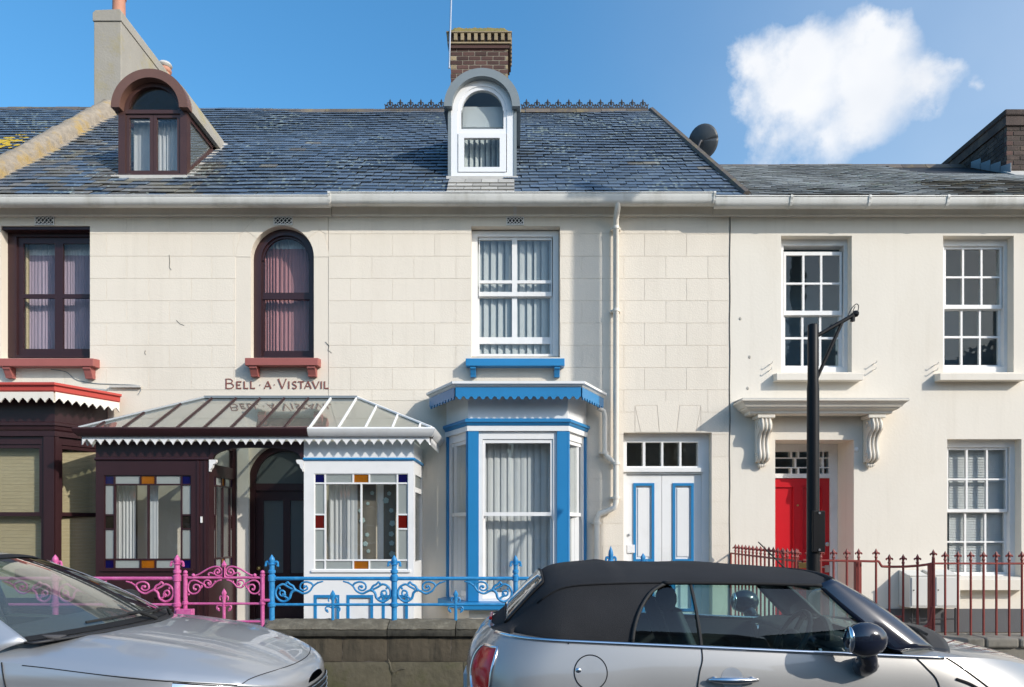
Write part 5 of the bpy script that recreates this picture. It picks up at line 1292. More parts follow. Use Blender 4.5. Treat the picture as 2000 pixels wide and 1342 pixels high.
def spear_post(root, x, zb, zrail, ztop, mat, r=.026, y=YR):
    """round cast post with collars and a fleur finial"""
    m = M()
    m.lathe([(r, zb), (r, zrail-.30), (r*1.5, zrail-.29), (r*1.55, zrail-.26), (r*1.05, zrail-.25), (r*1.05, zrail-.03), (r*1.4, zrail-.025), (r*1.4, zrail+.03), (r*1.0, zrail+.04), (r*1.0, zrail+.055), (r*1.35, zrail+.06), (r*1.35, zrail+.085), (r*.9, zrail+.095)], (x, y, 0), 10)
    o = m.build('post', mat, root, smooth=40)
    h_ = ztop-zrail-.09; z0 = zrail+.09; f = M()
    f.lathe([(r*.95, 0), (r*1.0, h_*.25), (r*.85, h_*.5), (r*1.15, h_*.62), (r*.9, h_*.78), (.001, h_)], (x, y, z0), 8)
    for k in (-1, 1):
        f.tube(catmull([(x+k*r*.4, y, z0+h_*.40), (x+k*r*1.3, y, z0+h_*.52), (x+k*r*2.0, y, z0+h_*.50), (x+k*r*2.15, y, z0+h_*.33), (x+k*r*2.0, y, z0+h_*.24)], 4), [.012]*13+[.016]*4, 6)
    f.lathe([(r*1.25, h_*.34), (r*1.5, h_*.37), (r*1.25, h_*.41)], (x, y, z0), 8)
    f.build('finial', mat, o, smooth=50)
    return o
STEM = [(.56, -.012), (.50, -.03), (.45, -.065), (.41, -.12), (.345, -.148), (.29, -.125), (.245, -.105)]
BIG = [(.245, -.105), (.205, -.14), (.185, -.20), (.12, -.238), (.055, -.205), (.03, -.14), (.055, -.075), (.115, -.045), (.17, -.075), (.22, -.10)]
CURL = [(.18, -.21), (.135, -.18), (.13, -.13), (.09, -.115), (.075, -.15), (.10, -.175), (.125, -.165)]
INN2 = [(.45, -.065), (.43, -.035), (.37, -.018), (.315, -.04), (.305, -.09), (.345, -.115), (.385, -.095), (.375, -.065), (.352, -.07)]
UP = [(.245, -.105), (.225, -.065), (.19, -.045), (.165, -.02), (.15, -.035)]
def scrollwork(root, x, z, k, mat, sc=.94, y=YR):
    m = M(); T = lambda P: [(x+k*a*sc, y, z+b*sc) for a, b in P]
    for P, r0, r1 in ((STEM, .007, .012), (BIG, .013, .010), (CURL, .011, .008), (INN2, .010, .008), (UP, .012, .008)):
        C_ = catmull(T(P), 5); n = len(C_); m.tube(C_, [(r0+(r1-r0)*i/n)*sc*1.18 for i in range(n)], 6)
    for (a, b, r) in ((.125, -.165, .022), (.352, -.072, .020), (.15, -.035, .015), (.075, -.09, .015), (.50, -.028, .013), (.245, -.108, .022), (.53, -.02, .010)):
        m.ball((x+k*a*sc, y, z+b*sc), r*sc, 7, (1, .7, 1))
    for j in range(5):
        a = j*1.26; m.ball((x+k*.125*sc+.017*math.cos(a)*sc, y-.006, z-.165*sc+.017*math.sin(a)*sc), .010*sc, 5)
    m.build('scroll', mat, root, smooth='all')
def dog_finial(root, x, zb, zt, mat, y=YR, arms=True):
    m = M(); h_ = zt-zb
    m.tube([(x, y, zb), (x, y, zt-.10)], .016, 6)
    m.lathe([(.014, -.12), (.022, -.10), (.018, -.085), (.020, -.07), (.028, -.05), (.020, -.03), (.0, 0)], (x, y, zt), 6)
    for k in (-1, 1):
        m.tube(catmull([(x, y, zt-.11), (x+k*.03, y, zt-.08), (x+k*.045, y, zt-.10), (x+k*.04, y, zt-.125)], 3), .008, 5)
        if arms:
            m.tube(catmull([(x, y, zt-.19), (x+k*.05, y, zt-.175), (x+k*.075, y, zt-.19), (x+k*.07, y, zt-.22), (x+k*.045, y, zt-.235)], 3), .009, 5); m.ball((x+k*.06, y, zt-.215), .014, 5)
    m.build('dog_finial', mat, root, smooth=50)
# blue railing
zr1, zr2 = Z(1130, YR), Z(1181, YR)
bl = empty('blue_railing', (X(770, YR), YR, wt), 'bright blue cast iron railing with scrolls on the stone garden wall', 'railing')
posts = [X(531, YR), X(770, YR), X(1007, YR), X(1193, YR)]
for i, x in enumerate(posts):
    spear_post(bl, x, .018 if i == 0 else wt-.02, zr1, Z(1084 if i else 1083, YR) if i < 3 else Z(1066, YR), 'rail_blue', .029 if i in (0, 1) else .024)
M().tube([(posts[0], YR, zr1), (posts[3], YR, zr1)], .020, 8).build('top_rail', 'rail_blue', bl, smooth=40)
M().tube([(posts[0], YR, zr2), (posts[3], YR, zr2)], .015, 8).build('lower_rail', 'rail_blue', bl, smooth=40)
for i, x in enumerate(posts):
    if i > 0: scrollwork(bl, x-.01, zr1-.018, -1, 'rail_blue')
    if i < 3: scrollwork(bl, x+.01, zr1-.018, 1, 'rail_blue')
for px in (650, 890): dog_finial(bl, X(px, YR), wt-.01, Z(1152, YR), 'rail_blue')
gt = empty('blue_gate', (X(1255, YR), YR, .12), 'blue iron garden gate mostly hidden by the convertible, one spear tip showing', 'gate')
gx0, gx1 = X(1200, YR), X(1312, YR)
for x in (gx0, gx1): M().tube([(x, YR, .05), (x, YR, zr1)], .018, 8).build('gate_post', 'rail_blue', gt)
for z in (zr1-.03, zr2, .3): M().tube([(gx0, YR, z), (gx1, YR, z)], .013, 6).build('gate_rail', 'rail_blue', gt)
dog_finial(gt, (gx0+gx1)/2-.0, .3, Z(1080, YR), 'rail_blue')
# wall and post beyond the blue gate, up to the party line
g2 = empty('low_party_wall', (2.4, YR, .12), 'low stone wall stub behind the convertible beside the red railing', 'wall')
M().box(1.83, 2.98, -2.620, -2.380, .0, wt-.14).build('wall_core', 'wall_stain', g2, bevel=.01)
M().prism([(-2.670, wt-.14), (-2.670, wt-.08), (-2.560, wt), (-2.400, wt), (-2.350, wt-.08), (-2.350, wt-.14)], 'x', 1.80, 3.0).build('coping_stone', 'coping', g2, bevel=.01)
# pink railing on its wall
pw = empty('pink_rail_wall', (-5.6, YR, .12), 'low stone wall under the pink railing, behind the silver car', 'wall')
M().box(-7.4, X(353, YR), -2.620, -2.380, .0, wt-.2).build('wall_core', 'wall_stain', pw, bevel=.01)
M().prism([(-2.670, wt-.2), (-2.670, wt-.1), (-2.560, wt-.02), (-2.400, wt-.02), (-2.350, wt-.1), (-2.350, wt-.2)], 'x', -7.4, X(356, YR)).build('coping_stone', 'coping', pw, bevel=.01)
pk = empty('pink_railing', (-5.2, YR, wt), 'pink cast iron railing with scrolls before the dark brown porch', 'railing')
pp = [X(346, YR), X(108, YR), X(-120, YR)]
for i, x in enumerate(pp): spear_post(pk, x, wt-.1, zr1, Z(1083, YR), 'pink_paint', .030)
M().tube([(pp[0], YR, zr1), (pp[2], YR, zr1)], .020, 8).build('top_rail', 'pink_paint', pk, smooth=40)
M().tube([(pp[0], YR, zr2), (pp[2], YR, zr2)], .015, 8).build('lower_rail', 'pink_paint', pk, smooth=40)
for i, x in enumerate(pp):
    scrollwork(pk, x-.01, zr1-.018, -1, 'pink_paint')
    if i: scrollwork(pk, x+.01, zr1-.018, 1, 'pink_paint')
M().box(X(349, YR), X(379, YR), YR-.06, YR+.02, Z(1206, YR), Z(1189, YR)).build('post_box', 'pink_paint', pk, bevel=.006)
# pink gate
pg = empty('pink_gate', (X(438, YR), YR, .14), 'pink iron garden gate with scrolled arch top beside the blue post', 'gate')
z0 = lambda v: Z(1070+v/6.25, YR)
x0_ = lambda v: X(340+v/6.25, YR)
for v in (138, 1080):
    M().lathe([(.021, .15), (.021, z0(700)), (.030, z0(690)), (.030, z0(655)), (.022, z0(650)), (.022, z0(345)), (.028, z0(340)), (.026, z0(325)), (.020, z0(322))], (x0_(v), YR, 0), 8).build('gate_post', 'pink_paint', pg, smooth=40)
    M().ball((x0_(v), YR, z0(300)), .024, 9).build('ball_finial', 'pink_paint', pg, smooth='all')
for v, r in ((365, .014), (682, .013), (900, .013), (1040, .012)): M().tube([(x0_(138), YR, z0(v)), (x0_(1080), YR, z0(v))], r, 7).build('gate_rail', 'pink_paint', pg, smooth=40)
dog_finial(pg, x0_(610), z0(900), z0(495), 'pink_paint')
for v in (860, 955): dog_finial(pg, x0_(v), z0(1040), z0(935), 'pink_paint', arms=False)
for v in (360, 265): dog_finial(pg, x0_(v), z0(1040), z0(935), 'pink_paint', arms=False)
for k in (-1, 1):
    T = lambda P: [(x0_(610+k*(a-610)), YR, z0(b)) for a, b in P]
    m = M()
    for P, r in (([(985, 345), (930, 330), (860, 290), (790, 250), (720, 230), (660, 240), (630, 290), (650, 335), (700, 338), (730, 305), (712, 268), (680, 262), (665, 290), (685, 310)], .0095),
                 ([(730, 320), (770, 305), (800, 315), (795, 340)], .009), ([(610, 240), (612, 300), (612, 360)], .016),
                 ([(640, 392), (690, 405), (735, 440), (770, 478), (820, 485), (855, 455), (850, 410), (810, 395), (775, 415), (775, 450), (800, 455)], .009),
                 ([(850, 455), (890, 430), (950, 400), (1010, 405), (1045, 450), (1045, 520), (1000, 560), (940, 550), (905, 505), (915, 462), (960, 450), (985, 480), (970, 515), (955, 505)], .0095),
                 ([(905, 500), (880, 475), (885, 455)], .010)):
        m.tube(catmull(T(P), 4), r, 6)
    for a, b, r in ((690, 305, .016), (800, 435, .016), (958, 508, .014), (800, 325, .012), (985, 335, .020), (845, 460, .014), (720, 412, .011), (1040, 570, .013)): m.ball((x0_(610+k*(a-610)), YR, z0(b)), r, 7)
    m.build('scroll', 'pink_paint', pg, smooth='all')
m = M().lathe([(.02, 0), (.03, .02), (.016, .045), (.0, .075)], (x0_(610), YR, z0(235)), 6)
for k in (-1, 1): m.tube([(x0_(610), YR, z0(225)), (x0_(610+k*30), YR, z0(205))], .007, 4)
m.build('crown', 'pink_paint', pg)
M().box(x0_(1060), x0_(1195), YR-.028, YR+.012, z0(655), z0(622)).build('latch', 'pink_paint', pg, bevel=.006)
M().tube([(posts[0], YR, zr1+.002), (x0_(1080), YR, z0(370))], .004, 4).build('latch_wire', 'iron_dark', pg)

# ------------------------------------------------------------------ red railings
def bar_finial(m, x, y, z, s=.105):
    m.lathe([(.013, 0), (.019, .012), (.013, .024), (.013, .05*s/.1), (.020, .055*s/.1), (.018, .068*s/.1), (.0, s)], (x, y, z), 6)
    for k in (-1, 1): m.tube(catmull([(x, y, z+.045), (x+k*.022, y, z+.058), (x+k*.032, y, z+.052), (x+k*.030, y, z+.04)], 3), .008, 5)
    m.tube([(x, y-.026, z+.05), (x, y+.026, z+.05)], .007, 5)
barm = {}
def bar(root, x, y, zb, zrail, thick=.0125, top=.03):
    key = (round(zb, 3), round(zrail, 3), thick)
    if key not in barm:
        o = M().tube([(x, y, zb), (x, y, zrail+top)], thick, 6).build('bar', 'rail_red', root)
        m = M(); bar_finial(m, x, y, zrail+top); f = m.build('finial', 'rail_red', o, smooth=40)
        barm[key] = (o, f)
    else:
        o0, f0 = barm[key]
        o = put(o0, 'bar', (x, y, WO[o0.name].z), root); put(f0, 'finial', (x, y, WO[f0.name].z), o)
# front stretch of rough stone below
rw = empty('rubble_wall', (5.5, YR, .12), 'low rubble stone kerb wall under the red front railing', 'wall')
rt = Z(1241, YR); rr = random.Random(31)
M().box(3.05, 8.2, -2.660, -2.360, .0, rt-.09).build('wall_core', 'stone_wall', rw)
x = 3.05
while x < 8.1:
    w = rr.uniform(.30, .62)
    if not (X(1712, YR) < x+w/2 < X(1823, YR)):
        dz = rr.uniform(-.012, .006)
        M().box(x, x+w-.012, -2.700, -2.340, rt-.10, rt+dz).build('coping_stone', 'stone_wall', rw, bevel=.022)
    x += w
zs_ = Z(1080.5)                              # rail height at the house wall
sr = empty('red_side_railing', (PR, -1, .2), 'dark red iron side railing running from the wall joint out to the pavement', 'railing')
xr = PR+.012
M().tube([(xr, -.02, zs_), (xr, -2.480, zs_)], .012, 6).build('top_rail', 'rail_red', sr)
M().tube([(xr, -.02, .42), (xr, -2.480, .42)], .012, 6).build('lower_rail', 'rail_red', sr)
M().tube([(xr, -.02, .2), (xr, -.02, zs_)], .013, 6).build('wall_bar', 'rail_red', sr)
for k in range(16): bar(sr, xr, -.22-.142*k, .22, zs_)
fr = empty('red_front_railing', (3.8, YR, rt), 'dark red iron front railing beside the lamp post, nearest the red door', 'railing')
zf = Z(1096, YR)
M().tube([(xr, YR, zf+.01), (X(1680, YR), YR, zf), (X(1709, YR), YR, zf-.003)], .012, 6).build('top_rail', 'rail_red', fr)
M().tube([(xr, YR, .45), (X(1709, YR), YR, .45)], .012, 6).build('lower_rail', 'rail_red', fr)
for px in (1531, 1554.6, 1579, 1603, 1628, 1654, 1677): bar(fr, X(px, YR), YR, rt-.02, zf)
M().box(X(1676.5, YR), X(1688, YR), YR+.05, YR+.11, .2, zf-.01).build('gate_stay', 'rail_red', fr, bevel=.006)
gr_ = empty('red_gate', (X(1765, YR), YR, .15), 'dark red iron gate with a stepped top rail, bowed lower hoop and short dog bars', 'gate')
zg = Z(1107, YR)
M().tube(catmull([(X(1708, YR), YR, zf-.002), (X(1716, YR), YR, zf-.004), (X(1721, YR), YR, zf-.045), (X(1727, YR), YR, zg+.002), (X(1765, YR), YR, zg+.001), (X(1800, YR), YR, zg+.015), (X(1822, YR), YR, zg+.035)], 4), .013, 6).build('top_rail', 'rail_red', gr_)
bar(gr_, X(1711, YR), YR, .18, zf)
for px in (1737, 1764, 1792): bar(gr_, X(px, YR), YR, .22, zg)
M().box(X(1814.5, YR), X(1820, YR), YR-.012, YR+.03, .35, zg+.03).build('gate_stile', 'rail_red', gr_)
bar(gr_, X(1823, YR), YR, .18, zg+.05, .018)
M().tube([(X(1711, YR), YR, .40), (X(1823, YR), YR, .40)], .011, 6).build('lower_rail', 'rail_red', gr_)
M().tube(catmull([(X(1819, YR), YR-.01, Z(1185, YR)), (X(1814, YR), YR-.01, Z(1215, YR)), (X(1800, YR), YR-.01, Z(1226, YR)), (X(1775, YR), YR-.01, Z(1228, YR)), (X(1745, YR), YR-.01, Z(1226, YR))], 5), .016, 6).build('bowed_brace', 'rail_red', gr_)
for px in (1728, 1754): 
    m = M(); m.tube([(X(px, YR), YR, .22), (X(px, YR), YR, Z(1212, YR))], .010, 6); bar_finial(m, X(px, YR), YR, Z(1214, YR), .06); m.build('dog_bar', 'rail_red', gr_)
fr2 = empty('red_front_railing', (6.6, YR, rt), 'dark red iron front railing before the meter boxes and venetian blind', 'railing')
zh = Z(1101, YR)
M().tube([(X(1823, YR), YR, zh+.002), (X(2300, YR), YR, zh)], .011, 6).build('top_rail', 'rail_red', fr2)
for k in range(17): bar(fr2, X(1846+25.0*k, YR), YR, rt-.02, zh)

# ------------------------------------------------------------------ meter boxes on the wall
def mbox(pl, pr_2, pt, pb, d, lab):
    Y = -d; x0, x1, z0, z1 = X(pl, Y), X(pr_2, Y), Z(pb, Y), Z(pt, Y)
    r = empty('meter_box', ((x0+x1)/2, Y/2, z0), lab, 'meter box')
    M().prism([(-.003, z0), (Y+.012, z0), (Y+.012, z1-.05), (-.003, z1+.02)], 'x', x0, x1).build('case', 'grey_plastic', r, bevel=.012)
    M().box(x0+.02, x1-.02, Y, Y+.013, z0+.03, z1-.07).build('door', 'grey_plastic', r, bevel=.006)
    M().lathe([(.009, 0), (.009, -.006)], (x0+.045, Y, (z0+z1)/2), 8, 'y').build('lock', 'gap', r)
    M().box(x0-.006, x1+.006, Y+.004, Y+.03, z1-.052, z1-.04).build('drip_lip', 'grey_plastic', r)
mbox(1778, 1817, 1118, 1188, .30, 'grey white meter box with a lock, nearer the red door')
mbox(1826, 1877, 1117, 1188, .30, 'wider plain grey white meter box under the venetian blind window')
m = M()
for (px, l) in ((1781, .16), (1795, .22), (1846, .22), (1866, .12)): m.tube([(X(px, -.12), -.12, Z(1187, -.12)), (X(px, -.12), -.12, .2)], .014, 6)
m.tube([(X(1776, -.12), -.12, Z(1209, -.12)), (X(1872, -.12), -.12, Z(1209, -.12))], .010, 6)
m.build('pipe_stand', 'iron_dark', label='thin dark pipes holding up the two meter boxes', cat='pipe stand')

# ------------------------------------------------------------------ black bracket post and pavement pole
YL = -2.9; lx = X(1586, YL); lx2 = X(1591, YL)
lp_ = empty('bracket_post', (lx2, YL, .125), 'black steel post with a raking bracket arm and no lamp, before the red door', 'lamp post')
ztp = Z(634, YL)
M().lathe([(.062, .02), (.062, Z(1080, YL)), (.060, Z(1075, YL)), (.058, Z(760, YL)), (.052, Z(745, YL)), (.051, ztp-.01), (.046, ztp), (.0, ztp+.004)], (lx+.01, YL, 0), 20).build('shaft', 'black_paint', lp_, smooth=40)
M().box(X(1586, YL-.06), X(1610, YL-.06), YL-.085, YL-.02, Z(1078, YL), Z(998, YL)).build('cable_box', 'black_paint', lp_, bevel=.006)
for v in (1002, 1074): M().lathe([(.012, 0), (.012, -.006)], (X(1601, YL-.09), YL-.085, Z(v, YL-.09)), 8, 'y').build('screw', 'steel', lp_)
e1 = Vector((X(1671, YL), YL, Z(613, YL)))
M().tube([(X(1594, YL), YL, Z(657, YL)), e1], .021, 8).build('bracket_arm', 'black_paint', lp_)
M().tube([(X(1594, YL), YL, Z(742, YL)), (X(1644, YL), YL, Z(631, YL))], .017, 8).build('bracket_strut', 'black_paint', lp_)
M().tube([e1+Vector((-.025, 0, .0)), e1+Vector((-.03, 0, -.075))], .022, 8).build('lamp_stub', 'black_paint', lp_)
M().ball(e1, .034, 9).build('arm_end', 'black_paint', lp_)
M().tube(catmull([(X(1652, YL), YL-.02, Z(622, YL)), (X(1662, YL), YL-.02, Z(603, YL)), (X(1671, YL), YL-.02, Z(595, YL)), (X(1675, YL), YL-.02, Z(600, YL)), (X(1672, YL), YL-.02, Z(611, YL)), (X(1664, YL), YL-.02, Z(610, YL)), (X(1668, YL), YL-.02, Z(600, YL))], 4), .0045, 5).build('loose_wire', 'iron_dark', lp_)
tp = empty('telegraph_pole', (5.55, -3.6, .12), 'round wooden telegraph pole on the pavement, out of frame, shading the wall by the downpipe', 'pole')
M().lathe([(.155, .0), (.14, 4), (.125, 9.6), (.0, 9.65)], (5.56, -3.62, 0), 18).build('shaft', 'wood_pole', tp, smooth=50)
M().box(5.1, 6.0, -3.82, -3.74, 9.1, 9.2).build('cross_arm', 'wood_pole', tp)

# ------------------------------------------------------------------ terrace across the street, behind the viewer
for i, (x0, w, mt, col) in enumerate(((-16, 7.8, 'house_opposite_pale', 'pale low house facing the lichened parapet from'), (-8, 7.8, 'house_opposite', 'brown low house facing the brown porch from'), (0, 7.8, 'house_opposite_pale', 'pale low house facing the blue bay from'), (8, 7.8, 'house_opposite', 'brown gabled house facing the red door from'), (16, 7.8, 'house_opposite_pale', 'pale gabled house facing the meter boxes from'))):
    tall = x0 >= 8; yo = -16.5 if tall else -23.0; eh = 7.0 if tall else 5.6
    r = empty('opposite_house', (x0+w/2, yo, 0), '%s across the street, seen only as a reflection' % col, 'house', 'houses across the street')
    hs = [(x0+a, x0+a+1.1, b, b+1.6) for a in (1.0, 5.2) for b in ((.9, 3.7) if tall else (.9, 3.7))]+[(x0+3.1, x0+4.1, .1, 2.2)]
    M().plate(x0, x0+w, -.1, eh, hs, yo, yo-.25).build('wall', mt, r)
    M().box(x0, x0+w, yo-7, yo-.6, -.1, eh).build('rear_block', 'room_wall', r)
    for q in hs[:-1]:
        o = M().plate(q[0], q[1], q[2], q[3], [(q[0]+.06, q[1]-.06, q[2]+.06, (q[2]+q[3])/2-.03), (q[0]+.06, q[1]-.06, (q[2]+q[3])/2+.03, q[3]-.06)], yo-.15, yo-.2).build('window', 'white_paint', r)
        M().box(q[0]+.05, q[1]-.05, yo-.18, yo-.175, q[2]+.05, q[3]-.05).build('pane', 'glass', o)
    M().box(hs[-1][0], hs[-1][1], yo-.22, yo-.17, .0, 2.2).build('door', 'brown_paint', r)
    if tall: M().prism([(x0-.2, eh-.05), (x0+w/2, eh+2.2), (x0+w+.2, eh-.05)], 'y', yo+.25, yo-7.2).build('gable_roof', 'tile_opposite', r)
    else: M().prism([(yo+.3, eh-.1), (yo-3.6, eh+2.7), (yo-7.4, eh-.1)], 'x', x0, x0+w).build('roof', 'tile_opposite', r)
    M().box(x0+w-.9, x0+w-.2, yo-4, yo-3.2, eh, eh+2.3).build('chimney', 'house_opposite', r)
M().box(-80, 80, -23, -14.2, -.4, .03).build('far_pavement', 'paving', kind='structure')

# ================================================================== cars
def interp(tab, x):
    if x <= tab[0][0]: return tab[0][1]
    for (a, va), (b, vb) in zip(tab[:-1], tab[1:]):
        if x <= b:
            t = (x-a)/(b-a); return va+(vb-va)*t
    return tab[-1][1]
def sm(tab):
    """smooth interpolation through a table"""
    P = catmull([(a, b, 0) for a, b in tab], 8); T = [(p.x, p.y) for p in P]
    return lambda x: interp(T, x)
def cl(n, a=0., b=1.): return [a+(b-a)*(1-math.cos(PI*i/n))/2 for i in range(n+1)]
def wheel(car, c, r, w, side):
    o = M().lathe([(r*.62, -w/2), (r*.93, -w/2), (r, -w*.38), (r, w*.38), (r*.93, w/2), (r*.62, w/2)], c, 28, 'y').build('wheel', 'rubber', car, smooth=40)
    M().lathe([(r*.62, -w*.46), (r*.60, -w*.1), (.05, -w*.2), (.05, w*.2), (r*.60, w*.1), (r*.62, w*.46)], c, 28, 'y').build('rim', 'alloy', o, smooth=40)
    m = M()
    for k in range(5):
        a = 2*PI*k/5; d = Vector((math.cos(a), 0, math.sin(a))); m.tube([Vector(c)+d*.05+Vector((0, -side*w*.42, 0)), Vector(c)+d*r*.6+Vector((0, -side*w*.42, 0))], .03, 6)
    m.build('spokes', 'alloy', o)

# ------------------------------------------------------------------ grey convertible
mc = empty('convertible_car', (1.6, -5.13, 0), 'grey convertible with black fabric roof parked before the blue and red doors', 'car')
UX, YC = -.30, -5.13; Lm = 3.82
def Wd(u, v, w): return (UX+u, YC-v, w)
belt = lambda u: (1.030-.042*u) - (.26*max(0, (u-2.85)/.97)**2.3 if u > 2.85 else 0)
def lean(w): return .145*max(0, (w-.74)/.29)**2.4+.10*max(0, (.42-w)/.25)**2
def leanf(w): return .30*max(0, (w-.45)/.45)**2.2
def se(t, p, q): t = min(1, max(0, t)); return (1-t**p)**(1/q)
def side(u, w):
    r = .52; a = u-lean(w); b = (Lm-leanf(w))-u
    k = 1.0
    if a < r: k *= se((r-a)/r, 2.6, 2.9)
    if b < 1.0: k *= se((1.0-b)/1.0, 2.6, 2.2)
    g = 1-.10*max(0, (w-.66)/.36)**2.0-.10*max(0, (.45-w)/.3)**2+.012*math.exp(-((w-.63)/.07)**2)
    arch = .020*math.exp(-((u-.60)/.34)**4)*max(0, 1-abs(w-.55)/.35)+.020*math.exp(-((u-3.05)/.36)**4)*max(0, 1-abs(w-.55)/.35)
    return .863*k*g+arch
def side_pt(s, t, sg, e=0.0):
    w0 = .20
    u0 = 0.
    # walk along the car, then place the height under the belt there
    u = s*Lm; top = belt(min(u, 3.8)); w = w0+(top-w0)*t
    lo, hi = lean(w)+1e-4, Lm-leanf(w)-1e-4
    u = lo+(hi-lo)*s; top = belt(u); w = w0+(top-w0)*t
    u = min(max(u, lean(w)+1e-4), Lm-leanf(w)-1e-4)
    return Wd(u, 0 if s in (0, 1) else sg*(side(u, w)+e), w)
body = M()
ss = [.16*(i/26)**2.2 for i in range(27)]+[.16+(.62)*i/30 for i in range(1, 31)]+[1-.22*(1-i/26)**2.0 for i in range(1, 27)]
for sg in (1, -1): body.grid(lambda u, v: side_pt(u, v, sg), len(ss)-1, 34, ss)
# tail deck and bonnet closed over from the belt line
Tm = sm([(2.2, .97), (2.6, .985), (2.85, .962), (3.1, .925), (3.4, .865), (3.6, .80), (3.75, .70), (3.82, .60)])
for sg in (1, -1):
    def rear_top(s, t):
        u = (.145+(.62-.145)*s**1.6); w = belt(u); u = max(u, lean(w)+2e-4); v = side(u, w)*(1-t)
        return Wd(u, sg*v, w+.025*(1-(1-t)**3)*min(1, (u-.14)*8))
    body.grid(rear_top, 22, 12)
    def bonnet(s, t):
        u = 2.52+(3.78-2.52)*s; w = belt(u); u = min(u, Lm-leanf(w)-2e-4); k = 1-t; v = side(u, w)*k
        return Wd(u, sg*v, w+max(0, Tm(u)-w)*(max(0, 1-k**3.2))**.62)
    body.grid(bonnet, 30, 20)
body.build('body', 'car_grey', mc, weld=True, smooth='all')
M().box(UX+.25, UX+3.6, YC-.70, YC+.70, .16, .26).build('floor_pan', 'car_trim', mc)
for u in (.60, 3.06):
    for sd_ in (1, -1): wheel(mc, Wd(u, sd_*.755, .22), .31, .20, sd_)
# inside
tub = M()
tub.box(UX+.62, UX+2.5, YC-.74, YC+.74, .30, .62); tub.build('cabin_floor', 'car_trim', mc)
def inside_wall(s, t, sg):
    u = .62+(2.5-.62)*s; return Wd(u, sg*(side(u, belt(u))-.035), .6+(belt(u)-.02-.6)*t)
m = M()
for sg in (1, -1): m.grid(lambda a, b: inside_wall(a, b, sg), 14, 2)
m.build('door_card', 'car_trim', mc)
M().grid(lambda a, b: Wd(2.18+.46*a-.0*b, .74*(2*b-1), .93+.035*math.sin(a*PI)-.02*a), 8, 12).build('dashboard', 'car_seat', mc, smooth='all', solid=.02)
M().box(UX+2.15, UX+2.3, YC-.72, YC+.72, .6, .93).build('dash_front', 'car_seat', mc, bevel=.03)
for v in (-.36, .36):
    se_ = M()
    def seat(s, t):
        a = PI*(2*s-1); k = .25*(1-.25*t); return Wd(1.50-.20*t+.075*math.sin(a)*(1-.3*t), v+k*math.cos(a), .62+.52*t)
    se_.grid(seat, 16, 6); o = se_.build('seat_back', 'car_seat', mc, smooth='all')
    M().ball(Wd(1.27, v, 1.205), .14, 12, (.45, .85, .62)).build('head_rest', 'car_seat', o, smooth='all')
    M().tube([Wd(1.29, v+.05, 1.1), Wd(1.28, v+.05, 1.18)], .008, 6).tube([Wd(1.29, v-.05, 1.1), Wd(1.28, v-.05, 1.18)], .008, 6).build('rest_post', 'chrome', o)
M().box(UX+.78, UX+.98, YC-.55, YC+.55, .62, 1.03).build('rear_seat', 'car_seat', mc, bevel=.05)
cst = Vector(Wd(2.06, .36, .955)); tilt = Vector((-.88, 0, .47)); e1_ = Vector((0, 1, 0)); e2_ = tilt.cross(e1_)
sw = M().tube([cst+(e1_*math.cos(a)+e2_*math.sin(a))*.185 for a in [2*PI*i/28 for i in range(28)]], .016, 8, closed=True).build('steering_wheel', 'car_trim', mc, smooth='all')
m = M()
for a in (0, PI, -PI/2): m.tube([cst, cst+(e1_*math.cos(a)+e2_*math.sin(a))*.18], .017, 6)
m.ball(cst, .06, 10); m.build('wheel_boss', 'car_trim', sw, smooth=40)
M().lathe([(.10, 0), (.115, -.03), (.10, -.05), (.085, -.04)], Wd(2.28, .36, .98), 18, 'x').build('dial_pod', 'car_seat', mc, smooth=40)
M().box(UX+2.255, UX+2.285, YC-.13, YC+.13, 1.235, 1.305).build('inner_mirror', 'car_trim', mc, bevel=.012)
for v in (.55, -.05, -.55): M().lathe([(.055, 0), (.055, -.02), (.04, -.025)], Wd(2.16, v, .87), 14, 'x').build('air_vent_ring', 'chrome', mc, smooth=40)
# fabric roof
Tt = sm([(.16, 1.03), (.24, 1.09), (.34, 1.20), (.44, 1.305), (.52, 1.372), (.60, 1.402), (.75, 1.414), (1.03, 1.419), (1.5, 1.412), (1.9, 1.395), (2.12, 1.375), (2.22, 1.362)])
rail = sm([(.16, 1.02), (.24, 1.05), (.34, 1.11), (.44, 1.19), (.52, 1.255), (.62, 1.30), (.8, 1.318), (1.2, 1.328), (1.7, 1.325), (2.1, 1.315), (2.22, 1.31)])
def planr(u, w_): return se(max(0, (.62-(u-.16))/.62), 2.4, 2.6) if u-.16 < .62 else 1
vb_ = lambda u: min(side(u, belt(u))-.012, .792*planr(u, 0)+.0) if u > .3 else (side(max(u, .152), belt(u))-.012)
vr_ = lambda u: .635*planr(u, 0)**.9
def low(u, t):
    b = belt(u)+.006; return (vb_(u)+(vr_(u)-vb_(u))*t**1.15+.018*math.sin(PI*t), b+(rail(u)-b)*t)
def upp(u, k):
    v = vr_(u)*(1-k); return (v, rail(u)+(Tt(u)-rail(u))*(1-(1-k)**2.5)**.72)
qe = sm([(0, .985), (.3, 1.005), (.6, 1.05), (.85, 1.12), (1.0, 1.22)])     # rear edge of the side window, by height
top = M(); HD = 2.20
for sg in (1, -1):
    def lo_f(s, t):
        u = .165+(qe(t)-.165)*s**1.25; v, w = low(u, t); return Wd(u, sg*v, w)
    top.grid(lo_f, 36, 16)
    def up_f(s, k):
        u = .165+(HD-.165)*s**1.35; v, w = upp(u, k); w += .006*math.sin(u*9)*k*(1-k)*4-(.010*math.exp(-((u-.98)/.05)**2)-.008*math.exp(-((u-.90)/.06)**2))*(1-abs(2*k-1)*.4)
        return Wd(u, sg*v, w)
    top.grid(up_f, 56, 20)
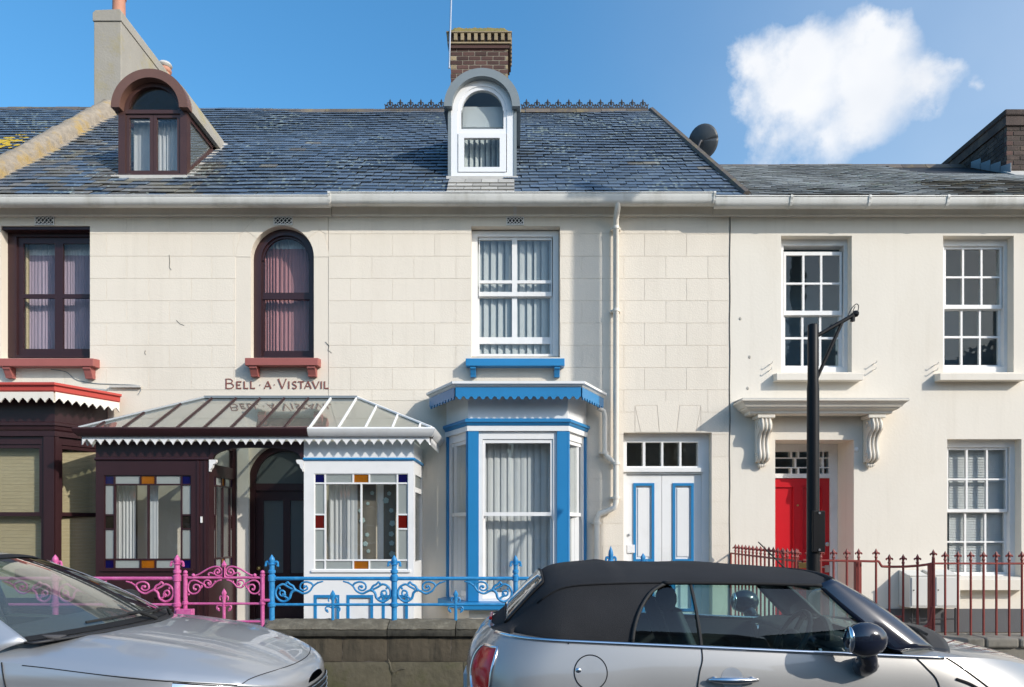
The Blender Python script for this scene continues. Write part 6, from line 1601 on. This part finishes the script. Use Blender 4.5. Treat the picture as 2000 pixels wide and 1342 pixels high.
top.build('fabric_roof', 'soft_top', mc, weld=True, smooth=60)
def on_low(u, t, e): v, w = low(u, t); return Wd(u, v+e, w)
for sg in (1, -1):
    fix = lambda p: (p[0], YC+(p[1]-YC)*sg, p[2])
    M().tube([fix(on_low(u, .995, .004)) for u in [.45+(HD-.47)*i/40 for i in range(41)]], .008, 6).build('roof_seam', 'soft_top', mc, smooth='all')
    M().tube([fix(on_low(u, .985, .012)) for u in [1.19+(2.12-1.19)*i/30 for i in range(31)]], .012, 6).build('window_rail', 'gap', mc, smooth='all')
    M().tube([fix(on_low(qe(t), t, .008)) for t in [i/16 for i in range(17)]], .011, 6).build('window_edge', 'rubber', mc, smooth='all')
# rear window set in the fabric
def rw_f(s, t):
    u = .262+.235*s; vm = .46*(1-.25*s*0); v = vm*(2*t-1); k = 1-abs(v)/max(vr_(u), .05); k = max(0, k)
    w = rail(u)+(Tt(u)-rail(u))*(1-(1-k)**2.5)**.72; return (UX+u-.006, YC-v, w+.006)
M().grid(rw_f, 10, 20).build('rear_window', 'glass_rear', mc, smooth='all', solid=.006)
rim_ = [rw_f(0, t) for t in [i/12 for i in range(13)]]+[rw_f(s, 1) for s in [i/8 for i in range(1, 9)]]+[rw_f(1, 1-t) for t in [i/12 for i in range(1, 13)]]+[rw_f(1-s, 0) for s in [i/8 for i in range(1, 8)]]
M().tube(rim_, .007, 6, closed=True).build('rear_window_rim', 'gap', mc, smooth='all')
# side glass, pillars and windscreen
def apil(t): return 2.36+(2.115-2.36)*t      # rear edge of the A pillar by height
bl_ = lambda t: 1.378+(1.352-1.378)*t
for sg in (1, -1):
    for (ua, ub, nm) in ((lambda t: qe(t)+.012, lambda t: bl_(t)-.008, 'quarter_window'), (lambda t: bl_(t)+.008, lambda t: apil(t)+.13*(1-t)**1.5, 'door_window')):
        def gf(s, t):
            u = ua(t)+(ub(t)-ua(t))*s; v, w = low(u, t*.985); return Wd(u, sg*(v-.010), w)
        M().grid(gf, 18, 8).build(nm, 'glass_car', mc, smooth='all')
    M().tube([Wd(bl_(t), sg*(low(bl_(t), t)[0]+.0), low(bl_(t), t)[1]) for t in [i/8 for i in range(9)]], .010, 6).build('window_divider', 'rubber', mc)
def ws(s, t):
    v = 2*t-1; u_t = 2.20+.075*(1-v*v); u_b = 2.72+.20*(1-v*v); hw = .615+(.735-.615)*s
    u = u_t+(u_b-u_t)*s; w = (1.333+.012*(1-v*v))+(.945-1.333)*s+.03*math.sin(PI*s)+.02*(1-v*v)*s
    return Wd(u, v*hw, w)
M().grid(ws, 10, 20).build('windscreen', 'glass_screen', mc, smooth='all')
for sg in (1, -1):
    def pil(q, s):
        t = 1-q; ue = apil(t)+.13*(1-t)**1.5; v, w = low(ue, t*.985); A_ = Vector(Wd(ue-.012, sg*(v-.002), w)); B_ = Vector(ws(q, 1 if sg > 0 else 0))+Vector((.012, 0, .004))
        if s < 0: return A_+Vector((0, sg*.02, -.01))
        bul = math.sin(PI*min(1, max(0, s))); return A_+(B_-A_)*s+Vector((.012, -sg*.022, .016))*bul
    M().grid(lambda q, s: pil(min(1, q*1.0), s), 14, 8).build('windscreen_pillar', 'car_dark', mc, smooth='all', solid=.012)
M().tube([Vector(ws(0, t))+Vector((.0, 0, .004)) for t in [i/20 for i in range(21)]], .017, 8).build('windscreen_header', 'soft_top', mc, smooth='all')
def scut(s, t):
    v = 2*t-1; u = 2.70+.20*(1-v*v)+.16*s*(1-.3*abs(v)); return Wd(u, v*(.74+.02*s), .935+.055*(1-v*v)-.012*s+.004)
M().grid(scut, 4, 20).build('scuttle', 'car_trim', mc, smooth='all', solid=.01)
M().tube(catmull([Wd(2.93, .10, .992), Wd(2.88, .3, 1.0), Wd(2.78, .58, 1.01)], 6), .010, 6).build('wiper', 'rubber', mc)
# trim on the flank
def fl(u, w, e=.003): return Wd(u, side(u, w)+e, w)
def flm(u, w, e=.003): return Wd(u, -(side(u, w)+e), w)
for F_ in (fl, flm):
    M().tube([F_(u, belt(u)-.004, .002) for u in [.20+.03*i/5 for i in range(5)]+[.24+(2.74-.24)*i/50 for i in range(51)]], .012, 8).build('belt_strip', 'chrome', mc, smooth='all')
    M().tube(catmull([F_(1.376, belt(1.376)-.012), F_(1.374, .90), F_(1.35, .82), F_(1.335, .70), F_(1.34, .45), F_(1.36, .28)], 5), .0034, 5).build('door_gap', 'gap', mc)
    M().tube(catmull([F_(2.585, belt(2.585)-.012), F_(2.63, .86), F_(2.685, .78), F_(2.70, .60), F_(2.69, .30)], 5), .0034, 5).build('door_gap', 'gap', mc)
    M().tube(catmull([F_(2.76+.26*i/16, belt(2.76)-.004-.20*(i/16)**1.1, .003) for i in range(17)], 2), .0040, 5).build('bonnet_gap', 'gap', mc)
    M().tube([F_(.62, belt(.62)-.018), F_(.625, belt(.62)+.012)], .004, 5).build('strip_joint', 'gap', mc)
    h0 = [F_(1.395+.275*t, .800, .028+.020*math.sin(PI*t)) for t in [i/14 for i in range(15)]]
    M().tube(h0, [.010+.010*math.sin(PI*min(1, max(0, t/14))) for t in range(15)], 8).build('door_handle', 'chrome', mc, smooth='all')
    for t_ in (.12, .88): M().ball(F_(1.395+.275*t_, .80, .014), .022, 8, (1, 1, .8)).build('handle_foot', 'chrome', mc, smooth='all')
    cc = [(1.535+.062*math.cos(a), .80+.062*math.sin(a)) for a in [2*PI*i/24 for i in range(24)]]
    M().add([F_(1.535, .80, .0015)]+[F_(a, b, .0015) for a, b in cc], [(0, i+1, (i+1) % 24+1) for i in range(24)]).build('handle_recess', 'steel', mc, smooth='all')
M().tube([fl(.742+.093*math.cos(a), .835+.093*math.sin(a), .001) for a in [2*PI*i/40 for i in range(40)]], .0032, 5, closed=True).build('fuel_flap_gap', 'gap', mc)
M().add([fl(.742, .835, .004)]+[fl(.742+.089*math.cos(a), .835+.089*math.sin(a), .004) for a in [2*PI*i/40 for i in range(40)]], [(0, i+1, (i+1) % 40+1) for i in range(40)]).build('fuel_flap', 'car_grey', mc, smooth='all')
M().ball(fl(.672, .842, .0), .020, 8, (1, .4, 1)).build('flap_notch', 'chrome', mc, smooth='all')
# tail lamps on the rear corners
def corner(a, w):                          # a: 0 at the flank side of the lamp, 1 at the rear
    lo = lean(w); u = lo+.012+(.20-.012)*(1-a)**1.25; return u
for F_, nm in ((fl, 'tail_lamp'), (flm, 'tail_lamp')):
    def lamp(s, t, e=.010, grow=0.0):
        w = .665-grow+(.945+grow*.6-.665+grow)*t; q = .5+(s-.5)*(1+grow*4)*(1-.35*abs(2*t-1)**3)
        u = corner(.10+.62*q, w); bul = (1-(2*s-1)**4)*(1-(2*t-1)**4); return F_(u, w, e*(.3+.7*bul))
    M().grid(lambda s, t: lamp(s, t, .016), 12, 18).build(nm, 'tail_red', mc, smooth='all')
    ed = [lamp(0, t/16, .008) for t in range(17)]+[lamp(s/8, 1, .008) for s in range(1, 9)]+[lamp(1, 1-t/16, .008) for t in range(1, 17)]+[lamp(1-s/8, 0, .008) for s in range(1, 8)]
    M().tube(ed, .011, 7, closed=True).build('lamp_surround', 'chrome', mc, smooth='all')
M().tube([Wd(.158, v*.14, 1.05) for v in [-1+i/8 for i in range(17)]], .012, 6).build('brake_light', 'tail_red', mc, smooth='all')
# door mirrors
for sg in (1, -1):
    c = Vector(Wd(2.205, sg*1.005, 1.045)); o = M().ball(c, .118, 20, (1.0, .62, .80)).build('door_mirror', 'car_dark', mc, smooth='all')
    M().tube(catmull([c+Vector((.02, sg*.03, -.07)), c+Vector((.05, sg*.07, -.13)), Vector(Wd(2.27, sg*.86, .875)), Vector(Wd(2.28, sg*.80, .86))], 4), [.05]*5+[.06]*8, 12).build('mirror_stem', 'car_dark', o, smooth='all')
    M().ball(c+Vector((-.085, 0, 0)), .085, 14, (.25, .65, .85)).build('mirror_glass', 'chrome', o, smooth='all')
M().tube([Wd(2.17, -.05, 1.372), Wd(1.99, -.05, 1.55)], [.006, .004], 6).build('aerial', 'rubber', mc)
M().grid(lambda s, t: fl(2.79+.16*s, .685+.045*t, .010), 8, 3).build('side_scuttle', 'chrome', mc, smooth='all')
M().tube(catmull([fl(2.79, .80), fl(2.86, .775), fl(2.93, .735)], 4), .008, 6).build('scuttle_recess', 'gap', mc)
m = M()
for sg in (1, -1):
    for k in range(1): m.ball(Wd(3.45, sg*.56, .70), .13, 16, (.7, .8, 1))
m.build('headlamp', 'chrome', mc, smooth='all')
M().grid(lambda s, t: Wd(3.80, .45*(2*s-1), .34+.25*t), 8, 3).build('grille', 'gap', mc, solid=.02)
M().box(UX-.012, UX+.01, YC-.26, YC+.26, .60, .71).build('number_plate', 'white_paint', mc)

# ------------------------------------------------------------------ silver hatchback
sc = empty('silver_car', (-3.3, -5.05, 0), 'silver car with a sloping windscreen parked before the brown porch', 'car')
NX, YC2 = -1.35, -5.03; L2 = 4.3
def W2(u, v, w): return (NX-u, YC2-v, w)
ws2 = sm([(0, .60), (.12, .67), (.35, .735), (.7, .79), (1.1, .835), (1.5, .875), (2.2, .93), (3.2, .97), (4.0, 1.0), (4.4, 1.0)])
T2 = sm([(0, .64), (.06, .715), (.16, .755), (.35, .835), (.65, .925), (1.0, .985), (1.25, 1.005), (1.6, 1.01)])
def lean2(w): return .07*max(0, (w-.52)/.3)**2+.12*max(0, (.38-w)/.2)**2
def side2(u, w):
    a = u-lean2(w); k = 1.0; r = .95
    if a < r: k *= se((r-a)/r, 2.6, 2.5)
    b = L2-u
    if b < .6: k *= se((.6-b)/.6, 2.8, 3)
    g = 1-.07*max(0, (w-.70)/.3)**2-.08*max(0, (.45-w)/.25)**2+.012*math.exp(-((w-.80)/.035)**2)*(1 if u > .6 else 0)
    arch = .028*math.exp(-((u-.88)/.42)**4)*max(0, 1-abs(w-.60)/.35)+.02*math.exp(-((u-3.5)/.4)**4)*max(0, 1-abs(w-.6)/.35)
    return .905*k*g+arch
b2 = M(); ss2 = [.2*(i/26)**2.0 for i in range(27)]+[.2+.66*i/30 for i in range(1, 31)]+[1-.14*(1-i/12)**2 for i in range(1, 13)]
for sg in (1, -1):
    def f2(s, t):
        u = s*L2; w = .22+(ws2(u)-.22)*t; lo = lean2(w)+1e-4; u = lo+(L2-1e-4-lo)*s; w = .22+(ws2(u)-.22)*t; u = max(u, lean2(w)+1e-4); return W2(u, 0 if s in (0, 1) else sg*side2(u, w), w)
    b2.grid(f2, len(ss2)-1, 26, ss2)
    def bon2(s, t):
        u = .012+(1.62-.012)*s**1.5; w = ws2(u); u = max(u, lean2(w)+2e-4); k = 1-t; v = side2(u, w)*k
        z = w+max(0, T2(u)-w)*(max(0, 1-k**2.6))**.66
        z += .010*math.exp(-((k-.62)/.07)**2)*min(1, u*1.6)               # bonnet ridge
        return W2(u, sg*v, z)
    b2.grid(bon2, 40, 30)
b2.build('body', 'car_silver', sc, weld=True, smooth='all')
for u in (.88, 3.5):
    for sd_ in (1, -1): wheel(sc, W2(u, sd_*.80, .24), .33, .21, sd_)
M().box(NX-3.9, NX-.4, YC2-.72, YC2+.72, .18, .30).build('floor_pan', 'car_trim', sc)
M().box(NX-3.9, NX-1.6, YC2-.78, YC2+.78, .30, .80).build('cabin_floor', 'car_trim', sc)
m = M()
for sg in (1, -1): m.grid(lambda a, b: W2(1.5+2.5*a, sg*(side2(1.5+2.5*a, ws2(1.5+2.5*a))-.03), .75+(ws2(1.5+2.5*a)-.77)*b), 10, 2)
m.build('door_card', 'car_trim', sc)
# greenhouse
R2 = sm([(1.35, 1.06), (1.7, 1.20), (2.0, 1.33), (2.25, 1.43), (2.5, 1.485), (2.9, 1.51), (3.4, 1.495), (3.8, 1.44), (4.05, 1.36)])
def low2(u, t):
    b = ws2(u)+.004; rr_ = R2(u)-.085; vb2 = side2(u, ws2(u))-.012; v = vb2+(.60-vb2)*t**1.1+.02*math.sin(PI*t); return v, b+(rr_-b)*t
def upp2(u, k): return .60*(1-k), R2(u)-.085+.085*(1-(1-k)**2.4)**.7
m = M()
for sg in (1, -1):
    def rf(s, k):
        u = 2.28+(4.05-2.28)*s; v, w = upp2(u, k); return W2(u-.10*(1-(1-k)**2)*(1-s), sg*v, w)
    m.grid(rf, 24, 12)
    m.grid(lambda s, k: W2(4.05+.16*s, sg*.78*(1-k)*(1-.0*s) if s > .6 else sg*(.60+.18*s/.6)*(1-k), 1.36-.36*s+.0), 6, 6)
m.build('roof', 'car_silver', sc, weld=True, smooth=50)
for sg in (1, -1):
    M().tube([Vector(W2(2.28+.1*t, sg*low2(2.28+.1*t, 1)[0], low2(2.28+.1*t, 1)[1])) for t in [i*17.6/12 for i in range(13)]], .028, 8).build('roof_rail', 'car_silver', sc, smooth='all')
    def sg2(s, t):
        u = (1.66+.62*t)+(3.75-1.66-.62*t)*s; v, w = low2(u, t); return W2(u, sg*(v-.006), w)
    M().grid(sg2, 16, 6).build('side_window', 'glass_car', sc, smooth='all')
    for u in (2.75, 3.75): M().tube([W2(u+.05*t, sg*low2(u, t)[0], low2(u, t)[1]) for t in (0, .25, .5, .75, 1)], .03, 8).build('side_pillar', 'car_dark', sc)
    c = Vector(W2(1.86, sg*1.03, 1.05)); o = M().ball(c, .12, 16, (.75, .95, .70)).build('door_mirror', 'car_trim', sc, smooth='all')
    M().tube([c+Vector((.02, sg*.06, -.05)), Vector(W2(1.80, sg*.84, .96))], .03, 8).build('mirror_stem', 'car_trim', o)
    F2 = lambda u, w, e=.002: W2(u, sg*(side2(u, w)+e), w)
    M().tube(catmull([F2(1.56, ws2(1.56)), F2(1.53, .80), F2(1.50, .62), F2(1.53, .35)], 5), .0034, 5).build('door_gap', 'gap', sc)
    M().tube([F2(.28+1.16*t, ws2(.28+1.16*t)-.006, .001) for t in [i/24 for i in range(25)]], .0032, 5).build('bonnet_gap', 'gap', sc)
def bon_pt(u, k, sg, e=.002):
    w = ws2(u); v = side2(u, w)*k; return W2(u, sg*v, w+max(0, T2(u)-w)*(max(0, 1-k**2.6))**.66+e)
M().tube([bon_pt(.10+.16*abs(q)**2.5, min(1, abs(q)), 1 if q > 0 else -1, .001) for q in [-1+i/20 for i in range(41)]], .0032, 5).build('bonnet_lip', 'gap', sc)
def ws_2(s, t):
    v = 2*t-1; ut = 2.28-.10*(1-v*v); ub = 1.47-.30*(1-v*v); hw = .60+(.80-.60)*s; u = ut+(ub-ut)*s
    w = (1.385+.075*(1-v*v))+((.985+.025*(1-v*v))-(1.385+.075*(1-v*v)))*s+.03*math.sin(PI*s); return W2(u, v*hw, w)
M().grid(ws_2, 12, 24).build('windscreen', 'glass_screen', sc, smooth='all')
for sg in (1, -1):
    def pil2(q, s):
        t = 1-q; ue = 1.66+.62*t; v, w = low2(ue, t); A_ = Vector(W2(ue+.012, sg*v, w)); B_ = Vector(ws_2(q, 1 if sg > 0 else 0))+Vector((0, 0, .003))
        return A_+(B_-A_)*s+Vector((.012, -sg*.020, .016))*math.sin(PI*s)
    M().grid(pil2, 14, 8).build('windscreen_pillar', 'car_silver', sc, smooth='all', solid=.012)
M().grid(lambda s, t: Vector(ws_2(1-.045*s, t))+Vector((.012-.002*s, 0, .004)), 1, 24).build('windscreen_band', 'gap', sc, smooth='all')
M().grid(lambda s, t: Vector(ws_2(.06*s, t))+Vector((.006, 0, .004)), 1, 24).build('windscreen_band', 'gap', sc, smooth='all')
M().grid(lambda s, t: Vector(ws_2(1, t))+Vector((-.02+.10*s*(1-.4*abs(2*t-1)), 0, -.006-.004*s)), 3, 24).build('scuttle', 'car_trim', sc, smooth='all', solid=.012)
for (ta, tb, sa_) in ((.40, .80, .93), (.22, .52, .95)):
    P = [Vector(ws_2(sa_-.05*math.sin(PI*i/10)*0, ta+(tb-ta)*i/10))+Vector((.02, 0, .016)) for i in range(11)]
    o = M().tube(P, .009, 6).build('wiper', 'rubber', sc)
    M().tube([P[5]+Vector((0, 0, .008)), P[5]+Vector((.07, .02, .02)), Vector(ws_2(1, ta+(tb-ta)*.2))+Vector((.04, 0, .005))], [.008, .011, .013], 6).build('wiper_arm', 'rubber', o)
M().grid(lambda s, t: W2(1.35+.62*s, .72*(2*t-1), .99+.03*math.sin(PI*s)), 6, 8).build('dashboard', 'car_seat', sc, smooth='all', solid=.02)
for v in (-.38, .38):
    o = M().grid(lambda s, t: W2(2.55+.18*t-.08*math.sin(PI*(2*s-1)), v+.26*(1-.2*t)*math.cos(PI*(2*s-1)), .75+.50*t), 14, 5).build('seat_back', 'car_seat', sc, smooth='all')
    M().ball(W2(2.76, v, 1.33), .13, 12, (.5, .9, .7)).build('head_rest', 'car_seat', o, smooth='all')
c2 = Vector(W2(2.03, .38, 1.00)); t2 = Vector((.88, 0, .47)).normalized(); a1_ = Vector((0, 1, 0)); a2_ = t2.cross(a1_)
M().tube([c2+(a1_*math.cos(a)+a2_*math.sin(a))*.185 for a in [2*PI*i/28 for i in range(28)]], .016, 8, closed=True).build('steering_wheel', 'car_trim', sc, smooth='all')
M().box(*sorted((W2(2.02, 0, 0)[0], W2(1.99, 0, 0)[0])), YC2-.12, YC2+.12, 1.31, 1.37).build('inner_mirror', 'car_trim', sc, bevel=.01)
M().tube([W2(2.55, -.3, 1.49), W2(2.9, -.3, 1.75)], [.006, .004], 6).build('aerial', 'rubber', sc)
# lamps and grille
for sg in (1, -1):
    def hl2(s, t, e=.006):
        u = .07+.52*s; w0_, w1_ = .60+.03*s, .668+.095*s; w = w0_+(w1_-w0_)*t; w = min(w, ws2(u)-.014); return W2(max(u, lean2(w)+.002), sg*(side2(max(u, lean2(w)+.002), w)+e*(1-(2*t-1)**4)), w)
    M().grid(hl2, 16, 6).build('headlamp', 'chrome', sc, smooth='all')
    M().tube([hl2(s/16, 1, .006) for s in range(17)], .005, 5).build('lamp_edge', 'gap', sc)
def nose(v, w):
    lo, hi = lean2(w)+1e-4, .9
    for _ in range(30):
        mid = (lo+hi)/2
        if side2(mid, w) < abs(v): lo = mid
        else: hi = mid
    return lo
gr2 = M().grid(lambda s, t: W2(nose(.46*(2*s-1), .44+.15*t)-.006, .46*(2*s-1), .44+.15*t), 24, 5).build('grille', 'gap', sc, smooth='all')
for k in range(4): M().tube([W2(nose(.45*(2*i/20-1), .455+.04*k)-.012, .45*(2*i/20-1), .455+.04*k) for i in range(21)], .006, 5).build('grille_bar', 'chrome', gr2, smooth='all')
M().box(NX-lean2(.36)+.0, NX-lean2(.36)+.012, YC2-.26, YC2+.26, .30, .41).build('number_plate', 'white_paint', sc)
